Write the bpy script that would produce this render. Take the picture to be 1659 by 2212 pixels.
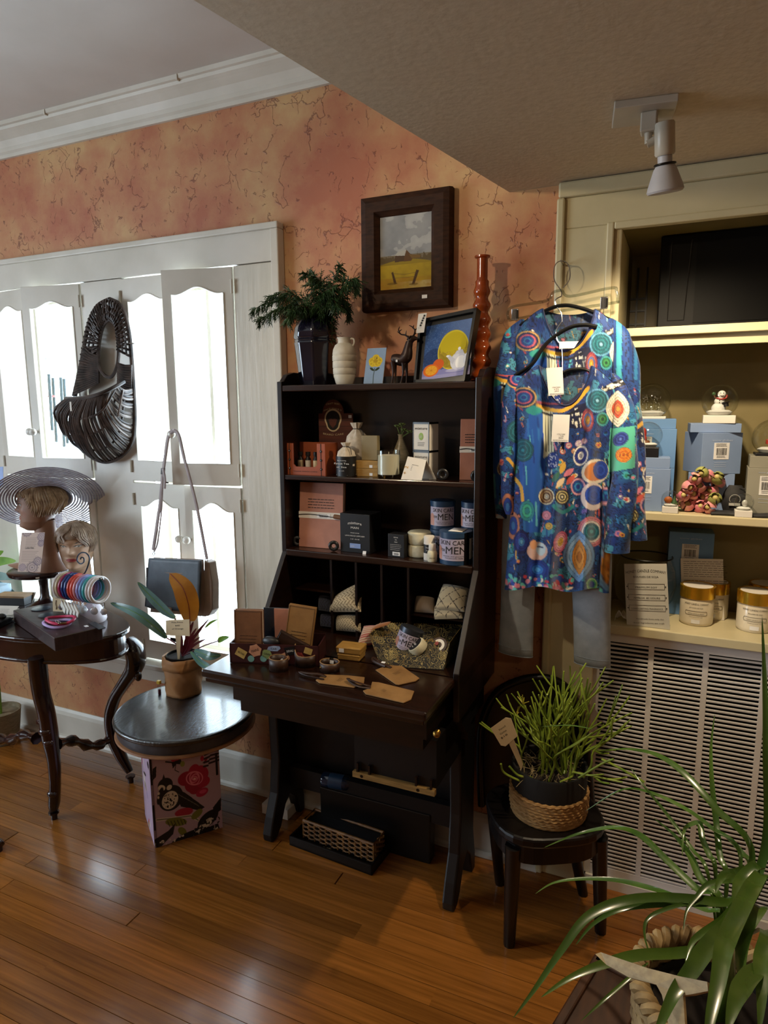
import bpy, math, random
import numpy as np
from mathutils import Vector, Matrix
random.seed(7)
for o in list(bpy.data.objects): bpy.data.objects.remove(o)
SC = bpy.context.scene
COL = SC.collection
pi = math.pi
V = Vector

# ---------------------------------------------------------------- camera
FPX, PITCH, YAW, ROLL, CH = 1423.9, .15994, -.42289, -.00638, 1.6
_f = V((math.sin(YAW)*math.cos(PITCH), math.cos(YAW)*math.cos(PITCH), -math.sin(PITCH)))
_r0 = V((math.cos(YAW), -math.sin(YAW), 0)); _u0 = _r0.cross(_f)
_r = _r0*math.cos(ROLL)+_u0*math.sin(ROLL); _u = -_r0*math.sin(ROLL)+_u0*math.cos(ROLL)
CAMP = V((0, 0, CH))
cd = bpy.data.cameras.new('camera'); cam = bpy.data.objects.new('camera', cd); COL.objects.link(cam)
cd.sensor_fit = 'HORIZONTAL'; cd.sensor_width = 36; cd.lens = 36*FPX/1659; cd.clip_start = .05
cam.matrix_world = Matrix(((_r.x, _u.x, -_f.x, 0), (_r.y, _u.y, -_f.y, 0), (_r.z, _u.z, -_f.z, CH), (0, 0, 0, 1)))
SC.camera = cam
def ray(x, y): return _f*FPX+_r*(x-829.5)-_u*(y-1106)
def oz(x, y, z):                       # pixel -> point on the level z
    d = ray(x, y); return CAMP+d*((z-CH)/d.z)
def oy(x, y, Y):                       # pixel -> point on the plane y=Y
    d = ray(x, y); return CAMP+d*(Y/d.y)
def ox(x, y, X):
    d = ray(x, y); return CAMP+d*(X/d.x)
def proj(p):
    q = p-CAMP; k = FPX/q.dot(_f); return (829.5+k*q.dot(_r), 1106-k*q.dot(_u))

# ---------------------------------------------------------------- world, lights, exposure
SC.view_settings.view_transform = 'Standard'; SC.view_settings.look = 'None'
SC.view_settings.gamma = 1; SC.view_settings.exposure = -.40
SC.view_settings.use_curve_mapping = False
w = bpy.data.worlds.new('overcast_sky'); SC.world = w; w.use_nodes = True
bgn = w.node_tree.nodes['Background']; bgn.inputs[0].default_value = (.78, .89, 1, 1); bgn.inputs[1].default_value = 20
def area(name, loc, target, sx, sy, power, col):
    l = bpy.data.lights.new(name, 'AREA'); l.shape = 'RECTANGLE'; l.size = sx; l.size_y = sy; l.energy = power; l.color = col
    o = bpy.data.objects.new(name, l); COL.objects.link(o); o.location = loc
    o.rotation_euler = (V(target)-V(loc)).to_track_quat('-Z', 'Y').to_euler(); return o
def spot(name, loc, target, power, col, angle, blend=.5, rad=.03):
    l = bpy.data.lights.new(name, 'SPOT'); l.energy = power; l.color = col; l.spot_size = math.radians(angle); l.spot_blend = blend; l.shadow_soft_size = rad
    o = bpy.data.objects.new(name, l); COL.objects.link(o); o.location = loc
    o.rotation_euler = (V(target)-V(loc)).to_track_quat('-Z', 'Y').to_euler(); return o
WARM = (1, .80, .54)
LAMP_A = 66
LWY0, LWY1, LWZ0, LWZ1 = -1.15, .75, .75, 2.35      # shop-front window in the left wall: sky light enters here
pt = area('shop_front_portal', (-4.22, (LWY0+LWY1)/2, (LWZ0+LWZ1)/2), (0, (LWY0+LWY1)/2, (LWZ0+LWZ1)/2), LWY1-LWY0, LWZ1-LWZ0, 1, (1, 1, 1)); pt.data.cycles.is_portal = True
spot('unseen_spot_light', (-1.38, .7, 2.33), (-.35, 2.1, 1.35), 40, WARM, 95, .8)
spot('unseen_spot_light', (.75, -.3, 2.15), (.0, 1.6, 0), 11, WARM, 110, .8)  # lamp added as weak warm ambient fill, stands for no known fixture

# ---------------------------------------------------------------- materials
def lin(c): return tuple(((x/12.92) if x <= .04045 else ((x+.055)/1.055)**2.4) for x in c)
def hx(h): h = h.lstrip('#'); return lin([int(h[i:i+2], 16)/255 for i in (0, 2, 4)])
MATS = {}
def nodes(name):
    m = bpy.data.materials.new(name); m.use_nodes = True; t = m.node_tree
    return m, t, t.nodes['Principled BSDF']
def noise_mat(name, c1, c2=None, scale=8, stretch=(1, 1, 1), rough=.5, metal=0, bump=0, bscale=None, detail=5, lo=.35, hi=.65, coat=0, trans=0, ior=1.45, spec=.5, rand=0, sss=0, sheen=0, crough=.12, dist=.002):
    """one Principled shader; colour wanders between c1 and c2 by a noise in object space"""
    m, t, b = nodes(name); N = t.nodes; L = t.links
    a = hx(c1); c = hx(c2) if c2 else tuple(x*.82 for x in a)
    tc = N.new('ShaderNodeTexCoord'); mp = N.new('ShaderNodeMapping'); mp.inputs['Scale'].default_value = stretch
    L.new(tc.outputs['Object'], mp.inputs[0])
    n = N.new('ShaderNodeTexNoise'); n.inputs['Scale'].default_value = scale; n.inputs['Detail'].default_value = detail
    L.new(mp.outputs[0], n.inputs['Vector'])
    r = N.new('ShaderNodeValToRGB'); r.color_ramp.elements[0].position = lo; r.color_ramp.elements[1].position = hi
    r.color_ramp.elements[0].color = (*c, 1); r.color_ramp.elements[1].color = (*a, 1)
    L.new(n.outputs[0], r.inputs[0]); out = r.outputs[0]
    if rand:
        oi = N.new('ShaderNodeObjectInfo'); mr = N.new('ShaderNodeMapRange'); mr.inputs[3].default_value = 1-rand; mr.inputs[4].default_value = 1+rand
        L.new(oi.outputs['Random'], mr.inputs[0]); hs = N.new('ShaderNodeHueSaturation'); L.new(mr.outputs[0], hs.inputs['Value']); L.new(out, hs.inputs['Color']); out = hs.outputs[0]
        ad = N.new('ShaderNodeVectorMath'); ad.operation = 'ADD'; mu = N.new('ShaderNodeMath'); mu.operation = 'MULTIPLY'; mu.inputs[1].default_value = 37
        L.new(oi.outputs['Random'], mu.inputs[0]); L.new(tc.outputs['Object'], ad.inputs[0]); L.new(mu.outputs[0], ad.inputs[1]); L.new(ad.outputs[0], mp.inputs[0])
    L.new(out, b.inputs['Base Color'])
    b.inputs['Roughness'].default_value = rough; b.inputs['Metallic'].default_value = metal
    b.inputs['Coat Weight'].default_value = coat; b.inputs['Coat Roughness'].default_value = crough
    b.inputs['Transmission Weight'].default_value = trans; b.inputs['IOR'].default_value = ior
    b.inputs['Specular IOR Level'].default_value = spec
    if sheen: b.inputs['Sheen Weight'].default_value = sheen
    if bump:
        n2 = n
        if bscale:
            n2 = N.new('ShaderNodeTexNoise'); n2.inputs['Scale'].default_value = bscale; n2.inputs['Detail'].default_value = 4; L.new(mp.outputs[0], n2.inputs['Vector'])
        bp = N.new('ShaderNodeBump'); bp.inputs['Strength'].default_value = bump; bp.inputs['Distance'].default_value = dist
        L.new(n2.outputs[0], bp.inputs['Height']); L.new(bp.outputs[0], b.inputs['Normal'])
    MATS[name] = m; return m
def vc_mat(name, rough=.6, bump=0, coat=0, sheen=0, spec=.5):
    m, t, b = nodes(name); a = t.nodes.new('ShaderNodeVertexColor'); a.layer_name = 'Col'
    t.links.new(a.outputs[0], b.inputs['Base Color']); b.inputs['Roughness'].default_value = rough; b.inputs['Coat Weight'].default_value = coat
    b.inputs['Sheen Weight'].default_value = sheen; b.inputs['Specular IOR Level'].default_value = spec
    if bump:
        n = t.nodes.new('ShaderNodeTexNoise'); n.inputs['Scale'].default_value = 600; bp = t.nodes.new('ShaderNodeBump'); bp.inputs['Strength'].default_value = bump; bp.inputs['Distance'].default_value = .001
        tc = t.nodes.new('ShaderNodeTexCoord'); t.links.new(tc.outputs['Object'], n.inputs['Vector'])
        t.links.new(n.outputs[0], bp.inputs['Height']); t.links.new(bp.outputs[0], b.inputs['Normal'])
    MATS[name] = m; return m
def glass_mat(name, col='#ffffff', rough=.0, ior=1.45):
    m, t, b = nodes(name); N = t.nodes; L = t.links
    tr = N.new('ShaderNodeBsdfTransparent'); tr.inputs[0].default_value = (*hx(col), 1); gl = N.new('ShaderNodeBsdfGlossy'); gl.inputs['Roughness'].default_value = rough+.02
    lw = N.new('ShaderNodeLayerWeight'); pw = N.new('ShaderNodeMath'); pw.operation = 'POWER'; pw.inputs[1].default_value = 3.5; L.new(lw.outputs['Facing'], pw.inputs[0])
    fr = N.new('ShaderNodeMapRange'); fr.inputs[3].default_value = .045; fr.inputs[4].default_value = .9; L.new(pw.outputs[0], fr.inputs[0]); mx = N.new('ShaderNodeMixShader')
    L.new(fr.outputs[0], mx.inputs[0]); L.new(tr.outputs[0], mx.inputs[1]); L.new(gl.outputs[0], mx.inputs[2]); L.new(mx.outputs[0], N['Material Output'].inputs[0])
    MATS[name] = m; return m
def m_(n): return MATS[n] if isinstance(n, str) else n

# ---------------------------------------------------------------- mesh helpers
def perp(d):
    d = d.normalized(); a = V((0, 0, 1)) if abs(d.z) < .9 else V((1, 0, 0)); x = d.cross(a).normalized(); return x, d.cross(x).normalized()
class MB:
    def __init__(s): s.v = []; s.f = []; s.s = []; s.c = None
    def add(s, vs, fs, sm=False):
        n = len(s.v); s.v += [V(p) for p in vs]; s.f += [tuple(i+n for i in f) for f in fs]; s.s += [sm]*len(fs); return s
    def box(s, a, b, M=None):
        x0, y0, z0 = a; x1, y1, z1 = b
        vs = [V((x, y, z)) for z in (z0, z1) for y in (y0, y1) for x in (x0, x1)]
        if M is not None: vs = [M @ p for p in vs]
        return s.add(vs, [(0, 2, 3, 1), (4, 5, 7, 6), (0, 1, 5, 4), (2, 6, 7, 3), (0, 4, 6, 2), (1, 3, 7, 5)])
    def obox(s, c, X, Y, Z):            # oriented box: centre and half-extent vectors
        c, X, Y, Z = V(c), V(X), V(Y), V(Z)
        return s.add([c+a*X+b*Y+d*Z for d in (-1, 1) for b in (-1, 1) for a in (-1, 1)], [(0, 2, 3, 1), (4, 5, 7, 6), (0, 1, 5, 4), (2, 6, 7, 3), (0, 4, 6, 2), (1, 3, 7, 5)])
    def tube(s, pts, r, n=8, closed=False, cap=True, flat=None, up=None):
        pts = [V(p) for p in pts]; k = len(pts); rs = [float(q) for q in r] if hasattr(r, '__len__') else [r]*k
        vs = []; x = None
        for i, p in enumerate(pts):
            d = (pts[(i+1) % k]-pts[i-1]) if closed else (pts[min(i+1, k-1)]-pts[max(i-1, 0)])
            if d.length < 1e-9: d = V((0, 0, 1))
            d.normalize()
            if x is None: x = (V(up)-d*V(up).dot(d)).normalized() if up is not None else perp(d)[0]
            else:
                x = x-d*x.dot(d); x = x.normalized() if x.length > 1e-6 else perp(d)[0]
            y = d.cross(x)
            for j in range(n):
                a = 2*pi*j/n; vs.append(p+rs[i]*(x*math.cos(a)+y*math.sin(a)*(flat if flat else 1)))
        fs = []
        for i in range(k if closed else k-1):
            for j in range(n):
                a, b = i*n+j, i*n+(j+1) % n; c, d = ((i+1) % k)*n+(j+1) % n, ((i+1) % k)*n+j; fs.append((a, b, c, d))
        if cap and not closed: fs += [tuple(reversed(range(n))), tuple(range((k-1)*n, k*n))]
        return s.add(vs, fs, True)
    def cyl(s, p0, p1, r0, r1=None, n=20): return s.tube([p0, p1], [r0, r0 if r1 is None else r1], n)
    def lathe(s, prof, c=(0, 0, 0), n=28, ax=None, X=None, sc=(1, 1), closed=False, sm=True):
        c = V(c); Z = V(ax).normalized() if ax is not None else V((0, 0, 1))
        if X is None: X, Yv = (V((1, 0, 0)), V((0, 1, 0))) if ax is None else perp(Z)
        else: X = V(X).normalized(); Yv = Z.cross(X)
        vs = [c+Z*z+r*(X*math.cos(2*pi*j/n)*sc[0]+Yv*math.sin(2*pi*j/n)*sc[1]) for r, z in prof for j in range(n)]
        fs = []; k = len(prof)
        for i in range(k-1+(1 if closed else 0)):
            for j in range(n):
                i2 = (i+1) % k; fs.append((i*n+j, i*n+(j+1) % n, i2*n+(j+1) % n, i2*n+j))
        if not closed:
            if prof[0][0] > 1e-6: fs.append(tuple(reversed(range(n))))
            if prof[-1][0] > 1e-6: fs.append(tuple(range((k-1)*n, k*n)))
        s.add(vs, fs, sm)
        if sm and not closed:
            for q in (1, 2):
                if len(s.f[-q]) == n: s.s[-q] = False
        return s
    def ell(s, c, r, nu=16, nv=10, M=None):
        c = V(c); r = (r, r, r) if not hasattr(r, '__len__') else r
        vs = []
        for i in range(nv+1):
            th = pi*i/nv
            for j in range(nu):
                a = 2*pi*j/nu; p = V((r[0]*math.sin(th)*math.cos(a), r[1]*math.sin(th)*math.sin(a), r[2]*math.cos(th)))
                vs.append(c+(M @ p if M is not None else p))
        fs = [(i*nu+j, (i+1)*nu+j, (i+1)*nu+(j+1) % nu, i*nu+(j+1) % nu) for i in range(nv) for j in range(nu)]
        return s.add(vs, fs, True)
    def prism(s, poly, O, X, Y, T, sm=False):    # 2-D outline in plane O,X,Y extruded by vector T
        O, X, Y, T = V(O), V(X), V(Y), V(T); n = len(poly)
        vs = [O+X*a+Y*b for a, b in poly]; vs += [p+T for p in vs]
        fs = [tuple(range(n)), tuple(reversed(range(n, 2*n)))]+[(i, i+n, (i+1) % n+n, (i+1) % n) for i in range(n)]
        fs = [tuple(reversed(f)) for f in fs]
        n0 = len(s.f); s.add(vs, fs, sm)
        s.s[n0] = s.s[n0+1] = False; return s
    def grid(s, fn, nu, nv, sm=True, closeu=False):
        vs = [fn(i/(nu if closeu else nu-1), j/(nv-1)) for j in range(nv) for i in range(nu)]
        fs = [(j*nu+i, j*nu+(i+1) % nu, (j+1)*nu+(i+1) % nu, (j+1)*nu+i) for j in range(nv-1) for i in range(nu if closeu else nu-1)]
        return s.add(vs, fs, sm)
    def build(s, name, mat, parent=None, **k): return mk(name, s.v, s.f, s.s, mat, parent, **k)
def wm(o):
    m = o.matrix_basis
    return (wm(o.parent) @ o.matrix_parent_inverse @ m) if o.parent else m
def mk(name, vs, fs, sm, mat, parent=None, bevel=0, solid=0, subsurf=0, cols=None, kind=None, label=None, origin=None, recalc=False):
    me = bpy.data.meshes.new(name)
    o = bpy.data.objects.new(name, None if False else me); COL.objects.link(o)
    off = V((0, 0, 0))
    if parent is None:
        if origin is not None: off = V(origin)
        elif len(vs):
            a = np.array([tuple(p) for p in vs]); off = V(((a[:, 0].min()+a[:, 0].max())/2, (a[:, 1].min()+a[:, 1].max())/2, a[:, 2].min()))
    me.from_pydata([tuple(V(p)-off) for p in vs], [], fs); me.polygons.foreach_set('use_smooth', sm if hasattr(sm, '__len__') else [sm]*len(fs))
    if recalc:
        import bmesh
        b = bmesh.new(); b.from_mesh(me); bmesh.ops.recalc_face_normals(b, faces=b.faces); b.to_mesh(me); b.free()
    if cols is not None:
        at = me.color_attributes.new('Col', 'FLOAT_COLOR', 'POINT'); c = np.ones((len(vs), 4)); c[:, :3] = cols; at.data.foreach_set('color', c.ravel())
    me.materials.append(m_(mat)); me.update()
    if any(sm) if hasattr(sm, '__len__') else sm: me.set_sharp_from_angle(angle=math.radians(48))
    if parent is None: o.location = off
    else:
        o.parent = parent; o.matrix_parent_inverse = wm(parent).inverted()
    if bevel: b = o.modifiers.new('bevel', 'BEVEL'); b.width = bevel; b.segments = 2; b.limit_method = 'ANGLE'
    if solid: b = o.modifiers.new('solid', 'SOLIDIFY'); b.thickness = solid; b.offset = 0
    if subsurf: b = o.modifiers.new('sub', 'SUBSURF'); b.levels = subsurf; b.render_levels = subsurf
    if kind: o['kind'] = kind
    if label: o['label'] = label
    return o
def tag(o, label, cat, group=None):
    o['label'] = label; o['category'] = cat
    if group: o['group'] = group
    return o
def thing(name, label, cat, loc=(0, 0, 0), group=None):
    o = bpy.data.objects.new(name, None); COL.objects.link(o); o.location = V(loc); o.empty_display_size = .05
    return tag(o, label, cat, group)
def struct(o): o['kind'] = 'structure'; return o
def dup(o, dloc=(0, 0, 0), rotz=0, label=None, parent=None):
    c = o.copy(); COL.objects.link(c)
    if parent: c.parent = parent
    else:
        c.location = o.location+V(dloc); c.rotation_euler = (0, 0, o.rotation_euler.z+rotz)
        if label: c['label'] = label
    for ch in [x for x in o.children]: dup(ch, parent=c)
    return c
# ---------------------------------------------------------------- lettering
_TX = {}
def tmesh(s):
    if s in _TX: return _TX[s]
    cu = bpy.data.curves.new('t', 'FONT'); cu.body = s; cu.align_x = 'CENTER'; cu.resolution_u = 2; cu.size = 1
    ob = bpy.data.objects.new('t', cu); COL.objects.link(ob)
    me = bpy.data.meshes.new_from_object(ob.evaluated_get(bpy.context.evaluated_depsgraph_get()))
    vs = [(p.co.x, p.co.y) for p in me.vertices]; fs = [tuple(q.vertices) for q in me.polygons]
    bpy.data.objects.remove(ob); bpy.data.curves.remove(cu); bpy.data.meshes.remove(me)
    if not vs: vs = [(0, 0)]
    _TX[s] = (vs, fs); return _TX[s]
def letters(mb, s, O, X, Y, h, w=None, arc=0):
    """flat text: O is the middle of the base line, h the cap height, w the total width"""
    vs, fs = tmesh(s); xs = [p[0] for p in vs]; W = max(xs)-min(xs) or 1; sx = (w/W) if w else h/.7; sy = h/.7
    O, X, Y = V(O), V(X).normalized(), V(Y).normalized(); out = []
    for x, y in vs:
        a, b = x*sx, y*sy
        if arc: b -= arc*(2*a/(W*sx))**2
        out.append(O+X*a+Y*b)
    mb.add(out, fs); return mb
def letters_cyl(mb, s, c, r, ang, z, h, w=None, ax=(0, 0, 1), X=(1, 0, 0)):
    vs, fs = tmesh(s); xs = [p[0] for p in vs]; W = max(xs)-min(xs) or 1; sx = (w/W) if w else h/.7
    Z = V(ax).normalized(); X = V(X).normalized(); Yv = Z.cross(X)
    mb.add([V(c)+Z*(z+y*h/.7)+r*(X*math.cos(ang+x*sx/r)+Yv*math.sin(ang+x*sx/r)) for x, y in vs], fs); return mb
def scribble(mb, O, X, Y, w, h, rows, th=.0012, seed=0, fill=.85):
    """rows of illegible small print as short dashes"""
    rn = random.Random(seed); O, X, Y = V(O), V(X).normalized(), V(Y).normalized()
    for i in range(rows):
        y = -h*(i+.5)/rows; x = 0; end = w*(fill+rn.random()*(1-fill))
        while x < end:
            l = min(rn.uniform(.06, .16)*w, end-x); p = O+X*x+Y*y
            mb.add([p, p+X*l, p+X*l+Y*th, p+Y*th], [(0, 1, 2, 3)]); x += l+.02*w
    return mb
# ---------------------------------------------------------------- painted surfaces (vertex colours)
class Paint:
    def __init__(s, w, h, col, res=1.0):
        s.w, s.h, s.res = w, h, res; s.W, s.H = int(w*res)+1, int(h*res)+1
        yy, xx = np.mgrid[0:s.H, 0:s.W]; s.x = xx/res; s.y = yy/res; s.a = np.zeros((s.H, s.W, 3)); s.a[:] = hx(col); s.rng = np.random.default_rng(3)
    def _put(s, m, col, al=1.0):
        c = np.array(hx(col)) if isinstance(col, str) else np.array(col); m = (m*al)[..., None]; s.a = s.a*(1-m)+c*m
    def noise(s, sc, seed=0):
        g = np.random.default_rng(seed); out = np.zeros_like(s.x); amp = 1
        for k in range(3):
            n = max(2, int(max(s.w, s.h)/sc*(2**k))+3); a = g.random((n, n)); u = s.x/sc*(2**k); v = s.y/sc*(2**k)
            i, j = np.minimum(u.astype(int), n-2), np.minimum(v.astype(int), n-2); fu, fv = np.clip(u-i, 0, 1), np.clip(v-j, 0, 1); fu = fu*fu*(3-2*fu); fv = fv*fv*(3-2*fv)
            out += amp*(a[j, i]*(1-fu)*(1-fv)+a[j, i+1]*fu*(1-fv)+a[j+1, i]*(1-fu)*fv+a[j+1, i+1]*fu*fv); amp *= .5
        return out/1.75
    def sm(s, d): return np.clip(.5-d*s.res, 0, 1)
    def ell(s, cx, cy, rx, ry, col, rot=0, al=1, w=0):
        c, q = math.cos(rot), math.sin(rot); dx, dy = s.x-cx, s.y-cy; u, v = dx*c+dy*q, -dx*q+dy*c
        d = (np.sqrt((u/rx)**2+(v/ry)**2)-1)*min(rx, ry); s._put(s.sm(np.abs(d)-w/2 if w else d), col, al)
    def eye(s, cx, cy, rx, ry, col, rot=0, al=1):   # pointed lens
        c, q = math.cos(rot), math.sin(rot); dx, dy = s.x-cx, s.y-cy; u, v = np.abs(dx*c+dy*q), np.abs(-dx*q+dy*c)
        d = (u/rx+(v/ry)**2-1)*rx*.7; s._put(s.sm(d), col, al)
    def poly(s, pts, col, al=1):
        ins = np.zeros(s.x.shape, bool); n = len(pts)
        for i in range(n):
            (x0, y0), (x1, y1) = pts[i], pts[(i+1) % n]
            if y0 == y1: continue
            c = ((y0 > s.y) != (y1 > s.y)) & (s.x < (x1-x0)*(s.y-y0)/(y1-y0)+x0); ins ^= c
        s._put(ins.astype(float), col, al)
    def line(s, pts, w, col, al=1):
        dm = np.full(s.x.shape, 1e9)
        for (x0, y0), (x1, y1) in zip(pts, pts[1:]):
            dx, dy = x1-x0, y1-y0; L2 = dx*dx+dy*dy or 1; t = np.clip(((s.x-x0)*dx+(s.y-y0)*dy)/L2, 0, 1); dm = np.minimum(dm, np.hypot(s.x-x0-t*dx, s.y-y0-t*dy))
        s._put(s.sm(dm-w/2), col, al)
    def mask(s, m, col, al=1): s._put(np.clip(m, 0, 1), col, al)
    def sample(s, x, y):
        i = np.clip((np.asarray(x)*s.res).astype(int), 0, s.W-1); j = np.clip((np.asarray(y)*s.res).astype(int), 0, s.H-1); return s.a[j, i]
    def panel(s, name, mat, parent, O, X, Y, step=1):
        """flat painted panel: O top-left corner, X the whole top edge, Y the whole left edge (downwards)"""
        O, X, Y = np.array(O), np.array(X), np.array(Y); h, w_ = s.a.shape[:2]; jj, ii = np.mgrid[0:h:step, 0:w_:step]
        P = O+X*(ii/(w_-1))[..., None]+Y*(jj/(h-1))[..., None]; n, k = ii.shape
        q = (np.arange(n-1)[:, None]*k+np.arange(k-1)[None]).ravel(); F = np.stack([q, q+k, q+k+1, q+1], 1)
        return mk_np(name, P.reshape(-1, 3), F, mat, parent, s.a[::step, ::step].reshape(-1, 3))
def mk_np(name, P, F, mat, parent=None, cols=None, smooth=True, origin=None):
    me = bpy.data.meshes.new(name); P = np.asarray(P, float); off = np.zeros(3)
    if parent is None: off = np.array(origin) if origin is not None else np.array([(P[:, 0].min()+P[:, 0].max())/2, (P[:, 1].min()+P[:, 1].max())/2, P[:, 2].min()])
    me.vertices.add(len(P)); me.vertices.foreach_set('co', (P-off).ravel()); me.loops.add(F.size); me.polygons.add(len(F))
    me.loops.foreach_set('vertex_index', F.ravel().astype(np.int32)); me.polygons.foreach_set('loop_start', np.arange(0, F.size, F.shape[1], dtype=np.int32))
    me.polygons.foreach_set('use_smooth', np.full(len(F), smooth)); me.update(calc_edges=True)
    if cols is not None:
        at = me.color_attributes.new('Col', 'FLOAT_COLOR', 'POINT'); c = np.ones((len(P), 4)); c[:, :3] = cols; at.data.foreach_set('color', c.ravel())
    me.materials.append(m_(mat)); o = bpy.data.objects.new(name, me); COL.objects.link(o)
    if parent is None: o.location = off
    else: o.parent = parent; o.matrix_parent_inverse = wm(parent).inverted()
    return o
def bez(p, n=16):
    """Catmull-Rom through the points p"""
    p = [V(q) for q in p]; out = []
    for i in range(len(p)-1):
        a, b, c, d = p[max(i-1, 0)], p[i], p[i+1], p[min(i+2, len(p)-1)]
        for k in range(n):
            t = k/n; out.append(.5*((2*b)+(c-a)*t+(2*a-5*b+4*c-d)*t*t+(3*b-a-3*c+d)*t**3))
    return out+[p[-1]]
# ================================================================ the room
YW = 2.12; ZU = 2.765; ZL = 2.243
m, t, b = nodes('wallpaper'); N = t.nodes; L = t.links
tc = N.new('ShaderNodeTexCoord')
def NN(kind, **k):
    n = N.new(kind)
    for a, v in k.items():
        if a in n.inputs: n.inputs[a].default_value = v
        else: setattr(n, a, v)
    return n
def ramp(src, stops):
    r = N.new('ShaderNodeValToRGB'); e = r.color_ramp.elements
    while len(e) < len(stops): e.new(.5)
    for q, (p, c) in zip(e, stops): q.position = p; q.color = (*c, 1) if hasattr(c, '__len__') else (c, c, c, 1)
    L.new(src, r.inputs[0]); return r.outputs[0]
def mixc(f, a, b_, kind='MIX'):
    x = N.new('ShaderNodeMix'); x.data_type = 'RGBA'; x.blend_type = kind
    for s, v in ((0, f), (6, a), (7, b_)):
        if hasattr(v, 'is_linked'): L.new(v, x.inputs[s])
        else: x.inputs[s].default_value = v
    return x.outputs[2]
n1 = NN('ShaderNodeTexNoise', Scale=3.2, Detail=6, Roughness=.62); L.new(tc.outputs['Object'], n1.inputs['Vector'])
base = ramp(n1.outputs[0], [(.34, hx('#ab6446')), (.46, hx('#ba8158')), (.62, hx('#c69e6c'))])
n4 = NN('ShaderNodeTexNoise', Scale=16, Detail=5); L.new(tc.outputs['Object'], n4.inputs['Vector'])
base = mixc(ramp(n4.outputs[0], [(.4, 0.), (.7, .35)]), base, (*hx('#ae6a4e'), 1))
# torn-fibre strokes: thin distorted cell borders, kept only in places
n2 = NN('ShaderNodeTexNoise', Scale=9, Detail=5); L.new(tc.outputs['Object'], n2.inputs['Vector'])
ad = N.new('ShaderNodeMix'); ad.data_type = 'VECTOR'; ad.inputs[0].default_value = .16; L.new(tc.outputs['Object'], ad.inputs[4]); L.new(n2.outputs[1], ad.inputs[5])
strokes = None
for sc_, thr, msk, off in ((9, .020, .53, 0), (23, .040, .57, 3.3)):
    mp = N.new('ShaderNodeMapping'); mp.inputs[1].default_value = (off, 0, off); mp.inputs[3].default_value = (1.3, 1, .8); L.new(ad.outputs[1], mp.inputs[0])
    vo = N.new('ShaderNodeTexVoronoi'); vo.feature = 'DISTANCE_TO_EDGE'; vo.inputs['Scale'].default_value = sc_; L.new(mp.outputs[0], vo.inputs['Vector'])
    ln = ramp(vo.outputs[0], [(0., 1.), (thr, 0.)])
    nm = NN('ShaderNodeTexNoise', Scale=sc_*1.1, Detail=3); mp2 = N.new('ShaderNodeMapping'); mp2.inputs[1].default_value = (off+5, 2, 1); L.new(tc.outputs['Object'], mp2.inputs[0]); L.new(mp2.outputs[0], nm.inputs['Vector'])
    mk_ = ramp(nm.outputs[0], [(msk, 0.), (msk+.04, 1.)])
    mu = N.new('ShaderNodeMath'); mu.operation = 'MULTIPLY'; L.new(ln, mu.inputs[0]); L.new(mk_, mu.inputs[1])
    if strokes is None: strokes = mu.outputs[0]
    else:
        mx = N.new('ShaderNodeMath'); mx.operation = 'MAXIMUM'; L.new(strokes, mx.inputs[0]); L.new(mu.outputs[0], mx.inputs[1]); strokes = mx.outputs[0]
mul = N.new('ShaderNodeMath'); mul.operation = 'MULTIPLY'; mul.inputs[1].default_value = .75; L.new(strokes, mul.inputs[0])
L.new(mixc(mul.outputs[0], base, (*hx('#5e2418'), 1)), b.inputs['Base Color']); b.inputs['Roughness'].default_value = .6
bp = N.new('ShaderNodeBump'); bp.inputs['Strength'].default_value = .5; bp.inputs['Distance'].default_value = .002; L.new(strokes, bp.inputs['Height']); L.new(bp.outputs[0], b.inputs['Normal'])
MATS['wallpaper'] = m
noise_mat('cream', '#cbc09c', '#bfb48e', 5, rough=.38, bump=.15, bscale=40)
noise_mat('white_paint', '#d6d0c4', '#c6c0b2', 4, rough=.35, bump=.2, bscale=30)
noise_mat('white_grain', '#d2ccbe', '#c2bcac', 9, (6, 6, .5), rough=.4, bump=.6, lo=.3, hi=.7)
noise_mat('ceil_paint', '#cfc9c2', '#c7c0b8', 3, rough=.75)
noise_mat('ceil_texture', '#c2b196', '#b9a88d', 60, rough=.75, bump=.42, bscale=70, dist=.003)
noise_mat('floor_wood', '#965d24', '#6a3e13', 3.2, (1.2, 30, 30), rough=.27, lo=.22, hi=.78, bump=.10, rand=.22, coat=.55, detail=8, crough=.15)
noise_mat('seam', '#2a160a', rough=.8)
noise_mat('plain_wall', '#b58a63', '#a67a55', 3, rough=.8)
noise_mat('black', '#0a0908', '#060505', 12, rough=.3)
noise_mat('brass', '#b08a45', '#8c6a30', 30, rough=.35, metal=1)
noise_mat('steel', '#c9ccd0', '#aeb2b8', 30, rough=.22, metal=1)
noise_mat('knob_white', '#e6e2d8', rough=.2)
glass_mat('pane', '#eef3f5')

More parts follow.
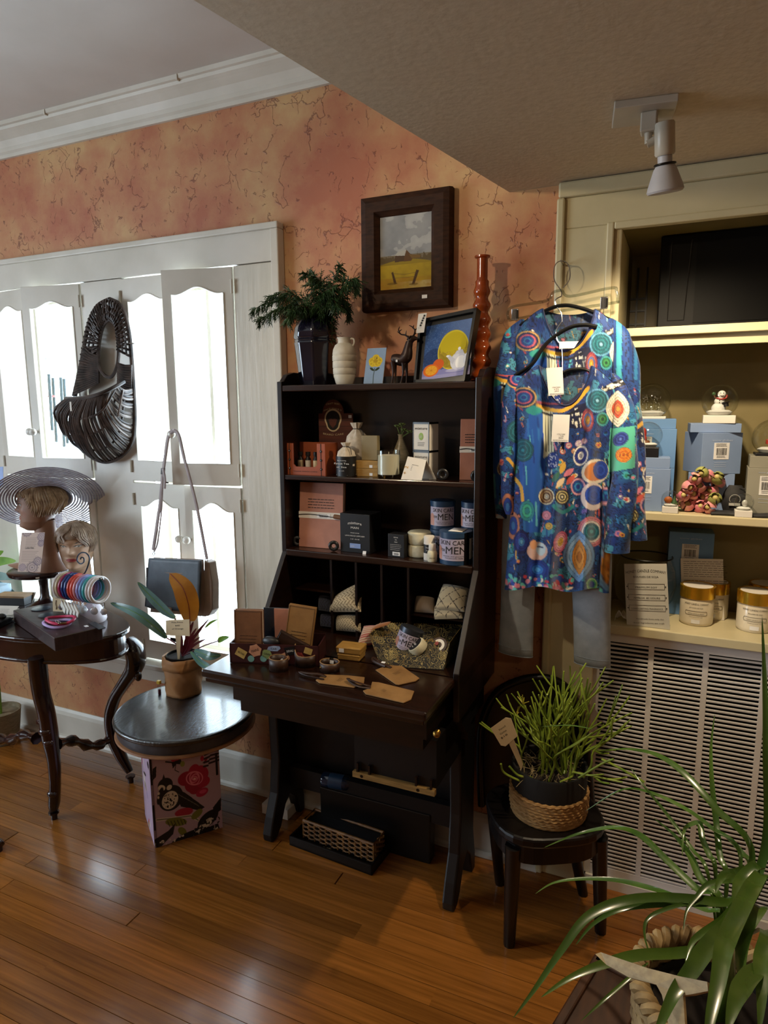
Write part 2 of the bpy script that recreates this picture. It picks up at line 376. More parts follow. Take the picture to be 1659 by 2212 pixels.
# floor: boards one by one where the camera sees them
fl = struct(MB().box((-4.2, -2.6, -.06), (1.8, 2.3, -.012)).build('floor', 'seam', origin=(0, 0, 0)))
BW = .0605; rn = random.Random(11); y = YW; row = 0; meshes = {}
while y > .62:
    y0 = y-BW; x = -4.2+rn.random()*1.2
    ends = [-4.2]
    while x < 1.8: ends.append(x); x += rn.uniform(.75, 1.9)
    ends.append(1.8)
    for a, c in zip(ends, ends[1:]):
        if c < -3.4 or c-a < .05: continue
        ln = round(c-a, 2)
        if ln not in meshes:
            o = MB().box((-ln/2+.0006, -BW/2+.0009, -.012), (ln/2-.0006, BW/2-.0009, 0)).build('plank', 'floor_wood', fl, bevel=0); meshes[ln] = o.data
        else:
            o = bpy.data.objects.new('plank', meshes[ln]); COL.objects.link(o); o.parent = fl
        o.location = (a+(c-a)/2, y0+BW/2, rn.uniform(-.0006, 0))
    y = y0
MB().box((-4.2, -2.6, -.012), (1.8, y, 0)).build('board_field', 'floor_wood', fl, kind='stuff')

# window wall with its openings (window_1 and the built-in niche)
WX0, WX1, WZ0, WZ1 = -2.98, -1.50, .47, 2.14       # rough opening of the window
NX0, NX1, NZ0, NZ1 = -.235, 1.15, .93, 2.10        # niche opening
wb = MB()
D = .2
for a, c in (((-4.2, YW, 0), (WX0, YW+D, ZU)), ((WX0, YW, 0), (WX1, YW+D, WZ0)), ((WX0, YW, WZ1), (WX1, YW+D, ZU)), ((WX1, YW, 0), (NX0-.02, YW+D, ZU)),
             ((NX0-.02, YW, 2.12), (1.8, YW+D, ZU)), ((NX0-.02, YW+.03, 0), (1.8, YW+D, NZ0-.04)), ((1.15, YW, NZ0-.04), (1.8, YW+D, 2.12))): wb.box(a, c)
struct(wb.build('wall_back', 'wallpaper', origin=(0, 0, 0)))
struct(MB().box((-4.3, -2.6, 0), (-4.2, LWY0, ZU)).box((-4.3, LWY1, 0), (-4.2, YW+D, ZU)).box((-4.3, LWY0, 0), (-4.2, LWY1, LWZ0)).box((-4.3, LWY0, LWZ1), (-4.2, LWY1, ZU)).build('wall_left', 'plain_wall'))
w2 = struct(bpy.data.objects.new('window_2', None)); COL.objects.link(w2); w2.location = (-4.2, (LWY0+LWY1)/2, LWZ0); w2['label'] = 'white shop-front window in the left wall'
for a, c in (((-4.29, LWY0, LWZ0), (-4.21, LWY0+.05, LWZ1)), ((-4.29, LWY1-.05, LWZ0), (-4.21, LWY1, LWZ1)), ((-4.29, LWY0, LWZ0), (-4.21, LWY1, LWZ0+.05)), ((-4.29, LWY0, LWZ1-.05), (-4.21, LWY1, LWZ1)), ((-4.28, -.22, LWZ0), (-4.22, -.18, LWZ1))): MB().box(a, c).build('sash', 'white_paint', w2)
MB().add([(-4.25, LWY0, LWZ0), (-4.25, LWY1, LWZ0), (-4.25, LWY1, LWZ1), (-4.25, LWY0, LWZ1)], [(0, 1, 2, 3)]).build('pane', 'pane', w2)
struct(MB().box((1.8, -2.6, 0), (1.9, YW+.6, ZU)).build('wall_right', 'plain_wall'))
struct(MB().box((-4.3, -2.7, 0), (1.9, -2.6, ZU)).build('wall_front', 'plain_wall'))
struct(MB().box((-4.3, -2.7, ZU), (1.9, YW+D, ZU+.08)).build('ceiling', 'ceil_paint'))
ea, eb = V((-.526, YW)), V((-1.445, -2.6))
struct(MB().prism([(ea.x, ea.y), (1.8, YW), (1.8, -2.6), (eb.x, eb.y)], (0, 0, ZL), (1, 0, 0), (0, 1, 0), (0, 0, ZU-ZL-.002)).build('ceiling', 'ceil_texture', recalc=True))['label'] = 'lower textured ceiling over the shelves'
# crown moulding
cr = [(0, 0), (0, -.105), (.012, -.105), (.014, -.092), (.022, -.085), (.024, -.07), (.04, -.05), (.062, -.034), (.075, -.026), (.078, -.016), (.088, -.014), (.09, 0)]
c0 = struct(MB().prism([(-q[0], q[1]) for q in cr], (-4.2, YW, ZU), (0, 1, 0), (0, 0, 1), (3.85, 0, 0)).build('trim_1', 'white_paint', recalc=True)); c0['label'] = 'white stepped crown moulding'
for px in (100, 385):
    p = oy(px, 293-.25*px, YW-.085); MB().box((p.x-.0025, YW-.092, ZU-.02), (p.x+.0025, YW-.07, ZU)).build('joint', 'white_paint', c0)
# baseboard
bb = struct(MB().prism([(0, 0), (-.018, 0), (-.018, .125), (-.012, .14), (-.004, .152), (0, .152)], (-4.2, YW, 0), (0, 1, 0), (0, 0, 1), (3.83, 0, 0)).build('baseboard_back', 'white_paint', recalc=True))
MB().prism([(-.018, 0), (-.034, 0), (-.033, .012), (-.026, .02), (-.018, .022)], (-4.2, YW, 0), (0, 1, 0), (0, 0, 1), (3.83, 0, 0)).build('shoe_moulding', 'white_paint', bb, recalc=True)

# window_1: casing, sashes, shutters
win = struct(bpy.data.objects.new('window_1', None)); COL.objects.link(win); win.location = (-2.2, YW, .4); win['label'] = 'wide white window with two tiers of open-framed shutters'
bx = lambda nm, a, c, mat='white_paint', **k: MB().box(a, c).build(nm, mat, win, **k)
CF = YW-.028
bx('casing_stile', (-1.545, CF, .43), (-1.372, YW+.0, 2.112), 'white_grain', bevel=.004)
bx('casing_edge', (-1.372, CF-.014, .43), (-1.34, YW, 2.2215), bevel=.004)
bx('casing_head', (-3.2, CF, 2.115), (-1.374, YW, 2.225), bevel=.002)
bx('casing_cap', (-3.2, CF-.014, 2.222), (-1.34, YW, 2.244), bevel=.004)
bx('mullion', (-2.322, CF, .5), (-2.10, YW+.1, 2.112), bevel=.002)
bx('casing_stile', (-3.2, CF, .5), (-2.885, YW, 2.112), bevel=.002)
bx('window_stool', (-3.25, CF-.045, .478), (-1.33, YW+.12, .505), bevel=.006)
bx('apron', (-3.2, CF+.006, .40), (-1.36, YW, .478), bevel=.004)
# reveal inside the opening
for a, c in (((-1.545, YW, .5), (-1.50, YW+D, 2.14)), ((-2.98, YW, 2.112), (-1.5, YW+D, 2.14)), ((-2.98, YW, .5), (-2.88, YW+D, 2.12))): bx('jamb', a, c)
# sashes with panes near the outer face
for xa, xb in ((-2.88, -2.322), (-2.10, -1.545)):
    xm = (xa+xb)/2
    for z0, z1 in ((.5, 1.30), (1.28, 2.112)):
        yy = YW+.13 if z0 < 1 else YW+.16
        sm_ = MB().box((xa, yy, z0), (xa+.045, yy+.028, z1)).box((xb-.045, yy, z0), (xb, yy+.028, z1)).box((xa, yy, z0), (xb, yy+.028, z0+.05)).box((xa, yy, z1-.035), (xb, yy+.028, z1)).box((xm-.008, yy+.004, z0), (xm+.008, yy+.024, z1))
        so = sm_.build('sash', 'white_paint', win); MB().box((xa+.03, yy+.012, z0+.03), (xb-.03, yy+.015, z1-.03)).build('pane', 'pane', so)
# shutter leaves: a frame with an ogee-arched opening
def leaf(hx_, z0, z1, wdt, side, ang, knob=True, hinge=True):
    """hinge at x=hx_, the leaf runs to side*wdt; ang opens it into the room"""
    h = z1-z0; st = .036; top = z1-.064
    A = Matrix.Translation((hx_, YW-.034, 0)) @ Matrix.Rotation(-side*ang, 4, 'Z')
    P = lambda x, z: A @ V((side*x, 0, z))
    n = 18; x0, x1 = st, wdt-st
    arch = []
    for i in range(n+1):
        u = i/n; xx = x0+(x1-x0)*u; q = abs(2*u-1); zz = top-(.026 if z0 > 1 else .034)*(1-math.cos(pi*min(1, max(0, (q-.0)/.82))))/2
        arch.append((xx, zz))
    bot = z0+.085
    T = A.to_3x3() @ V((0, .022, 0)); mb = MB()
    vs = []; fs = []
    inner = [(x0, bot)]+arch+[(x1, bot)]
    outer = [(0, z0)]+[(wdt*i/n if 0 < i < n else (0 if i == 0 else wdt), z1) for i in range(n+1)]+[(wdt, z0)]
    k = len(inner)
    F = [P(*p) for p in inner]+[P(*p) for p in outer]; B = [p+T for p in F]
    for i in range(k):
        j = (i+1) % k; fs += [(i, k+i, k+j, j), (2*k+i, 2*k+j, 3*k+j, 3*k+i), (i, j, 2*k+j, 2*k+i), (k+i, 3*k+i, 3*k+j, k+j)]
    o = mk('shutter', F+B, fs, False, 'white_paint', win, bevel=.002, recalc=True)
    # thin bead around the opening
    MB().tube([p-T*.02 for p in F[:k]], .0028, 5, closed=True).build('bead', 'white_paint', o)
    if knob:
        p = P(wdt-.02, (z0+.20 if z0 > 1 else z1-.22)); d = -T.normalized()
        MB().lathe([(.006, 0), (.006, .012), (.013, .016), (.017, .024), (.014, .033), (.006, .037), (0, .038)], p, 16, d).build('knob', 'knob_white', o)
    if hinge:
        for zz in (z0+.06, z1-.07): MB().tube([P(.0, zz-.025)-T*.2, P(.0, zz+.025)-T*.2], .005, 8).build('hinge', 'white_grain', o)
    return P
Z1, Z2, Z3, Z4 = .515, 1.288, 1.296, 2.108
leaf(-1.548, Z3, Z4, .285, -1, math.radians(13))
leaf(-2.098, Z3, Z4, .272, 1, 0, knob=False)
leaf(-1.548, Z1, Z2, .272, -1, math.radians(2))
leaf(-2.098, Z1, Z2, .272, 1, 0)
leaf(-2.325, Z3, Z4, .285, -1, math.radians(11))
leaf(-2.882, Z3, Z4, .272, 1, math.radians(6))
leaf(-2.325, Z1, Z2, .272, -1, 0)
leaf(-2.882, Z1, Z2, .272, 1, 0)

# ---------------------------------------------------------------- built-in on the right
bi = thing('built_in_shelving', 'cream painted built-in with screen niche above two deep display shelves', 'shelving', (.3, YW, 0))
BX = lambda nm, a, c, par=bi, mat='cream', **k: MB().box(a, c).build(nm, mat, par, **k)
NB = YW+.26
BX('side_casing', (-.372, YW-.022, 0), (-.215, YW+.03, 2.112), bevel=.003)
BX('top_casing', (-.372, YW-.022, 2.112), (1.8, YW, ZL-.045), bevel=.003)
BX('cornice', (-.372, YW-.036, ZL-.045), (1.8, YW, ZL-.002), bevel=.006)
BX('edge_bead', (-.376, YW-.034, 0), (-.352, YW-.01, ZL-.045), bevel=.006)
for nm, a, c in (('niche_moulding', (-.232, YW-.03, 1.80), (-.212, YW, 2.116)), ('niche_moulding', (-.212, YW-.03, 2.096), (1.8, YW, 2.116)), ('niche_jamb', (-.215, YW-.018, .92), (-.19, NB, 2.10))): BX(nm, a, c, bevel=.004)
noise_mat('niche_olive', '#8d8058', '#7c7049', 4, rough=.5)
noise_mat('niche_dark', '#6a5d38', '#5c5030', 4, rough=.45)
BX('back_panel', (-.215, NB, .9), (1.2, NB+.02, 1.82), mat='niche_olive')
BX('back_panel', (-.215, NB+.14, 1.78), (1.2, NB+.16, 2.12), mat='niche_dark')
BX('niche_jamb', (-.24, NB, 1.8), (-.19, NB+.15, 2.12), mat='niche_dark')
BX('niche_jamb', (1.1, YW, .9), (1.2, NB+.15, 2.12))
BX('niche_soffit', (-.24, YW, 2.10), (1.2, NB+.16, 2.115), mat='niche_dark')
BX('shelf', (-.19, YW-.02, 1.795), (1.2, NB+.15, 1.818), bevel=.002)
BX('rail', (-.19, YW+.002, 1.765), (1.2, YW+.02, 1.797))
BX('shelf', (-.19, YW-.01, 1.253), (1.2, NB, 1.278), bevel=.003)
BX('shelf', (-.225, YW-.035, .893), (1.2, NB, .922), bevel=.003)
# dark cord with clips on the back of the screen niche
for xx in (-.172, -.142): MB().box((xx, NB+.132, 1.82), (xx+.006, NB+.14, 2.06)).build('batten', 'black', bi)
for zz in (1.87, 1.915, 1.955): MB().box((-.195, NB+.134, zz), (-.142, NB+.14, zz+.006)).build('batten', 'black', bi)

# louvred return-air grille
gr = thing('vent_grille', 'grey louvred floor-height return air grille below the shelves', 'vent', (.3, YW-.005, .03))
noise_mat('grille_grey', '#dcdad6', '#d0cdc9', 6, rough=.45)
noise_mat('grille_dark', '#1b1c1a', rough=.9)
GX0, GX1, GZ0, GZ1 = -.225, .93, .035, .888
MB().box((GX0, YW+.022, GZ0), (GX1, YW+.03, GZ1)).build('backing', 'grille_dark', gr)
cols = [-.196, -.046, .107, .262, .417, .572, .727, .90]
fz0, fz1 = GZ0+.035, GZ1-.03
for a, c in (((GX0, YW-.006, GZ0), (cols[0], YW+.006, GZ1)), ((cols[-1], YW-.006, GZ0), (GX1, YW+.006, GZ1)), ((cols[0], YW-.006, GZ0), (cols[-1], YW+.006, fz0)), ((cols[0], YW-.006, fz1), (cols[-1], YW+.006, GZ1))): MB().box(a, c).build('frame', 'grille_grey', gr, bevel=.001)
for x in cols[1:-1]: MB().box((x-.008, YW-.006, fz0), (x+.008, YW+.006, fz1)).build('divider', 'grille_grey', gr, bevel=.001)
nz = 56; dz = (fz1-fz0)/nz; sl = None
for ci, (a, c) in enumerate(zip(cols, cols[1:])):
    if ci > 3: continue
    a2 = a+(.008 if ci else 0); c2 = c-.008; ml = None
    for k in range(nz):
        z = fz0+(k+.5)*dz
        if ml is None:
            o = MB().prism([(-.0062, .0022), (-.0058, -.0030), (-.0030, -.0034), (.012, -.0052), (.012, -.0040), (-.003, .0030)], (0, 0, 0), (0, 1, 0), (0, 0, 1), (c2-a2, 0, 0)).build('louvre', 'grille_grey', gr, recalc=True); ml = o.data
        else:
            o = bpy.data.objects.new('louvre', ml); COL.objects.link(o); o.parent = gr; o.matrix_parent_inverse = wm(gr).inverted()
        o.location = (a2, YW, z)
mb = MB()
for ci in range(4, 7):
    for k in range(nz):
        z = fz0+(k+.5)*dz; mb.prism([(-.0062, .0022), (-.0058, -.0030), (-.0030, -.0034), (.012, -.0052), (.012, -.0040), (-.003, .0030)], (cols[ci]+.008, YW, z), (0, 1, 0), (0, 0, 1), (cols[ci+1]-cols[ci]-.016, 0, 0))
mb.build('louvre_field', 'grille_grey', gr, kind='stuff', recalc=True)
struct(MB().box((-.21, YW-.016, 0), (1.2, YW+.03, .034)).build('baseboard_right', 'white_paint'))
# ================================================================ furniture
noise_mat('desk_wood', '#1b0c07', '#0c0503', 5, (3, 3, 16), rough=.32, lo=.3, hi=.7, coat=.15)
noise_mat('desk_wood_h', '#28130a', '#130804', 5, (2, 22, 22), rough=.26, lo=.3, hi=.7, coat=.25)
noise_mat('desk_black', '#0b0605', '#060303', 6, rough=.45)
noise_mat('mahogany', '#2a100c', '#140705', 6, rough=.2, coat=.4)
noise_mat('oak_strip', '#8a6a3a', '#6e5228', 20, (1, 12, 12), rough=.5)
CX0, CX1, CYF, CYB = -1.232, -.535, 1.88, 2.095
S1, S2, S3, LZ = 1.668, 1.372, 1.118, .83
dk = thing('secretary_desk', 'dark wooden secretary desk with open shelves above its lowered writing lid', 'desk', (-.9, 1.9, 0))
pl = [(CYB, .70), (CYB, S1+.045), (1.96, S1+.045), (1.92, S1+.036), (1.895, S1+.014), (CYF, S1+.012), (CYF, S3-.012), (1.70, .845), (1.70, .70)]
for x in (CX0, CX1-.018): MB().prism(pl, (x, 0, 0), (0, 1, 0), (0, 0, 1), (.018, 0, 0)).build('side_panel', 'desk_wood', dk, bevel=.002, recalc=True)
D_ = lambda nm, a, c, mat='desk_wood_h', par=dk, **k: MB().box(a, c).build(nm, mat, par, **k)
D_('shelf', (CX0+.018, CYF+.002, S1-.02), (CX1-.018, CYB, S1), bevel=.003)
D_('shelf', (CX0+.018, CYF+.002, S2-.016), (CX1-.018, CYB, S2), bevel=.003)
D_('shelf', (CX0+.018, CYF-.004, S3-.024), (CX1-.018, CYB, S3), bevel=.004)
D_('back_panel', (CX0, CYB-.008, .70), (CX1, CYB, S1+.03), 'desk_wood')
D_('desk_floor', (CX0, 1.715, .795), (CX1, CYB, LZ))
D_('writing_lid', (-1.262, 1.47, .806), (-.548, 1.712, LZ), bevel=.006)
D_('lid_moulding', (-1.254, 1.478, .79), (-.556, 1.71, .806), bevel=.004)
for x in (-1.053, -.959, -.866, -.772): D_('divider', (x-.004, 1.90, LZ), (x+.004, CYB-.008, S3-.024), 'desk_wood')
D_('cubby_shelf', (CX0+.018, 1.92, .965), (-1.057, CYB-.008, .972))
D_('cubby_shelf', (-.768, 1.92, .925), (CX1-.018, CYB-.008, .932))
D_('apron', (-1.205, 1.545, .715), (-.575, 2.06, .79), 'desk_wood')
D_('apron_step', (-1.19, 1.56, .675), (-.59, 2.06, .715), 'desk_wood')
D_('apron_back', (-1.30, 1.87, .60), (-.56, 2.06, .70), 'desk_black')
for s, x in ((0, -1.335), (1, -.612)):
    o_ = -.055*s
    leg = [(2.06+o_, .68), (2.06+o_, .17), (2.085+o_, .06), (2.085+o_, 0), (2.05+o_, 0), (2.02+o_, .09), (1.985+o_, .125), (1.95+o_, .10), (1.915+o_, .03), (1.885+o_, 0), (1.85+o_, 0), (1.845+o_, .03), (1.865+o_, .09), (1.90+o_, .17), (1.915+o_, .30), (1.905+o_, .5), (1.88+o_, .68)]
    lo_ = MB().prism(leg, (x, 0, 0), (0, 1, 0), (0, 0, 1), (.04, 0, 0)).build('leg', 'desk_black', dk, bevel=.006, recalc=True)
D_('kick_panel', (-1.30, 2.03, .20), (-.60, 2.04, .68), 'desk_black')
D_('stretcher', (-1.30, 1.98, .16), (-.60, 2.01, .24), 'desk_black')
# carved corner brackets under the lid
for sx in (-1, 1):
    xx = -1.215 if sx < 0 else -.565; pr = [(0, 0), (0, -.02), (.02, -.03), (.03, -.055), (.05, -.06), (.06, -.09), (.085, -.10), (.09, -.13), (.12, -.14), (.12, 0)]
    MB().prism(pr, (xx-.015, 1.76, .70), (0, 1, 0), (0, 0, 1), (.03, 0, 0)).build('bracket', 'desk_black', dk, recalc=True)
a_ = oy(765, 1583, 1.62); c_ = oy(943, 1608, 1.62)
st = D_('drawer_runner', (a_.x, 1.605, .515), (c_.x, 1.62, .532), 'oak_strip')
for x in (a_.x+.03, c_.x-.05): MB().cyl((x, 1.6045, .523), (x, 1.606, .523), .005, n=10).build('screw', 'black', st)
for x in (a_.x+.012, a_.x+.05, c_.x-.06, c_.x-.015): D_('runner_post', (x, 1.607, .53), (x+.006, 1.617, .56), 'desk_wood', st)
D_('drawer_box', (a_.x, 1.62, .53), (c_.x, 2.0, .675), 'desk_black')
kp = oy(925, 1542, 1.47); MB().lathe([(.008, 0), (.005, .006), (.01, .014), (.006, .02), (0, .021)], (kp.x, 1.545, .745), 12, (0, -1, 0)).build('pull', 'brass', dk)

# ---------------------------------------------------------------- round side table on printed panels
noise_mat('stool_top', '#23201f', '#0e0d0e', 18, (14, 1.6, 1), rough=.24, bump=.7, lo=.3, hi=.7, dist=.003, coat=.6, spec=.8)
noise_mat('stool_rim', '#4a4a50', '#2c2c30', 8, rough=.4)
noise_mat('stool_lip', '#9a6a44', '#7f5434', 12, rough=.5)
TX, TY, TZ = -1.615, 1.79, .50
rt = thing('side_table', 'round dark side table standing on lilac panels printed with a bird and roses', 'table', (TX, TY, 0))
MB().lathe([(0, -.02), (.248, -.02), (.253, -.016), (.254, -.008), (.251, -.002), (.246, -.0004), (.242, 0), (.235, 0), (.1, 0), (0, 0)], (TX, TY, TZ), 56).build('table_top', 'stool_top', rt)
MB().lathe([(0, -.056), (.240, -.056), (.243, -.052), (.244, -.02), (0, -.02)], (TX, TY, TZ), 56).build('rim', 'stool_rim', rt)
MB().lathe([(0, -.069), (.245, -.069), (.251, -.064), (.249, -.058), (.24, -.056), (0, -.056)], (TX, TY, TZ), 56).build('lip', 'stool_lip', rt)
A0 = V((-1.676, 1.654, 0)); ux = V((.61, .793, 0)).normalized(); uy = V((-.793, .61, 0)).normalized(); EW = .25; ZT = TZ-.069
vc_mat('print', .42)
P = Paint(150, 230, '#b79cab', 1.4); P.y = P.y-12
P.mask(P.noise(40, 4)*.6, '#a78c9e', .6); BK = '#0c0a0c'; RD = '#b01a44'; PKc = '#d4486e'; CRM = '#d8ccb8'; OLV = '#77762a'
def rose(x, y, r):
    for k, (dx, dy, q) in enumerate(((-.7, -.2, .75), (.65, -.35, .7), (.1, .5, .85), (.75, .45, .6), (-.35, .55, .6), (0, -.6, .65))): P.ell(x+dx*r, y+dy*r, r*q, r*q*.8, RD if k % 2 else '#9c1238', k)
    for k in range(4): P.ell(x, y-.05*r, r*(.72-.17*k), r*(.55-.13*k), '#e27a92', .4+k, 1, r*.09); P.ell(x+r*.05, y, r*(.62-.17*k), r*(.47-.13*k), RD, .4+k)
    P.ell(x, y, r*.12, r*.1, '#f0b0b8')
P.ell(56, 36, 12, 15, RD, .2); P.ell(60, 30, 7, 10, '#e27a92', .3, 1, 2); P.ell(50, 32, 5, 8, '#7c0c2c'); P.poly([(46, 48), (66, 46), (68, 58), (56, 54), (48, 62)], BK); P.line([(56, 50), (52, 66), (60, 72)], 1.6, BK); P.line([(34, 44), (46, 48)], 3, BK); P.ell(69, 57, 5, 6, '#8e9448')
rose(93, 95, 25); P.ell(108, 128, 14, 9, RD, -.2); P.ell(110, 127, 8, 4, '#d4486e'); P.ell(112, 56, 4, 6, RD); P.ell(120, 60, 3, 5, RD, .5); P.line([(112, 66), (120, 62), (126, 56)], 1, BK)
# leaves and fern
for k in range(7):
    P.line([(137-k*2.2, 20+k*9), (122-k*1.2, 26+k*8)], 4.2, '#1e1220'); P.line([(139-k*2, 22+k*8), (150, 26+k*7)], 4.2, '#1e1220')
P.poly([(0, 8), (8, 4), (22, 22), (14, 24), (26, 32), (6, 30)], BK); P.poly([(6, 52), (14, 48), (12, 70), (4, 76)], BK)
# bird
P.ell(40, 122, 26, 27, BK, .5); P.poly([(46, 100), (72, 120), (112, 162), (100, 166), (60, 146)], BK); P.ell(38, 126, 17, 19, CRM, .5); P.mask((P.noise(3, 9) > .6)*((P.x-38)**2+(P.y-126)**2 < 260), BK)
P.ell(30, 92, 16, 15, BK); P.ell(22, 96, 8, 6, CRM, .5); P.ell(38, 99, 6, 5, CRM, -.5); P.poly([(24, 79), (28, 68), (31, 79)], BK); P.ell(18, 112, 6, 18, BK, .3); P.ell(15, 106, 2.5, 3, CRM); P.ell(14, 114, 2, 3, CRM)
for k in range(6): P.line([(56+k*7, 118+k*6), (64+k*7, 126+k*6)], 1.1, '#6f6a62')
# branch, second bird, leaves, ground
P.ell(66, 160, 20, 9, '#a8243e', .1); P.line([(8, 160), (40, 166), (80, 172), (96, 186)], 6, CRM); P.line([(8, 160), (40, 166), (80, 172), (96, 186)], 3, BK, .7); P.ell(48, 176, 24, 9, OLV, .3); P.ell(94, 172, 14, 8, OLV, -.5); P.ell(60, 200, 12, 7, OLV, .9)
for k in range(6): P.line([(30+k*7, 170+k), (34+k*7, 182+k)], 1.4, BK)
P.ell(118, 190, 26, 15, BK, -.5); P.ell(112, 200, 20, 8, CRM, -.5); P.mask((P.noise(4, 5) > .58)*((P.x-115)**2/900+(P.y-198)**2/200 < 1), BK); P.poly([(130, 168), (150, 150), (148, 178), (132, 186)], BK)
P.poly([(0, 200), (30, 190), (46, 178), (40, 200), (20, 214), (4, 226)], BK); P.ell(90, 220, 50, 16, BK); P.poly([(40, 214), (140, 206), (146, 230), (20, 230)], '#141012'); P.mask((P.noise(6, 8) > .66)*(P.y > 206), CRM)
P.panel('printed_panel', 'print', rt, A0+V((0, 0, ZT)), ux*EW, V((0, 0, -ZT)))
Q = Paint(110, 230, '#b49db2', 1.0); Q.mask(Q.noise(30, 6)*.7, '#9a86a0', .6)
for k in range(16): Q.ell(random.random()*110, random.random()*230, random.uniform(6, 18), random.uniform(3, 9), random.choice([BK, RD, OLV, CRM, '#8f7f9c']), random.random()*3)
Q.panel('printed_panel', 'print', rt, A0+uy*EW*.92+V((0, 0, ZT)), -uy*EW*.92, V((0, 0, -ZT)))
noise_mat('panel_edge', '#1d1718', rough=.6)
for O_, dx, dy in ((A0, ux, uy), (A0+ux*EW, uy, -ux), (A0+uy*EW*.92, ux, uy), (A0, uy, -ux)):
    pass
MB().obox(A0+ux*EW/2+uy*.005+V((0, 0, ZT/2)), ux*EW/2, uy*.0045, V((0, 0, ZT/2-.0005))).build('panel', 'panel_edge', rt)
MB().obox(A0+uy*EW*.46+ux*.005+V((0, 0, ZT/2)), uy*EW*.46, ux*.0045, V((0, 0, ZT/2-.0005))).build('panel', 'panel_edge', rt)
MB().obox(A0+ux*(EW-.012)+uy*EW*.5+V((0, 0, ZT/2)), ux*.005, uy*EW*.46, V((0, 0, ZT/2))).build('panel', 'panel_edge', rt)
MB().obox(A0+uy*EW*.90+ux*EW*.5+V((0, 0, ZT/2)), ux*EW*.5, uy*.005, V((0, 0, ZT/2))).build('panel', 'panel_edge', rt)
MB().obox(A0+ux*EW*.955+V((0, 0, ZT*.62))-uy*.0008, ux*.004, uy*.0008, V((0, 0, .045))).build('slot', 'black', rt)
for zz in (.30, .12): MB().obox(A0+ux*.004-uy*.0008+V((0, 0, zz)), ux*.003, uy*.0008, V((0, 0, .05))).build('slot', 'black', rt)

# ---------------------------------------------------------------- carved parlour table on the left
VZ = .745
vt = thing('parlour_table', 'carved dark mahogany parlour table with scrolled cabriole legs and castors', 'table', (-2.45, 1.8, 0))
def outl(z, k=1.0, n=72):
    out = []
    for i in range(n):
        a = 2*pi*i/n; c, s = math.cos(a), math.sin(a)
        e = 1/((abs(c)**2.6+abs(s)**2.6)**(1/2.6)); r = e*(1+.045*math.cos(4*a)+.0*math.cos(6*a))
        out.append((-2.43+.488*k*r*c, 1.80+.205*k*r*s))
    return out
def slab(nm, z0, z1, k, mat, bev=.006): return MB().prism(outl(0, k), (0, 0, z0), (1, 0, 0), (0, 1, 0), (0, 0, z1-z0)).build(nm, mat, vt, bevel=bev, recalc=True)
slab('table_top', VZ-.02, VZ, 1.0, 'mahogany'); slab('apron', VZ-.095, VZ-.02, .955, 'mahogany', .002); slab('apron_bead', VZ-.102, VZ-.09, .975, 'mahogany', .003)
R_ = [.03, .034, .03, .024, .022, .022, .02, .015]
def vleg(pix, Y, rs, side=1):
    pts = bez([oy(x, y, Y) for x, y in pix], 6); k = len(pts); r2 = np.interp(np.linspace(0, 1, k), np.linspace(0, 1, len(rs)), rs)
    o = MB().tube(pts, list(r2), 10, flat=.8).build('leg', 'mahogany', vt)
    MB().lathe([(.012, 0), (.012, .02), (.02, .024), (.02, .03)], (pts[-1].x, pts[-1].y, 0), 12).build('castor', 'mahogany', o)
    return o, pts
o1, p1 = vleg([(276, 1382), (290, 1404), (293, 1436), (272, 1470), (250, 1505), (239, 1545), (244, 1592), (262, 1634), (281, 1668)], 1.945, [.032, .044, .044, .034, .03, .029, .029, .026, .016])
MB().ell(p1[14]+V((.03, -.005, -.02)), (.016, .014, .022)).build('carved_scroll', 'mahogany', o1)
o2, p2 = vleg([(80, 1420), (84, 1460), (90, 1500), (100, 1540), (108, 1590), (116, 1640), (119, 1690), (117, 1735), (116, 1752)], 1.63, [.036, .036, .034, .034, .034, .026, .023, .024, .015])
for k, (px, py, r) in enumerate(((92, 1556, .022), (98, 1580, .028), (104, 1604, .024), (112, 1715, .02))): MB().ell(oy(px, py, 1.615), (r, r*.8, r*.7)).build('carved_scroll', 'mahogany', o2)
MB().lathe([(.02, 0), (.018, .012), (.008, .018), (.012, .028), (.005, .04), (.007, .05), (0, .056)], oy(90, 1560, 1.63), 14).build('finial', 'mahogany', vt)
pa, pb = oy(125, 1612, 1.66), oy(240, 1598, 1.94)
def bar(a, c, n=14):
    pts = []
    for i in range(n+1):
        u = i/n; p = a.lerp(c, u); p.z += .016*math.sin(2*pi*u)+.02*(abs(2*u-1)-.5); pts.append(p)
    MB().tube(pts, [.019+.006*math.cos(8*pi*i/n) for i in range(n+1)], 8).build('stretcher', 'mahogany', vt)
bar(pa, pb); bar(oy(80, 1600, 1.64), V((-2.62, 1.70, .23)))
bar(V((-2.62, 1.70, .23)), V((-2.8, 1.62, .2)))
pts3 = [V((-2.74, 1.68, .63)), V((-2.78, 1.66, .5)), V((-2.70, 1.68, .3)), V((-2.72, 1.66, .15)), V((-2.78, 1.64, .0))]
MB().tube(bez(pts3, 5), .022, 8).build('leg', 'mahogany', vt)
# foot of another piece that just enters the frame
p = oz(2, 1840, 0); f_ = MB(); f_.tube(bez([V((p.x-.32, p.y-.05, .035)), V((p.x-.15, p.y-.02, .05)), V((p.x-.03, p.y, .028)), V((p.x-.005, p.y, .02))], 5), [.02]*15+[.018], 8)
tag(f_.cyl((p.x-.012, p.y, 0), (p.x-.012, p.y, .03), .014, n=10).build('table_foot', 'mahogany'), 'dark wooden furniture foot entering at the left edge of the floor', 'table foot')

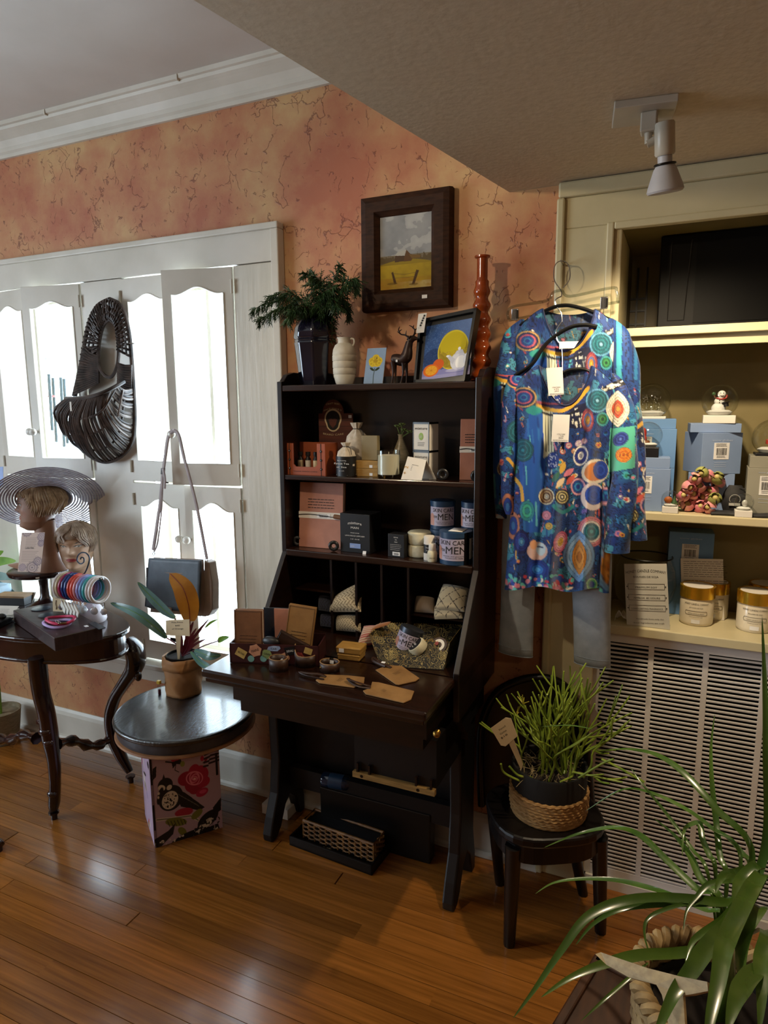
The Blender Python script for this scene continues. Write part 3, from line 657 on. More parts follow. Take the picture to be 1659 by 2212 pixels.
# ---------------------------------------------------------------- black chair
noise_mat('chair_black', '#0a0606', '#050303', 10, rough=.35, coat=.1)
ch = thing('chair', 'black wooden chair with rounded solid back holding a potted plant', 'chair', (-.3, 1.9, 0))
SZ = .40; cf = V((-.13, 1.0, 0)).normalized()
sc = oz(1190, 1795, SZ); sc = V((-.315, 1.86, SZ))
rt_ = V((.86, .5, 0)).normalized(); fw = V((.5, -.86, 0))
seat = []
for i in range(40):
    a = 2*pi*i/40; c, s = math.cos(a), math.sin(a); e = 1/((abs(c)**3+abs(s)**3)**(1/3)); seat.append((e*c*.165, e*s*(.155 if s > 0 else .145)))
MB().prism(seat, sc, rt_, fw, (0, 0, -.03)).build('seat', 'chair_black', ch, bevel=.008, recalc=True)
MB().prism([(x*.93, y*.93) for x, y in seat], sc+V((0, 0, -.03)), rt_, fw, (0, 0, -.055)).build('apron', 'chair_black', ch, recalc=True)
def cl(px, a, b, r): MB().tube(bez([a, a.lerp(b, .5)+V((0, 0, 0)), b], 5), list(np.linspace(r, r*.72, 11)), 10).build('leg', 'chair_black', ch)
f1, f2 = oz(1100, 2040, 0), oz(1297, 2012, 0)
cl(0, sc-rt_*.125+fw*.11-V((0, 0, .04)), f1, .024); cl(0, sc+rt_*.135+fw*.10-V((0, 0, .04)), f2, .024)
cl(0, sc-rt_*.13-fw*.09-V((0, 0, .04)), V((f1.x-.09, f1.y+.24, 0)), .022); cl(0, sc+rt_*.10-fw*.08-V((0, 0, .04)), V((f2.x-.07, f2.y+.14, 0)), .022)
hp = [oy(x, y, 2.03) for x, y in ((1040, 1740), (1037, 1640), (1042, 1560), (1070, 1500), (1115, 1472), (1170, 1463), (1218, 1480), (1250, 1530), (1266, 1600), (1272, 1680), (1278, 1745))]
hb = bez(hp, 4); MB().tube(hb, .013, 8).build('back_frame', 'chair_black', ch)
mb = MB(); mb.add([p+V((0, .003, 0)) for p in hb]+[p+V((0, .011, 0)) for p in hb], [tuple(range(len(hb))), tuple(reversed(range(len(hb), 2*len(hb))))]); mb.build('back_panel', 'chair_black', ch)
# ================================================================ things on the secretary desk
noise_mat('paper', '#ddd8ce', '#d0cabf', 6, rough=.7)
noise_mat('ink', '#1c1a1b', rough=.7)
noise_mat('print_white', '#d9d6cf', rough=.6)
noise_mat('print_cream', '#cdb893', rough=.6)
noise_mat('kraft', '#8a6a44', '#785936', 14, rough=.65, bump=.15)
noise_mat('pink_leather', '#b07a66', '#9c6856', 9, rough=.55, bump=.2, bscale=120)
noise_mat('brown_leather', '#7a5234', '#5e3c24', 12, rough=.5, bump=.25, bscale=110)
noise_mat('dark_leather', '#3a2317', '#26150d', 14, rough=.45, bump=.25, bscale=90)
noise_mat('tan_leather', '#8f6b3e', '#74532c', 12, rough=.6, bump=.25, bscale=120)
noise_mat('orange_card', '#9a4a24', '#853d1c', 6, rough=.55)
noise_mat('header_brown', '#5a2a1c', '#45201a', 7, (1, 1, 9), rough=.5)
noise_mat('cotton', '#cbbfae', '#b5a997', 60, rough=.85, bump=.4)
noise_mat('soap_olive', '#86795a', '#766a4c', 10, rough=.5)
noise_mat('soap_wood', '#a8813f', '#8e6a30', 12, (2, 10, 10), rough=.55)
noise_mat('wax', '#e8e0cc', '#ddd4bd', 12, rough=.45)
noise_mat('stoneware', '#8e8168', '#75694f', 40, (1, 1, 4), rough=.35, bump=.2)
noise_mat('succulent', '#5d6b3a', '#3f4f24', 25, rough=.45)
noise_mat('box_black', '#131316', '#0c0c0e', 10, rough=.45)
noise_mat('tin_blue', '#24405e', '#1d3450', 6, rough=.35)
noise_mat('tin_label', '#aaa3b4', '#9c93a8', 10, rough=.5)
noise_mat('tin_dark', '#42464f', '#353941', 8, rough=.35, metal=.6)
noise_mat('skin_print', '#b98a7c', '#a3705f', 10, rough=.5)
noise_mat('maroon', '#3a1414', '#2a0d0d', 9, rough=.45)
noise_mat('price_white', '#e8e8e8', rough=.6)
noise_mat('lime', '#8fae3c', rough=.5)
noise_mat('label_blue', '#7f96c8', rough=.5)
noise_mat('charcoal', '#202022', '#161617', 30, rough=.35)
glass_mat('clear_glass', '#f4f6f5')
noise_mat('dark_cord', '#17120f', rough=.7)
Z = V((0, 0, 1)); XR = V((1, 0, 0))
def rotv(deg): a = math.radians(deg); return V((math.cos(a), math.sin(a), 0)), V((-math.sin(a), math.cos(a), 0))
def abox(name, mat, par, x0, x1, Y, z0, z1, dep, deg=0, **k):
    """upright box whose front face spans x0..x1 at depth Y, turned by deg about its front-left corner; returns object + frame"""
    X, Yv = rotv(deg); w = x1-x0; O = V((x0, Y, z0))
    o = MB().obox(O+X*w/2+Yv*dep/2+Z*(z1-z0)/2, X*w/2, Yv*dep/2, Z*(z1-z0)/2).build(name, mat, par, **k)
    return o, O, X, Yv, w, z1-z0
def sticker(par, O, X, Y, w, h, mat='price_white', t=.0008, name='price_sticker'):
    X, Y = V(X).normalized(), V(Y).normalized(); n = X.cross(Y)
    return MB().obox(V(O)+X*w/2+Y*h/2+n*t/2, X*w/2, Y*h/2, n*t/2).build(name, mat, par)
def barcode(par, O, X, Y, w, h, seed=1):
    """white label with barcode bars; O lower-left"""
    st = sticker(par, O, X, Y, w, h, name='barcode_label'); X, Y = V(X).normalized(), V(Y).normalized(); n = X.cross(Y)*.0014; mb = MB(); rn = random.Random(seed); x = w*.16
    while x < w*.84:
        b = w*rn.uniform(.012, .035); p = V(O)+X*x+Y*h*.26+n; mb.add([p, p+X*b, p+X*b+Y*h*.42, p+Y*h*.42], [(0, 1, 2, 3)]); x += b+w*rn.uniform(.012, .03)
    scribble(mb, V(O)+X*w*.12+Y*h*.96+n, X, Y, w*.76, h*.22, 3, h*.025, seed); scribble(mb, V(O)+X*w*.2+Y*h*.22+n, X, Y, w*.6, h*.16, 2, h*.025, seed+1)
    mb.build('bars', 'ink', st); return st
# --- top of the hutch -------------------------------------------------
noise_mat('blue_glaze', '#151426', '#0a0a16', 9, rough=.12, coat=.6)
noise_mat('blue_glaze_edge', '#7f98ad', '#5c7488', 20, rough=.3)
bvp = V((oy(683, 829, 1.99).x, 1.99, S1)); vs_ = 1.0
k = .0016
bv = thing('vase', 'tall glossy blue-black faceted stoneware vase filled with evergreen branches', 'vase', bvp)
prof = [(.048, 0), (.052, .02), (.06, .10), (.064, .135), (.0655, .142), (.063, .146), (.0655, .150), (.063, .154), (.067, .160), (.062, .19), (.052, .212), (.046, .218)]
n = 8; pts = []
def oct_(a): return 1/max(math.cos(((a+pi/8) % (pi/4))-pi/8), .9)
mb = MB(); nn = 64
vs = [V((bvp.x, bvp.y, S1))+V((r*1.02*math.cos(2*pi*j/nn)*oct_(2*pi*j/nn), r*1.02*math.sin(2*pi*j/nn)*oct_(2*pi*j/nn), z)) for r, z in prof+[(.040, .216), (.040, .10), (.001, .1)] for j in range(nn)]
fs = [(i*nn+j, i*nn+(j+1) % nn, (i+1)*nn+(j+1) % nn, (i+1)*nn+j) for i in range(len(prof)+2) for j in range(nn)]+[tuple(reversed(range(nn)))]
mb.add(vs, fs, True); mb.build('body', 'blue_glaze', bv)
# evergreen sprays
noise_mat('cedar', '#2c4a24', '#162c14', 30, rough=.55)
noise_mat('twig', '#4b3a26', rough=.7)
eg = thing('evergreen_bunch', 'bunch of drooping cedar branches standing in the blue-black vase', 'branches', (bvp.x, bvp.y, S1+.16))
rn = random.Random(5)
def spray(path, ln0, dens, seed):
    rr = random.Random(seed); pts = bez(path, 10); k = len(pts); br = MB(); br.tube(pts, list(np.linspace(.003, .0012, k)), 5)
    b = br.build('branch', 'twig', eg); mb = MB()
    for i in range(3, k):
        u = i/k
        for q in range(dens):
            d = (pts[i]-pts[i-1]).normalized(); a = rr.uniform(0, 2*pi); x, y = perp(d); side = (x*math.cos(a)+y*math.sin(a))
            tw = (d*.75+side*.8+V((0, 0, -.35))).normalized(); L = ln0*(1.1-.5*u)*rr.uniform(.6, 1.1); p0 = pts[i]; pr = [p0]; dd = tw.copy()
            for s in range(4): dd = (dd+V((0, 0, -.16))+V((rr.uniform(-.2, .2), rr.uniform(-.2, .2), rr.uniform(-.1, .1)))).normalized(); pr.append(pr[-1]+dd*L/4)
            mb.tube(pr, [.0014, .0016, .0016, .0012, .0006], 4, cap=False)
            for s in range(1, 5):
                for sg in (-1, 1):
                    ax = perp(pr[s]-pr[s-1])[rr.randint(0, 1)]*sg; e = pr[s-1].lerp(pr[s], .5); dq = (pr[s]-pr[s-1]).normalized()
                    mb.tube([e, e+(dq*.8+ax*.7)*L*.17, e+(dq*1.2+ax*.8+V((0, 0, -.3)))*L*.3], [.0013, .0013, .0005], 3, cap=False)
    mb.build('foliage', 'cedar', b, kind='stuff')
top = V((bvp.x, bvp.y, S1+.205)); Yp = bvp.y
E_ = lambda x, y, dy=0: oy(x, y, Yp+dy)
for i, (pp, l, d) in enumerate((([(690, 690), (640, 645), (590, 650), (548, 668)], .055, 2), ([(690, 690), (650, 660), (605, 668), (562, 690)], .055, 2), ([(690, 690), (655, 650), (620, 632), (585, 640)], .05, 2),
                             ([(690, 690), (665, 665), (640, 668), (625, 690)], .05, 2), ([(690, 690), (680, 640), (668, 605), (660, 592)], .05, 2), ([(692, 690), (700, 640), (695, 610), (680, 598)], .05, 2),
                             ([(695, 690), (715, 640), (722, 600), (735, 578)], .045, 2), ([(698, 690), (730, 640), (745, 612), (768, 606)], .05, 2), ([(698, 690), (725, 650), (745, 650), (752, 680)], .05, 2),
                             ([(695, 690), (705, 655), (718, 645), (728, 662)], .05, 2), ([(690, 690), (672, 668), (655, 680), (648, 705)], .045, 2), ([(692, 690), (690, 655), (700, 630), (720, 622)], .05, 2), ([(695, 690), (735, 632), (760, 608), (772, 630)], .035, 2))):
    dys = [0, (-.05 if i % 2 else .015), (-.09 if i % 2 else .02), (-.10 if i % 2 else .02)]
    spray([top+V((0, 0, -.06))]+[E_(x, y, dys[j]) for j, (x, y) in enumerate(pp)], l, d, i)
# white banded pitcher
noise_mat('bisque', '#c9c3b4', '#b8b1a0', 30, rough=.55)
wp = V((oy(745, 829, 1.95).x, 1.95, S1)); pj = thing('jug', 'small cream banded pottery jug on top of the desk', 'jug', wp)
pr = [(.026, 0), (.03, .006), (.0365, .03), (.0352, .032), (.0378, .035), (.0382, .05), (.0366, .0525), (.0388, .055), (.039, .072), (.0374, .0745), (.0396, .077), (.0394, .092), (.0378, .0945), (.039, .097), (.0368, .112), (.03, .126), (.021, .132), (.0205, .145), (.024, .15), (.021, .15), (.018, .132), (.02, .1), (0, .1)]
MB().lathe(pr, wp, 32).build('body', 'bisque', pj)
MB().tube(bez([wp+V((.021, 0, .146)), wp+V((.034, 0, .144)), wp+V((.036, 0, .132)), wp+V((.03, 0, .122))], 5), .003, 6).build('handle', 'bisque', pj)
# blue card with a yellow flower
vc_mat('art', .7, spec=.2)
P = Paint(44, 78, '#7e93ac', 2.2); P.mask(P.noise(20, 2)*.5, '#8fa3b8', .7)
P.line([(22, 44), (21, 60), (22, 78)], 1.6, '#33402a'); P.ell(16, 46, 6, 2.5, '#2a3420', .6); P.ell(28, 46, 6, 2.5, '#2a3420', -.6)
for dx, dy, r in ((-7, 0, 9), (7, 0, 9), (0, -7, 8), (-5, 6, 8), (5, 6, 8), (-9, 6, 5), (9, 5, 5)): P.ell(22+dx, 28+dy, r, r*.9, '#b99a1e'); P.ell(22+dx, 28+dy, r*.8, r*.7, '#d6bb2c', 0, 1, 1.2)
P.ell(22, 28, 5, 4, '#a5861a'); P.ell(24, 22, 1.4, 1.4, '#3a3214')
x0, x1 = oy(785, 829, 1.93).x, oy(826, 829, 1.93).x; zt = oy(790, 753, 1.955).z
ca = thing('art_card', 'narrow blue card painted with a single yellow flower', 'card', ((x0+x1)/2, 1.94, S1))
OO = V((x0+.004, 1.955, zt)); P.panel('painting', 'art', ca, OO, V((x1-x0, 0, 0)), V((-.004, -.025, S1-zt+.001)))
MB().add([OO+V((0, .002, 0)), OO+V((x1-x0, .002, 0)), OO+V((x1-x0-.004, -.023, S1-zt+.001)), OO+V((-.004, -.023, S1-zt+.001))], [(0, 1, 2, 3)]).build('backing', 'paper', ca, solid=.002)
# deer figurine
noise_mat('bronze', '#33201a', '#1c100c', 25, rough=.4, metal=.3, bump=.3)
de = thing('deer_figurine', 'dark bronze stag figurine with branching antlers', 'figurine', (oy(868, 829, 1.95).x, 1.95, S1))
DY = 1.955; q = lambda x, y, d=0: oy(x, y, DY+d)
mb = MB()
bod = bez([q(846, 778), q(856, 776), q(868, 778), q(878, 770), q(882, 750), q(885, 738)], 6); mb.tube(bod, list(np.interp(np.linspace(0, 1, len(bod)), [0, .1, .4, .6, .8, 1], [.006, .016, .018, .019, .013, .011])), 12)
mb.tube(bez([q(884, 738), q(890, 732), q(897, 731), q(902, 733)], 4), [.011]*5+[.010, .009, .008, .007, .006, .005, .004, .004], 10)
zf = S1; 
for (x, y, xb, d) in ((849, 782, 846, -.012), (852, 784, 853, .012), (872, 784, 866, -.012), (876, 784, 878, .012)):
    a = q(x, y, d); e = q(xb, 826, d); e.z = zf+.001; mb.tube(bez([a, a.lerp(e, .5)+V((.003, 0, 0)), e], 4), [.009, .0075, .006, .0045, .0035, .003, .003, .003, .0045], 8)
for s in (-1, 1): mb.tube([q(886, 733, .004*s), q(884-2*s, 725, .016*s)], [.004, .001], 6)
mb.build('body', 'bronze', de)
mb = MB()
for s, base, path, tines in ((-1, (884, 731), [(884, 731), (876, 724), (866, 722), (861, 714), (863, 706)], [((866, 722), (858, 716)), ((876, 724), (878, 714)), ((862, 716), (868, 712))]), (1, (890, 730), [(890, 730), (895, 722), (896, 713), (890, 706), (884, 703)], [((896, 713), (903, 708)), ((895, 722), (902, 718)), ((892, 709), (894, 702))])):
    mb.tube(bez([q(x, y, .012*s) for x, y in path], 4), list(np.linspace(.0032, .0012, 17)), 6)
    for a, c in tines: mb.tube([q(*a, .012*s), q(*c, .02*s)], [.0022, .0008], 5)
mb.build('antlers', 'bronze', de); sticker(de, q(855, 782, -.0185), XR, Z, .006, .007)
# still-life painting in black frame, leaning
tl, tr_, bl, brr = oy(905, 690, 1.985), oy(1030, 664, 1.955), oy(893, 822, 1.93), oy(1003, 817, 1.90)
bl.z = S1+.002; brr.z = S1+.002
sp = thing('framed_painting', 'black framed still life of white teapot, yellow bowl and oranges', 'painting', (bl+brr)/2)
P = Paint(120, 150, '#1f3f72', 1.3); P.mask(P.noise(14, 3), '#4a648f', .5); P.mask(np.clip((P.x-30)/110, 0, 1)*np.clip(1.1-P.y/150, 0, 1), '#7487ad', .9); P.mask((P.noise(2.2, 5) > .62)*1., '#5f7fae', .35)
P.ell(26, 95, 26, 28, '#0e1c44', 0, .55); P.mask(((P.y > 122+P.noise(12, 4)*6))*1., '#7d7aa8'); P.mask((P.y > 140)*1., '#9794b8', .7)
P.ell(74, 78, 38, 52, '#8f7a16'); P.ell(73, 62, 33, 38, '#b8a414'); P.ell(74, 78, 37, 51, '#c9b62a', 0, 1, 2.5); P.mask((P.noise(2.4, 7) > .55)*(((P.x-74)/36)**2+((P.y-78)/50)**2 < 1)*(P.y > 80), '#a8902c'); P.poly([(48, 78), (40, 110), (60, 126), (72, 98)], '#8a741a', .6)
P.ell(40, 112, 14, 15, '#c4561a'); P.ell(22, 126, 20, 17, '#cf6418'); P.ell(23, 126, 15, 13, '#dc9a22'); P.ell(23, 126, 2, 2, '#7a3c10')
for k in range(8): P.line([(23, 126), (23+14*math.cos(k*.785), 126+12*math.sin(k*.785))], .8, '#c47a1a')
P.ell(90, 110, 20, 24, '#c9c9cf'); P.ell(96, 114, 13, 18, '#e8e6e2'); P.poly([(78, 92), (102, 90), (98, 80), (84, 82)], '#bcbcc4'); P.ell(90, 77, 3.5, 4.5, '#dcdcdc'); P.poly([(76, 118), (60, 94), (66, 90), (82, 104)], '#b8b9c2'); P.ell(62, 93, 3.5, 2.5, '#e8e8e8'); P.ell(111, 104, 7, 13, '#dedee2', .3, 1, 3.5); P.ell(86, 133, 26, 5, '#b8b6cc', 0, .6)
nrm = (tr_-tl).cross(bl-tl).normalized()
if nrm.y > 0: nrm = -nrm
def quad(u, v, off=0): return tl.lerp(tr_, u).lerp(bl.lerp(brr, u), v)+nrm*off
uL, uR, vT, vB = .12, .955, .11, .955
PO = quad(uL, vT, -.012); 
o = P.panel('painting', 'art', sp, PO, quad(uR, vT, -.012)-PO, quad(uL, vB, -.012)-PO)
mb = MB(); N0 = -nrm
for (u0, v0, u1, v1) in ((0, 0, 1, .05), (0, .955, 1, 1), (0, 0, .045, 1), (.955, 0, 1, 1)):
    c = [quad(u0, v0), quad(u1, v0), quad(u1, v1), quad(u0, v1)]; mb.add(c+[p+N0*.03 for p in c], [(0, 3, 2, 1), (4, 5, 6, 7), (0, 1, 5, 4), (1, 2, 6, 5), (2, 3, 7, 6), (3, 0, 4, 7)])
mb.build('frame', 'black', sp, recalc=True)
c = [quad(0, 0, -.014), quad(1, 0, -.014), quad(1, 1, -.014), quad(0, 1, -.014)]; MB().add(c, [(0, 1, 2, 3)]).build('backing_board', 'black', sp, solid=.003)
tg = [oy(904, 678, 1.965), oy(922, 676, 1.965), oy(916, 718, 1.96), oy(899, 720, 1.96)]
t_ = MB().add(tg, [(0, 1, 2, 3)]).build('gift_tag', 'paper', sp, solid=.001); mb = MB()
for k in range(5): a = tg[3].lerp(tg[0], .35+.12*k).lerp(tg[2].lerp(tg[1], .35+.12*k), .3+.08*k)+V((0, -.001, 0)); mb.add([a, a+V((.003, 0, .006)), a+V((.008, 0, .004)), a+V((.006, 0, -.001))], [(0, 1, 2, 3)])
scribble(mb, tg[3].lerp(tg[0], .3)+V((.003, -.001, 0)), XR, Z, .014, .012, 3, .0008, 3); mb.build('sprig_print', 'ink', t_)
# tall amber vase
m2 = noise_mat('amber_glass', '#b4511f', '#8f3c14', 8, rough=.12, trans=.35, coat=.4)
av = V((oy(1034, 826, 2.03).x, 2.045, S1)); h = oy(1034, 553, 2.045).z-S1
prof = [(.03, 0), (.034, .01)]
for i in range(60):
    u = i/59; r = .030-.010*u+.0042*math.sin(u*2*pi*8.5)*(1 if u < .7 else max(0, (.85-u)/.15)); prof.append((max(r, .015) if u < .82 else .0165, .012+u*(h-.02)))
prof += [(.024, h-.005), (.024, h), (.018, h), (.014, h-.02), (.016, .05), (0, .04)]
av.y = 2.05; tag(MB().lathe(prof, av, 28).build('bottle_vase', m2), 'tall slender amber-orange vase with rippled neck behind the still life', 'vase')
# landscape painting on the wall
fr = thing('framed_painting', 'landscape of barn and fence in wide dark wooden frame on wall', 'painting', (oy(873, 660, YW-.03).x, YW-.04, 1.9))
noise_mat('frame_wood', '#3c2212', '#231208', 7, (4, 4, 14), rough=.62, spec=.2, lo=.3, hi=.7)
FY = YW-.045; fx0, fx1 = oy(777, 540, FY).x, oy(971, 540, FY).x; fz1, fz0 = oy(873, 412, FY).z, oy(873, 667, FY).z
W_, H_ = fx1-fx0, fz1-fz0; cx, cz = (fx0+fx1)/2, (fz0+fz1)/2
secs = [(0, 0, .02), (.004, 0, .04), (.022, .004, .045), (.028, .012, .045), (.052, .018, .045), (.056, .026, .04), (.066, .03, .03), (.068, .03, .026)]   # inset, -, height off wall
mb = MB(); rings = []
for ins, _, hh in secs: rings.append([V((fx0+ins, YW-hh, fz0+ins)), V((fx1-ins, YW-hh, fz0+ins)), V((fx1-ins, YW-hh, fz1-ins)), V((fx0+ins, YW-hh, fz1-ins))])
base_r = [V((fx0, YW-.001, fz0)), V((fx1, YW-.001, fz0)), V((fx1, YW-.001, fz1)), V((fx0, YW-.001, fz1))]; rings = [base_r]+rings
for s in range(4):
    m_b = MB(); n_ = len(rings); s2 = (s+1) % 4
    m_b.add([r[s] for r in rings]+[r[s2] for r in rings], [(i, i+n_, i+1+n_, i+1) for i in range(n_-1)]); m_b.build('frame_rail', 'frame_wood', fr, recalc=True)
P = Paint(116, 178, '#9a9a98', 1.4); P.mask(P.noise(30, 2), '#6e7073', .9); P.mask((P.noise(22, 8) > .52)*P.noise(22, 8), '#c2c0ba', .6); P.mask((P.y > 95)*(P.y < 112)*1., '#6b5a3a', .8); P.mask(((P.noise(5, 4)+(P.y-88)/26) > .95)*(P.y > 80)*(P.y < 118), '#57482c', .9)
P.mask((P.y > 116-10*np.sin(P.x/37))*1., '#8a7420'); P.mask((P.y > 118)*P.noise(18, 6)*1., '#b69a26', .9); P.mask((P.y > 150)*P.noise(16, 7), '#9a6a1e', .8); P.mask((P.y > 160)*np.clip((P.x-20)/80, 0, 1)*P.noise(9, 3), '#c9bd96', .7)
P.poly([(34, 100), (36, 92), (58, 88), (66, 100), (66, 110), (34, 112)], '#4e3a28'); P.poly([(34, 96), (40, 88), (60, 84), (56, 98)], '#a8a49a'); P.poly([(60, 84), (76, 104), (70, 112), (54, 112), (56, 98)], '#5c4026'); P.poly([(66, 96), (92, 100), (90, 106), (72, 106)], '#70552c')
P.poly([(26, 136), (30, 134), (38, 164), (32, 164)], '#4a3520'); P.poly([(82, 134), (88, 136), (78, 168), (72, 168)], '#4a3520'); P.line([(28, 138), (56, 143), (84, 140)], .9, '#5a4a2a'); P.line([(31, 150), (80, 150)], .7, '#5a4a2a'); P.ell(28, 163, 12, 3, '#5a4212', 0, .6); P.ell(76, 168, 10, 3, '#5a4212', 0, .6)
P.panel('painting', 'art', fr, (fx0+.066, YW-.027, fz1-.066), (W_-.132, 0, 0), (0, 0, -(H_-.132)))
sticker(fr, (oy(912, 640, FY).x, YW-.047, fz0+.028), XR, Z, .018, .011)
# --- upper shelf ------------------------------------------------------
def xs(px, Y, py=980): return oy(px, py, Y).x
def zs(px, py, Y): return oy(px, py, Y).z
# orange display carton with cut-out front and bottles
Y0 = 1.90; x0, x1 = xs(617, Y0), xs(702, Y0); zt = zs(660, 958, Y0)
cb = thing('display_carton', 'orange cardboard counter display with cut-out front holding small bottles', 'carton', ((x0+x1)/2, Y0, S2))
W_ = x1-x0; H_ = zt-S2; t_ = .004; dp = .085
poly = [(0, 0), (W_, 0), (W_, H_), (W_*.80, H_), (W_*.80, H_*.34), (W_*.74, H_*.26), (W_*.26, H_*.26), (W_*.20, H_*.34), (W_*.20, H_), (0, H_)]
f_ = MB().prism(poly, (x0, Y0, S2), XR, Z, (0, t_, 0)).build('front', 'orange_card', cb, recalc=True)
MB().box((x0, Y0+dp, S2), (x1, Y0+dp+t_, S2+H_)).box((x0, Y0+t_, S2), (x0+t_, Y0+dp, S2+H_)).box((x1-t_, Y0+t_, S2), (x1, Y0+dp, S2+H_)).box((x0+t_, Y0+t_, S2), (x1-t_, Y0+dp, S2+t_)).build('body', 'orange_card', cb)
mb = MB()
for u in (.1, .9):
    mb.box((x0+W_*u-.0012, Y0-.0008, S2), (x0+W_*u+.0012, Y0-.0002, S2+H_))
    for v in (.2, .48, .76): mb.cyl((x0+W_*u, Y0, S2+H_*v), (x0+W_*u, Y0-.0012, S2+H_*v), .0045, n=10)
letters(mb, 'MADE WITH CARE', (x0+W_/2, Y0-.0008, S2+H_*.1), XR, Z, .0032, W_*.6); mb.build('print', 'dark_cord', f_)
mb = MB()
for u in (.1, .9):
    for v in (.2, .48, .76): mb.ell((x0+W_*u, Y0-.0015, S2+H_*v), .0022, 8, 5)
mb.build('rivet_print', 'steel', f_)
for i in range(4):
    xx = x0+W_*(.2+.2*i); b_ = thing('bottle', ['leftmost', 'second', 'third', 'rightmost'][i]+' small dark labelled bottle in the orange carton', 'bottle', (xx, Y0+.045, S2+t_), 'bottles in the orange carton')
    MB().lathe([(.0085, 0), (.0095, .002), (.0095, .046), (.006, .052), (.006, .056), (.0085, .057), (.0085, .07), (0, .07)], (xx, Y0+.045, S2+t_+.0005), 14).build('body', 'box_black', b_)
    MB().lathe([(.0098, .008), (.0098, .042)], (xx, Y0+.045, S2+t_), 14).build('label', 'paper' if i % 2 else 'print_cream', b_)
# arched header card with a bearded-face emblem
Y0 = 2.05; x0, x1 = xs(690, Y0), xs(763, Y0); zt = zs(722, 863, Y0); zm = zs(722, 893, Y0); hc = thing('header_card', 'brown arched header card printed with round bearded emblem', 'sign', ((x0+x1)/2, Y0, S2))
W_ = x1-x0; poly = [(0, 0), (W_, 0), (W_, zm-S2), (W_*.74, zm-S2)]+[(W_*.43+W_*.31*math.cos(a), (zm-S2)+(zt-zm)*math.sin(a)) for a in np.linspace(.1, pi-.1, 14)]+[(W_*.12, zm-S2), (0, zm-S2)]
MB().prism(poly, (x0, Y0, S2), XR, Z, (0, .004, 0)).build('card', 'header_brown', hc, recalc=True)
ecx, ecz, er = x0+W_*.43, zm-.018, W_*.25; mb = MB(); q_ = lambda r, a, y=.001: V((ecx+r*math.cos(a), Y0-y, ecz+r*math.sin(a)))
MB().prism([(er*1.0*math.cos(a), er*1.0*math.sin(a) if math.sin(a) > -.6 else er*1.35*math.sin(a)) for a in np.linspace(0, 2*pi, 33)[:-1]], (ecx, Y0-.0012, ecz), XR, Z, (0, .001, 0)).build('emblem', 'print_cream', hc, recalc=True)
MB().prism([(er*.82*math.cos(a), er*.82*math.sin(a) if math.sin(a) > -.6 else er*1.2*math.sin(a)) for a in np.linspace(0, 2*pi, 33)[:-1]], (ecx, Y0-.002, ecz), XR, Z, (0, .0007, 0)).build('emblem', 'dark_cord', hc, recalc=True)
mb.prism([(-er*.5, -er*.1), (-er*.2, .0), (0, -er*.06), (er*.2, 0), (er*.5, -er*.1), (er*.36, -er*.6), (0, -er*1.0), (-er*.36, -er*.6)], (ecx, Y0-.0028, ecz), XR, Z, (0, .0007, 0)); mb.build('emblem', 'header_brown', hc, recalc=True)
mb = MB(); letters(mb, 'CRAFT BEER', (ecx, Y0-.001, zt-.016), XR, Z, .006, W_*.4, .004); letters(mb, 'BEARD CARE', (ecx, Y0-.001, ecz-er*1.75), XR, Z, .006, W_*.6, -.004); mb.build('lettering', 'print_cream', hc); mb = MB()
letters(mb, 'FACE MANLY', (ecx, Y0-.0022, ecz+er*.95), XR, Z, .006, er*2.1, .008); mb.build('lettering', 'print_cream', hc)
sticker(hc, (x1-.016, Y0-.0004, zm-.016), XR, Z, .012, .01)
mb = MB()
for z in (zm-.025, zm-.045): mb.box((x0, Y0-.0004, z), (x1, Y0, z+.0012))
mb.build('plank_print', 'dark_cord', hc)
# cotton drawstring bags
def sack(name, label, px0, px1, pyt, Y, band=None, soft=.9):
    x0, x1 = xs(px0, Y), xs(px1, Y); zt = zs((px0+px1)/2, pyt, Y); w = x1-x0; h = zt-S2; cx = (x0+x1)/2
    o = thing(name, label, 'bag', (cx, Y, S2)); mb = MB(); n = 30; prof = [(.0, 0), (.44, 0), (.5, .04), (.5, .35), (.48, .6), (.38, .74), (.2, .84), (.12, .88), (.2, .95), (.24, 1.0), (.0, .97)]
    vs = []
    for r, z in prof:
        for j in range(n):
            a = 2*pi*j/n; rr = r*w*(1+.05*math.sin(5*a+z*9)+(.10*math.sin(9*a) if z > .7 else 0)); vs.append(V((cx+rr*math.cos(a), Y+.5*w*.0+rr*soft*math.sin(a), S2+z*h)))
    k = len(prof); mb.add(vs, [(i*n+j, i*n+(j+1) % n, (i+1)*n+(j+1) % n, (i+1)*n+j) for i in range(k-1) for j in range(n)], True); mb.build('bag', 'cotton', o)
    MB().tube([V((cx+.135*w*math.cos(a), Y+.12*w*math.sin(a), S2+.88*h)) for a in np.linspace(0, 2*pi, 17)[:-1]], .0012, 5, closed=True).tube(bez([V((cx+.1*w, Y-.1*w, S2+.88*h)), V((cx+.35*w, Y-.2*w, S2+.84*h)), V((cx+.45*w, Y-.3*w, S2+.66*h))], 5), .0012, 5).build('drawstring', 'dark_cord', o)
    return o, cx, w, h
o, cx, w, h = sack('drawstring_bag', 'tall unbleached cotton drawstring bag behind the olive soap bar', 747, 796, 913, 1.995)
o, cx, w, h = sack('drawstring_bag', 'small cotton bag wrapped in black label with white lettering', 728, 767, 956, 1.925)
b_ = MB().lathe([(w*.515, .0015), (w*.515, h*.6)], (cx, 1.925, S2), 30, sc=(1, .92)).build('label_band', 'box_black', o)
mb = MB()
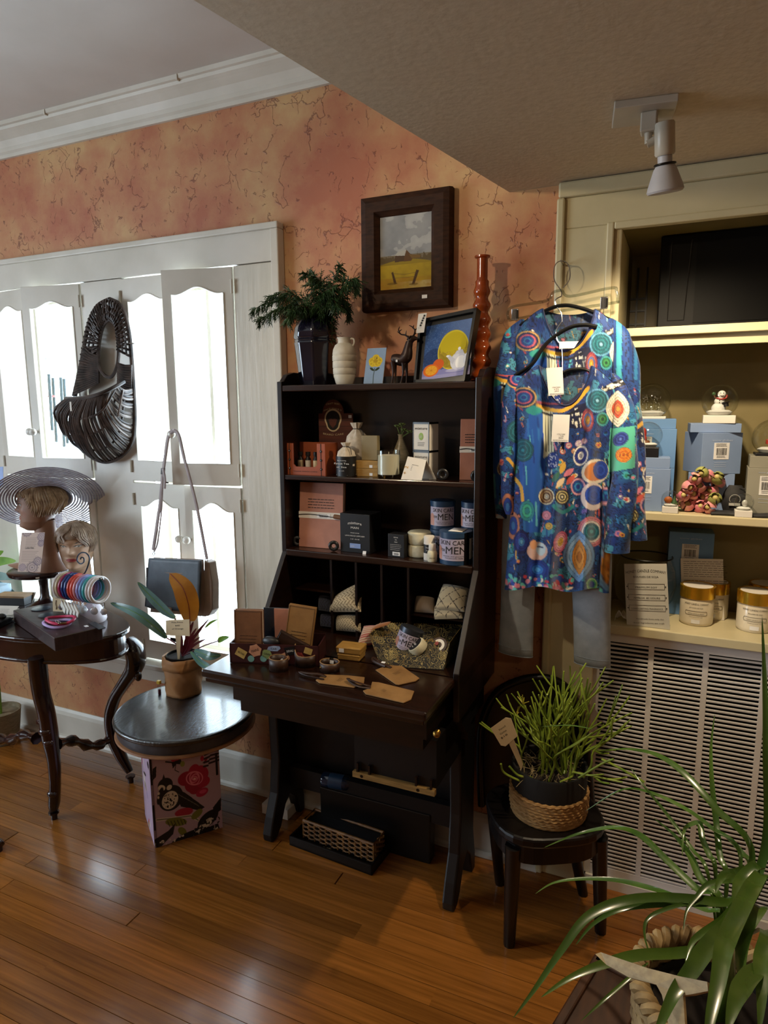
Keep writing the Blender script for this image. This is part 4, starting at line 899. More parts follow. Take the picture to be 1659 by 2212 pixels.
for i, (t, hh, ww) in enumerate((('The Grooming', .004, .5), ('Finest Tea', .007, .8), ('at Sea', .006, .55), ('soak', .003, .3))): letters(mb, t, (cx, 1.925-w*.495, S2+h*(.47-.1*i)), XR, Z, hh*.8, w*ww)
mb.build('lettering', 'print_white', b_)
# wooden soap boxes and olive soap bar
Y0 = 1.93; x0, x1 = xs(766, Y0), xs(816, Y0); hb_ = (zs(790, 995, Y0)-S2)/2
for i in range(2):
    o = tag(MB().box((x0+.001*i, Y0, S2+i*hb_), (x1, Y0+.06, S2+(i+1)*hb_-.0006)).build('soap_box', 'soap_wood', bevel=.0015), ('lower' if i == 0 else 'upper')+' pale wooden soap box of the pair below the olive bar', 'box', 'wooden soap boxes')
    sticker(o, (x1-.03, Y0-.0002, S2+i*hb_+.003), XR, Z, .011, .009)
x0, x1 = xs(781, 1.945), xs(815, 1.945); tag(MB().box((x0, 1.945, S2+2*hb_), (x1, 1.967, zs(798, 941, 1.945))).build('soap_bar', 'soap_olive', bevel=.0015), 'plain olive soap bar standing on two wooden boxes', 'soap')
# candle in a tumbler
Y0 = 1.925; x0, x1 = xs(817, Y0), xs(862, Y0); r = (x1-x0)/2; cx = (x0+x1)/2; zt = zs(840, 973, Y0); cn = thing('candle', 'white candle in a clear glass tumbler on the upper shelf', 'candle', (cx, Y0, S2))
MB().lathe([(r*.93, 0), (r, .003), (r*1.02, zt-S2), (r*.97, zt-S2), (r*.95, .011), (0, .011)], (cx, Y0, S2+.0005), 32).build('glass', 'clear_glass', cn)
MB().lathe([(0, .011), (r*.94, .011), (r*.955, (zt-S2)*.82), (0, (zt-S2)*.81)], (cx, Y0, S2+.001), 32).build('wax', 'wax', cn); MB().cyl((cx, Y0, S2+(zt-S2)*.8), (cx+.001, Y0, S2+(zt-S2)*.95), .001, n=6).build('wick', 'cotton', cn)
# bud vase with succulent
Y0 = 2.01; cx = xs(866, Y0); zt = zs(862, 938, Y0); h = zt-S2; vz = thing('bud_vase', 'grey-brown stoneware bud vase with narrow neck holding a succulent', 'vase', (cx, Y0, S2))
MB().lathe([(.026, 0), (.031, .008), (.033, h*.3), (.028, h*.52), (.016, h*.75), (.009, h*.88), (.0085, h*.96), (.011, h), (.007, h), (.006, h*.8), (0, h*.8)], (cx, Y0, S2), 28).build('body', 'stoneware', vz)
su = thing('succulent', 'green succulent rosettes growing from the bud vase', 'plant', (cx, Y0, zt-.01))
rr = random.Random(3)
for cxp, cyp in ((858, 922), (872, 930), (884, 934), (868, 918)):
    c0 = oy(cxp, cyp, Y0-.01); s0 = MB().tube([V((cx, Y0, zt-.012)), c0], .0018, 5).build('stem', 'succulent', su)
    for k_ in range(13):
        a = k_*2.4; e = .2+.07*k_; d = V((math.cos(a)*math.cos(e), math.sin(a)*math.cos(e), math.sin(e))); L_ = .015-.0006*k_
        MB().tube([c0, c0+d*L_*.5, c0+d*L_], [.0015, .0032, .0006], 6).build('leaf', 'succulent', s0)
# two white cartons, stacked
for i, (pt, pb) in enumerate(((970, 1032), (908, 970))):
    Y0 = 1.945; x0, x1 = xs(893, Y0), xs(931, Y0); zb = S2 if i == 0 else S2+.0885; h = .0875
    o = thing('carton', ('upper' if i else 'lower')+' white mixture carton with black edges in a stack of two', 'box', (x0+.02, Y0+.02, zb), 'white mixture cartons')
    b_, O, X, Yv, w, hh = abox('box', 'paper', o, x0, x1, Y0, zb, zb+h, .052, -14)
    MB().obox(O+X*w/2+Yv*.026+Z*(h-.0025), X*(w/2+.0006), Yv*.0266, Z*.003).build('lid_edge', 'black', o)
    mb = MB()
    for c_ in (O, O+X*w): mb.obox(c_+Z*h/2, X*.0011, Yv*.0011, Z*h/2)
    mb.obox(O+X*w/2+Z*.0012, X*w/2, Yv*.0011, Z*.0012); mb.build('edge_print', 'black', b_)
    mb = MB(); letters(mb, 'mixture', O+X*w/2-Yv*.0009+Z*h*.74, X, Z, .0085, w*.78); scribble(mb, O+X*w*.28-Yv*.0009+Z*h*.3, X, Z, w*.45, h*.16, 3, .0012, 2); mb.build('lettering', 'ink', b_)
    if i: lm = MB().prism([(.0085*math.cos(a), .0115*math.sin(a)) for a in np.linspace(0, 2*pi, 21)[:-1]], O+X*w/2-Yv*.0009+Z*h*.5, X, Z, Yv*.0007).build('lime_print', 'lime', b_); mb = MB(); letters(mb, 'LIME', O+X*w/2-Yv*.0016+Z*h*.5, X, Z, .003); letters(mb, 'MINT', O+X*w/2-Yv*.0016+Z*h*.455, X, Z, .003); mb.build('lettering', 'print_white', lm)
# folded price card
a_, b2, c_, d_ = oy(881, 986, 1.905), oy(921, 994, 1.905), oy(911, 1040, 1.885), oy(866, 1035, 1.885); a_.z += .0; c_.z = d_.z = S2+.0008
fc = thing('tent_card', 'white folded tent card printed with gold numerals on shelf edge', 'card', ((c_+d_)/2))
MB().add([a_, b2, c_, d_], [(0, 3, 2, 1)]).build('front_leaf', 'paper', fc, solid=.0008)
e_ = oy(943, 1031, 1.93); g_ = e_+(a_-b2)*.9; e_.z = g_.z = S2+.0008; MB().add([a_, b2, e_, g_], [(0, 1, 2, 3)]).build('rear_leaf', 'paper', fc, solid=.0008)
ex = (b2-a_).normalized(); ey = (a_-d_).normalized(); mb = MB(); n_ = ex.cross(ey)*.0015; letters(mb, '2', d_.lerp(a_, .55)+ex*.012+n_, ey, -ex, .012); letters(mb, '+', d_.lerp(a_, .3)+ex*.012+n_, ey, -ex, .012); mb.build('lettering', 'brass', fc)
mb = MB(); scribble(mb, d_.lerp(a_, .72)+ex*.022+n_, ex, ey, .025, .022, 5, .0013, 1); mb.build('lettering', 'ink', fc)
# black ring holders
def torus(mb, c, R, r, ax, n=24, k=10):
    x, y = perp(V(ax)); mb.tube([V(c)+R*(x*math.cos(a)+y*math.sin(a)) for a in np.linspace(0, 2*pi, n+1)[:-1]], r, k, closed=True); return mb
for (px, py, Y0, zb, lab) in ((957, 1018, 1.915, S2, 'black glazed ring standing beside the tent card'), (1030, 1024, 1.905, S2, 'black glazed ring in front of the right-hand journal'), (717, 1169, 1.905, S3, 'black glazed ring in front of the pink journal'), (638, 1166, 1.93, S3, 'black glazed ring left of the pink journal')):
    R = .0125; tag(torus(MB(), (xs(px, Y0), Y0, zb+R+.0062), R, .006, (.35, -1, 0)).build('ring_holder', 'charcoal'), lab, 'ring')
# journal on the right
def journal(name, label, px0, px1, pyt, Y, zb, deg, mat, band=True, th=.018, lean=.02, rows=3, seed=1):
    x0, x1 = xs(px0, Y), xs(px1, Y); zt = zs((px0+px1)/2, pyt, Y); X, Yv = rotv(deg); w = (x1-x0)/math.cos(math.radians(deg)); up = (V((0, 0, zt-zb))+Yv*lean).normalized(); h = zt-zb; O = V((x0, Y, zb+.0005)); nn_ = X.cross(up)
    o = thing(name, label, 'journal', O+X*w/2); mb = MB(); mb.obox(O+X*w/2+up*h/2-nn_*.0015, X*w/2, up*h/2, nn_*.0015); c = mb.build('cover', mat, o, bevel=.0015)
    MB().obox(O+X*w/2+up*h/2-nn_*(th-.0015), X*w/2, up*h/2, nn_*.0015).build('cover', mat, o); MB().obox(O+X*(w/2+.001)+up*h/2-nn_*th/2, X*(w/2-.003), up*(h/2-.004), nn_*(th/2-.003)).build('pages', 'paper', o)
    mb = MB(); scribble(mb, O+X*w*.2+up*h*.76+nn_*.0008, X, up, w*.68, h*.17, rows, .0022, seed); mb.build('lettering', 'dark_cord', c)
    if band:
        bd = MB().obox(O+X*w/2+up*h*.5-nn_*th/2, X*(w/2+.0015), up*h*.05, nn_*(th/2+.0012)).build('paper_band', 'paper', o); barcode(bd, O+X*w*.42+up*h*.465+nn_*.0014, X, up, w*.3, h*.06)
        MB().tube([O+X*w*f+up*(h*.5+.003*math.sin(6*f))+nn_*.0035 for f in np.linspace(-.01, .82, 12)], .0012, 5).build('tie', 'dark_cord', o)
        MB().cyl(O+X*w*.82+up*h*.5+nn_*.006, O+X*w*1.0+up*h*.485+nn_*.006, .0075, n=14).build('toggle', 'brown_leather', o)
    return o
journal('journal', 'large pink leather journal with paper band and wooden toggle', 640, 733, 1044, 1.925, S3, 3, 'pink_leather', rows=4)
journal('journal', 'pink leather journal half in shade at right end of upper shelf', 993, 1042, 905, 1.94, S2, 12, 'pink_leather', rows=4, seed=4)
# --- lower shelf ------------------------------------------------------
Y0 = 1.915; x0, x1 = xs(735, Y0, 1150), xs(800, Y0, 1150); zt = zs(765, 1110, Y0); o = thing('carton', 'black diffuser carton lettered mixture man', 'box', ((x0+x1)/2, Y0, S3))
b_, O, X, Yv, w, h = abox('box', 'box_black', o, x0, x1, Y0, S3, zt, .085, -2, bevel=.001); mb = MB(); F_ = O-Yv*.0008
letters(mb, 'mixture', F_+X*w*.5+Z*h*.74, X, Z, .009, w*.46, .003); letters(mb, 'MAN', F_+X*w*.5+Z*h*.62, X, Z, .007, w*.26); letters(mb, 'SMOKE WOOD', F_+X*w*.5+Z*h*.5, X, Z, .003, w*.3); letters(mb, 'LAVA ROCK DIFFUSER', F_+X*w*.5+Z*h*.42, X, Z, .0042, w*.66); letters(mb, '10 OZ', F_+X*w*.5+Z*h*.34, X, Z, .003, w*.3); mb.build('lettering', 'print_white', b_)
lb = sticker(b_, F_+X*w*.33+Z*h*.12, X, Z, w*.36, h*.12, 'label_blue', name='label'); mb = MB(); letters(mb, 'LAVA', F_+X*w*.42+Z*h*.155-Yv*.001, X, Z, .004); mb.build('lettering', 'print_white', lb); sticker(o, V((x0+w*.8, Y0-.014, S3+.0002)), XR, V((0, .3, 1)), .012, .011)
Y0 = 1.905; x0, x1 = xs(838, Y0, 1180), xs(874, Y0, 1180); zt = zs(856, 1154, Y0); o = thing('carton', 'small black carton with barcode beside the cream soaps', 'box', ((x0+x1)/2, Y0, S3)); b_, O, X, Yv, w, h = abox('box', 'box_black', o, x0, x1, Y0, S3, zt, .045, -4, bevel=.001); F_ = O-Yv*.0008
mb = MB(); letters(mb, 'REFINE', F_+X*w*.5+Z*h*.84, X, Z, .0035); letters(mb, 'OIL', F_+X*w*.5+Z*h*.74, X, Z, .0035); letters(mb, 'MAN', F_+X*w*.5+Z*h*.64, X, Z, .0035); scribble(mb, F_+X*w*.15+Z*h*.58, X, Z, w*.7, h*.3, 4, .0008, 5); mb.build('lettering', 'print_white', b_); barcode(b_, F_+X*w*.3+Z*h*.08, X, Z, w*.45, h*.16)
# cream wrapped soaps
Y0 = 1.955; x0, x1 = xs(882, Y0, 1170), xs(931, Y0, 1170); r = (x1-x0)/2; cx = (x0+x1)/2; zt = zs(905, 1144, Y0)-.004; h = (zt-S3)/2
noise_mat('soap_cream', '#cfc9ae', '#b7b196', 35, rough=.6, bump=.7)
for i in range(2): tag(MB().lathe([(0, 0), (r*.9, 0), (r, .004), (r*1.02, h*.5), (r, h-.004), (r*.86, h-.0005), (0, h-.0005)], (cx+.001*i, Y0, S3+i*h), 32).build('soap_puck', 'soap_cream'), ('upper' if i else 'lower')+' cream wrapped round soap of a stack on the lower shelf', 'soap', 'round soaps on lower shelf')
# small bottles
Y0 = 1.915; x0, x1 = xs(916, Y0, 1180), xs(938, Y0, 1180); cx = (x0+x1)/2; r = (x1-x0)/2; zt = zs(927, 1157, Y0); h = zt-S3; o = thing('bottle', 'slim white bottle with black label beside the blue tins', 'bottle', (cx, Y0, S3))
MB().lathe([(r*.95, 0), (r, .002), (r, h*.68), (r*.98, h*.72), (r*.98, h-.002), (r*.9, h), (0, h)], (cx, Y0, S3), 24).build('body', 'paper', o); MB().lathe([(r*1.01, h*.3), (r*1.01, h*.66)], (cx, Y0, S3), 24).build('label', 'box_black', o); mb = MB()
letters_cyl(mb, 'TONIC', (cx, Y0, S3), r*1.02, -pi/2+.3, h*.5, .005, r*1.3); letters_cyl(mb, 'beard', (cx, Y0, S3), r*1.02, -pi/2+.3, h*.4, .004, r); mb.build('lettering', 'print_white', o)
Y0 = 1.885; cx = xs(931, Y0, 1195); r = .0155; zt = zs(931, 1176, Y0); h = zt-S3; o = thing('jar', 'small glass jar with white cap at the shelf edge', 'jar', (cx, Y0, S3)); MB().lathe([(r*.9, 0), (r, .003), (r, h*.5), (r*.8, h*.62), (r*.66, h*.64), (0, h*.64)], (cx, Y0+.012, S3), 24).build('body', 'soap_cream', o); MB().lathe([(r*.7, h*.62), (r*.74, h*.64), (r*.74, h*.96), (r*.68, h), (0, h)], (cx, Y0+.012, S3), 24).build('cap', 'paper', o)
mb = MB(); letters_cyl(mb, 'SALVE', (cx, Y0+.012, S3), r*1.01, -pi/2+.3, h*.2, .004, r*1.2); mb.build('lettering', 'ink', o)
# skin-care tins
def tin(cx, Y, zb, r, h, label, ang=.3, body='tin_blue', ax=None, X=None, strap=False, base=None, tagit=True):
    c = V((cx, Y, zb)) if base is None else V(base); o = thing('tin', label, 'tin', c, 'skin care tins')
    A = V(ax).normalized() if ax else Z; Xd = V(X).normalized() if X else XR
    MB().lathe([(0, 0), (r, 0), (r, h), (r*.96, h), (0, h-.002)], c, 36, A, Xd).build('can', body, o); MB().lathe([(r*1.03, h*.86), (r*1.03, h+.002), (r*.97, h+.003), (0, h+.001)], c, 36, A, Xd).build('lid', body, o)
    n_ = 24; lbm = MB(); a0, a1 = -pi/2+ang-1.25, -pi/2+ang+1.15; Yd = A.cross(Xd)
    lbm.grid(lambda u, v: c+A*(h*(.14+.68*v))+(r+.0006)*(Xd*math.cos(a0+(a1-a0)*u)+Yd*math.sin(a0+(a1-a0)*u)), n_, 2); lb = lbm.build('label', 'tin_label', o)
    MB().grid(lambda u, v: c+A*(h*(.15+(.34+.1*math.sin(3*u))*v))+(r+.0010)*(Xd*math.cos(a0+.05+.55*u)+Yd*math.sin(a0+.05+.55*u)), 8, 6).build('hand_print', 'skin_print', lb)
    mb = MB(); am = -pi/2+ang+.12; R2 = r+.0012; kw = dict(ax=A, X=Xd)
    letters_cyl(mb, 'SKIN CARE', c, R2, am, h*.64, h*.14, r*1.9, **kw); letters_cyl(mb, 'MEN', c, R2, am+.22, h*.36, h*.23, r*1.35, **kw); letters_cyl(mb, 'FOR', c, R2, am-.68, h*.42, h*.09, r*.34, **kw); letters_cyl(mb, 'beauty and grooming', c, R2, am+.1, h*.27, h*.03, r*1.5, **kw); letters_cyl(mb, 'handmade daily', c, R2, am+.1, h*.21, h*.03, r*1.2, **kw); mb.build('lettering', 'ink', lb)
    if strap:
        MB().grid(lambda u, v: c+A*(h*(.0+1.02*v))+(r+.0022)*(Xd*math.cos(a1-.3+.4*u)+Yd*math.sin(a1-.3+.4*u)), 6, 2).build('strap', 'black', o); MB().grid(lambda u, v: c+A*(h*(.16+.66*v))+(r+.0016)*(Xd*math.cos(a1+.1+.6*u)+Yd*math.sin(a1+.1+.6*u)), 8, 2).build('back_label', 'paper', o)
        MB().grid(lambda u, v: c+A*(h+.004)+Xd*(r*(-.3+.9*u))+Yd*(r*(-.6+1.2*v)), 2, 2).build('leaflet', 'paper', o, solid=.0006)
    return o
def cyl_from(px0, px1, Y, py=1150): x0, x1 = xs(px0, Y, py), xs(px1, Y, py); return (x0+x1)/2, (x1-x0)/2/1.06
cx, r = cyl_from(930, 983, 1.985); hT = .088
tin(cx, 1.985, S3, r, hT, 'lower blue skin care tin of left stack, mostly hidden', .1); tin(cx, 1.985, S3+hT+.004, r, hT, 'upper blue skin care tin of left stack on lower shelf', .25)
cx2 = xs(1022, 1.99, 1150); tin(cx2, 1.995, S3, r, hT, 'lower blue skin care tin in the right corner', .0); tin(cx2, 1.995, S3+hT+.004, r, hT, 'upper blue skin care tin in the right corner', -.1)
cx, r = cyl_from(949, 1019, 1.915, 1180); tin(cx, 1.918, S3, r, .098, 'front blue skin care tin with black strap around it', .0, strap=True)
# ================================================================ things on the writing lid, in the pigeonholes, under the desk
vc_mat('sticker_art', .45)
def L_(px, py, z=LZ): return oz(px, py, z)
# sticker-covered box with books
fl_, fr_ = L_(497, 1432), L_(690, 1440); X = (fr_-fl_); X.z = 0; wB = X.length; X.normalize(); Yv = V((-X.y, X.x, 0)); hB = .062; dB = .10
sb = thing('sticker_box', 'dark maroon open box covered with travel stickers at left of lid', 'box', fl_+X*wB/2)
O = fl_+Z*.0008
ft = MB().obox(O+X*wB/2+Yv*.002+Z*hB/2, X*wB/2, Yv*.002, Z*hB/2).build('front', 'maroon', sb)
for nm, c, a, b_, cc in (('back', O+X*wB/2+Yv*(dB-.002)+Z*hB*.55, X*wB/2, Yv*.002, Z*hB*.55), ('side', O+X*.002+Yv*dB/2+Z*hB/2, X*.002, Yv*dB/2, Z*hB/2), ('side', O+X*(wB-.002)+Yv*dB/2+Z*hB/2, X*.002, Yv*dB/2, Z*hB/2), ('bottom', O+X*wB/2+Yv*dB/2+Z*.002, X*wB/2, Yv*dB/2, Z*.002)): MB().obox(c, a, b_, cc).build(nm, 'maroon', sb)
def stick(u, v, pts, mat, word=None, rot=0, sz=.02, wm_='ink'):
    c = O+X*wB*u+Z*hB*v-Yv*.0009; cr, sr = math.cos(rot), math.sin(rot); X2 = X*cr+Z*sr; Z2 = -X*sr+Z*cr
    s_ = MB().prism([(a*sz, b*sz) for a, b in pts], c, X2, Z2, Yv*.0007).build('sticker', mat, ft, recalc=True)
    if word:
        mb = MB(); letters(mb, word, c-Yv*.0004-Z2*sz*.18, X2, Z2, sz*.42, sz*1.3); mb.build('lettering', wm_, s_)
for nm, c1, c2 in (('st_yellow', '#b59a5c', '#a08548'), ('st_orange', '#b9886a', '#a8735a'), ('st_blue', '#8b9ab4', '#6f80a2'), ('st_green', '#7f8e5a', '#6d7c48'), ('st_teal', '#6f9a94', '#5a847e'), ('st_red', '#8e3a34', '#7a2c28')): noise_mat(nm, c1, c2, 60, rough=.5)
circ = lambda n, r=1, w=0, k=0: [((r+w*math.cos(k*a))*math.cos(a), (r+w*math.cos(k*a))*math.sin(a)) for a in np.linspace(0, 2*pi, n+1)[:-1]]
sq = [(-1, -.8), (1, -.8), (1, .8), (-1, .8)]
stick(.13, .52, sq, 'st_yellow', 'ALOHA', -.5, .016); stick(.29, .68, circ(18, 1, .12, 6), 'st_orange', 'MAINE', .3, .019); stick(.5, .8, [(-1.5, -.3), (-1.2, .4), (0, .7), (1.3, .6), (1.5, .1), (.8, -.5), (-.7, -.5)], 'st_blue', 'CAR', 0, .014); stick(.42, .52, circ(16, 1, .1, 5), 'st_green', 'GRIN', -.2, .015)
stick(.24, .25, circ(12, .8), 'st_teal', None, 0, .013); stick(.38, .28, circ(12, .8), 'st_teal', None, 0, .013); stick(.68, .72, sq, 'box_black', 'DENALI', .2, .016, 'print_white'); stick(.62, .4, circ(14, .9, .1, 4), 'st_orange', 'WOW', -.3, .016); stick(.78, .45, circ(14, 1, .1, 7), 'st_red', 'HI', .1, .014); stick(.88, .75, sq, 'st_yellow', None, -.3, .012); stick(.92, .3, circ(12, .8), 'st_blue', None, 0, .012)
def book(name, label, cat, c, Xd, up, w, h, th, mat, rows=3, seed=1, stitched=True):
    Xd, up = V(Xd).normalized(), V(up).normalized(); nn_ = Xd.cross(up); c = V(c); o = thing(name, label, cat, c)
    cv = MB().obox(c+up*h/2, Xd*w/2, up*h/2, nn_*.0015).build('cover', mat, o, bevel=.001); MB().obox(c+up*h/2-nn_*th, Xd*w/2, up*h/2, nn_*.0015).build('cover', mat, o); MB().obox(c+up*h/2-nn_*th/2, Xd*(w/2-.002), up*(h/2-.003), nn_*(th/2-.0015)).build('pages', 'paper', o)
    mb = MB(); scribble(mb, c-Xd*w*.3+up*h*.5+nn_*.0021, Xd, up, w*.6, h*.2, rows, .0016, seed)
    if stitched:
        for a, b_ in (((-.46, .03), (.46, .03)), ((-.46, .97), (.46, .97)), ((-.46, .03), (-.46, .97)), ((.46, .03), (.46, .97))):
            p0, p1 = c+Xd*w*a[0]+up*h*a[1]+nn_*.002, c+Xd*w*b_[0]+up*h*b_[1]+nn_*.002; mb.tube([p0, p1], .0005, 4)
    mb.build('print', 'dark_leather', cv); return o
FB = lambda px, d: (lambda p: V((p.x, p.y, LZ+.006)))(O+X*(px)+Yv*d)
book('notebook', 'smooth brown leather notebook standing at left end of sticker box', 'notebook', O+X*.052+Yv*.025+Z*.006, X, Z+Yv*.05, .09, .152, .014, 'brown_leather', 3, 2)
book('notebook', 'tan stitched leather notebook leaning right in the sticker box', 'notebook', O+X*.196+Yv*.045+Z*.014, X+Z*-.13, Z+X*.13+Yv*.1, .085, .155, .012, 'tan_leather', 3, 5)
gb = thing('notebook', 'grey notebook in clear glossy sleeve behind the tan notebook', 'notebook', O+X*.15+Yv*.072)
MB().obox(O+X*.152+Yv*.074+Z*.08, X*.03, Yv*.004, Z*.072).build('cover', 'pink_leather', gb); noise_mat('gloss_sleeve', '#2c3440', '#1c222c', 8, rough=.12, coat=.5); MB().obox(O+X*.128+Yv*.077+Z*.08, X*.042, Yv*.002, Z*.074).build('sleeve', 'gloss_sleeve', gb, bevel=.002)
book('notebook', 'dark reddish leather notebook lying aslant inside the sticker box', 'notebook', O+X*.165+Yv*.018+Z*.012, X*.8-Z*.42, Z*.8+X*.42, .10, .075, .008, 'dark_leather', 2, 7)
tag(MB().ell(O+X*.125+Yv*.018+Z*.066, (.03, .014, .016)).build('leather_pouch', 'box_black'), 'black rounded pouch peeking out of the sticker box', 'pouch')
# leather cuffs
def cuff(px, py, R, h, label, ang, mat='dark_leather', tall=0):
    c = L_(px, py); o = thing('leather_cuff', label, 'cuff', c, 'leather cuffs on the lid'); mb = MB(); n_ = 36
    def fn(u, v):
        a = ang+u*2*pi*.93; r = R*(1+.06*u); return c+V((r*math.cos(a), r*.86*math.sin(a), .001+h*v+(tall*max(0, math.sin(a-ang-.6)) if v > .5 else 0)))
    mb.grid(fn, n_, 2); mb.build('band', mat, o, solid=.003)
    e = MB(); e.tube([fn(i/(n_-1), 1) for i in range(n_)], .0017, 5); e.build('edge', 'tan_leather', o); mb = MB(); mb.ell(fn(.35, .5)+V((0, -.002, 0)), .003, 8, 6); mb.build('snap', 'brass', o)
    p_ = c+V((-.012, R*.78, h*.45)); sticker(o, p_, XR, V((0, .15, 1)), .014, .010); return o
cuff(602, 1446, .027, .036, 'dark leather cuff with red-dotted price tag in front of sticker box', 1.2)
cuff(660, 1436, .031, .034, 'leather cuff with raised flap, middle of the three on the lid', .6, tall=.03)
cuff(712, 1448, .028, .026, 'low dark leather cuff at right beside the wooden boxes', 2.0)
# stacked wooden boxes
c0 = L_(752, 1428); Xw, Yw_ = rotv(6)
for i in range(2):
    ww, hh = (.036, .019) if i == 0 else (.040, .021); zc = .001+(hh/2 if i == 0 else .020+hh/2)
    o = thing('wooden_box', ('lower' if i == 0 else 'upper')+' honey-coloured little wooden box of the pair on the lid', 'box', c0+Z*(.001+.02*i), 'little wooden boxes')
    MB().obox(c0+Yw_*.03+Z*zc, Xw*ww, Yw_*.028, Z*hh/2).build('body', 'soap_wood', o, bevel=.003)
    MB().obox(c0+Yw_*.03+Z*(zc+hh/2-.004), Xw*(ww+.001), Yw_*.029, Z*.0035).build('lid', 'soap_wood', o, bevel=.003)
    if i: sticker(o, c0-Xw*.03+Yw_*.0008+Z*(zc-.006), Xw, Z, .016, .012)
# red striped sock
vc_mat('knit', .85, sheen=.3)
def drape(name, label, cat, corners, bulge, pfn, group=None, nu=40, nv=30, th=.012):
    """soft folded cloth over four corners (bl, br, tr, tl) with rounded top"""
    a, b_, c, d = [V(q) for q in corners]; nn_ = (b_-a).cross(d-a).normalized(); P_ = []; C_ = []
    for side in (1, -1):
        for j in range(nv):
            for i in range(nu):
                u, v = i/(nu-1), j/(nv-1); p = a.lerp(b_, u).lerp(d.lerp(c, u), v); w_ = (math.sin(pi*u)**.35)*(math.sin(pi*v)**.35); P_.append(p+nn_*(bulge*w_ if side > 0 else -.002*w_)); C_.append(pfn(u, v))
    F_ = []
    for s in range(2):
        for j in range(nv-1):
            for i in range(nu-1):
                q = s*nu*nv+j*nu+i; F_.append((q, q+1, q+nu+1, q+nu) if s == 0 else (q, q+nu, q+nu+1, q+1))
    return tag(mk(name, P_, F_, True, 'knit', cols=np.array(C_)), label, cat, group)
RED, CRMs = np.array(hx('#8e3230')), np.array(hx('#a8967e'))
drape('sock', 'red and beige striped sock lying by the swirl tray', 'sock', [L_(770, 1398, LZ+.004), L_(815, 1392, LZ+.004), L_(830, 1352, LZ+.05), L_(786, 1352, LZ+.05)], .016, lambda u, v: RED if (v*9) % 1 < .42 else CRMs)
# knitted socks in the pigeonholes
def knit(c1, c2, s=26):
    A_, B_ = np.array(hx(c1)), np.array(hx(c2)); return lambda u, v: A_ if (math.sin(u*s*2.2+math.sin(v*s*3)*1.2)*math.sin(v*s*2)) > -.15 else B_
Yq = 1.905; YC = lambda px, py, y=Yq: oy(px, py, y)
drape('sock', 'upper cream cable-knit sock bulging from the second pigeonhole', 'sock', [YC(712, 1322), YC(780, 1322), YC(782, 1258, 1.96), YC(722, 1295, 1.94)], .035, knit('#b8a888', '#6f5f46'), 'knitted socks', 70, 60)
drape('sock', 'lower cream cable-knit sock folded in the second pigeonhole', 'sock', [YC(727, 1362), YC(780, 1366), YC(779, 1330, 1.94), YC(728, 1330, 1.94)], .03, knit('#a8987a', '#64563e'), 'knitted socks', 70, 60)
drape('sock', 'upper navy knitted sock in the first pigeonhole', 'sock', [YC(688, 1318, 1.93), YC(715, 1322, 1.93), YC(716, 1290, 1.97), YC(690, 1287, 1.97)], .02, knit('#2a2c3c', '#12131c', 14), 'knitted socks')
drape('sock', 'lower navy knitted sock in the first pigeonhole', 'sock', [YC(692, 1352, 1.93), YC(725, 1356, 1.93), YC(724, 1330, 1.97), YC(693, 1328, 1.97)], .02, knit('#2a2c44', '#12131c', 14), 'knitted socks')
A_, B_ = np.array(hx('#a89878')), np.array(hx('#2c2018'))
def argyle(u, v):
    a, b_ = (u*2.4+v*2.2) % 1, (u*2.4-v*2.2) % 1; return B_ if min(a, 1-a, b_, 1-b_) < .045 and math.sin(u*40+v*31) > -.5 else A_
drape('sock', 'upper tan sock with dark lattice pattern in right pigeonhole', 'sock', [YC(940, 1316), YC(1004, 1322), YC(1014, 1272, 1.97), YC(958, 1262, 1.97)], .03, argyle, 'lattice socks', 70, 60)
drape('sock', 'lower tan sock with dark lattice pattern in right pigeonhole', 'sock', [YC(938, 1338), YC(1000, 1336), YC(1004, 1318, 1.96), YC(940, 1310, 1.96)], .03, argyle, 'lattice socks', 60, 40)
drape('sock', 'plain taupe sock tucked behind the grey tin', 'sock', [YC(895, 1322, 1.93), YC(940, 1325, 1.93), YC(938, 1292, 1.97), YC(900, 1288, 1.97)], .025, lambda u, v: np.array(hx('#7c6a56')))
# swirl-printed tray with tin and soaps
tcn = [L_(822, 1440), L_(958, 1448), L_(985, 1412), L_(848, 1402)]; rm = [L_(797, 1372, LZ+.062), L_(972, 1388, LZ+.062), L_(1000, 1350, LZ+.062), L_(822, 1345, LZ+.062)]
for q in tcn: q.z = LZ+.001
ty = thing('tray_basket', 'flared black tray printed with gold swirls, beaded along the rim', 'tray', (tcn[0]+tcn[2])/2)
vc_mat('swirl', .4)
def swirl(w_, h_, seed):
    Pn = Paint(w_, h_, '#12100c', 1.3); rn_ = random.Random(seed); n1_ = Pn.noise(22, seed); n2_ = Pn.noise(12, seed+1)
    for k_ in range(7): Pn.mask((np.abs(n1_-(.25+k_*.085)) < .008)*1., '#8a7a4a')
    for k_ in range(5):
        cx_, cy_ = rn_.uniform(8, w_-8), rn_.uniform(6, h_-6)
        for r_ in (3, 7, 11): Pn.ell(cx_, cy_, r_, r_*.8, '#9a8a56', rn_.random()*3, 1, .9)
    Pn.mask((n2_ > .72)*1., '#6a5222', .5); return Pn
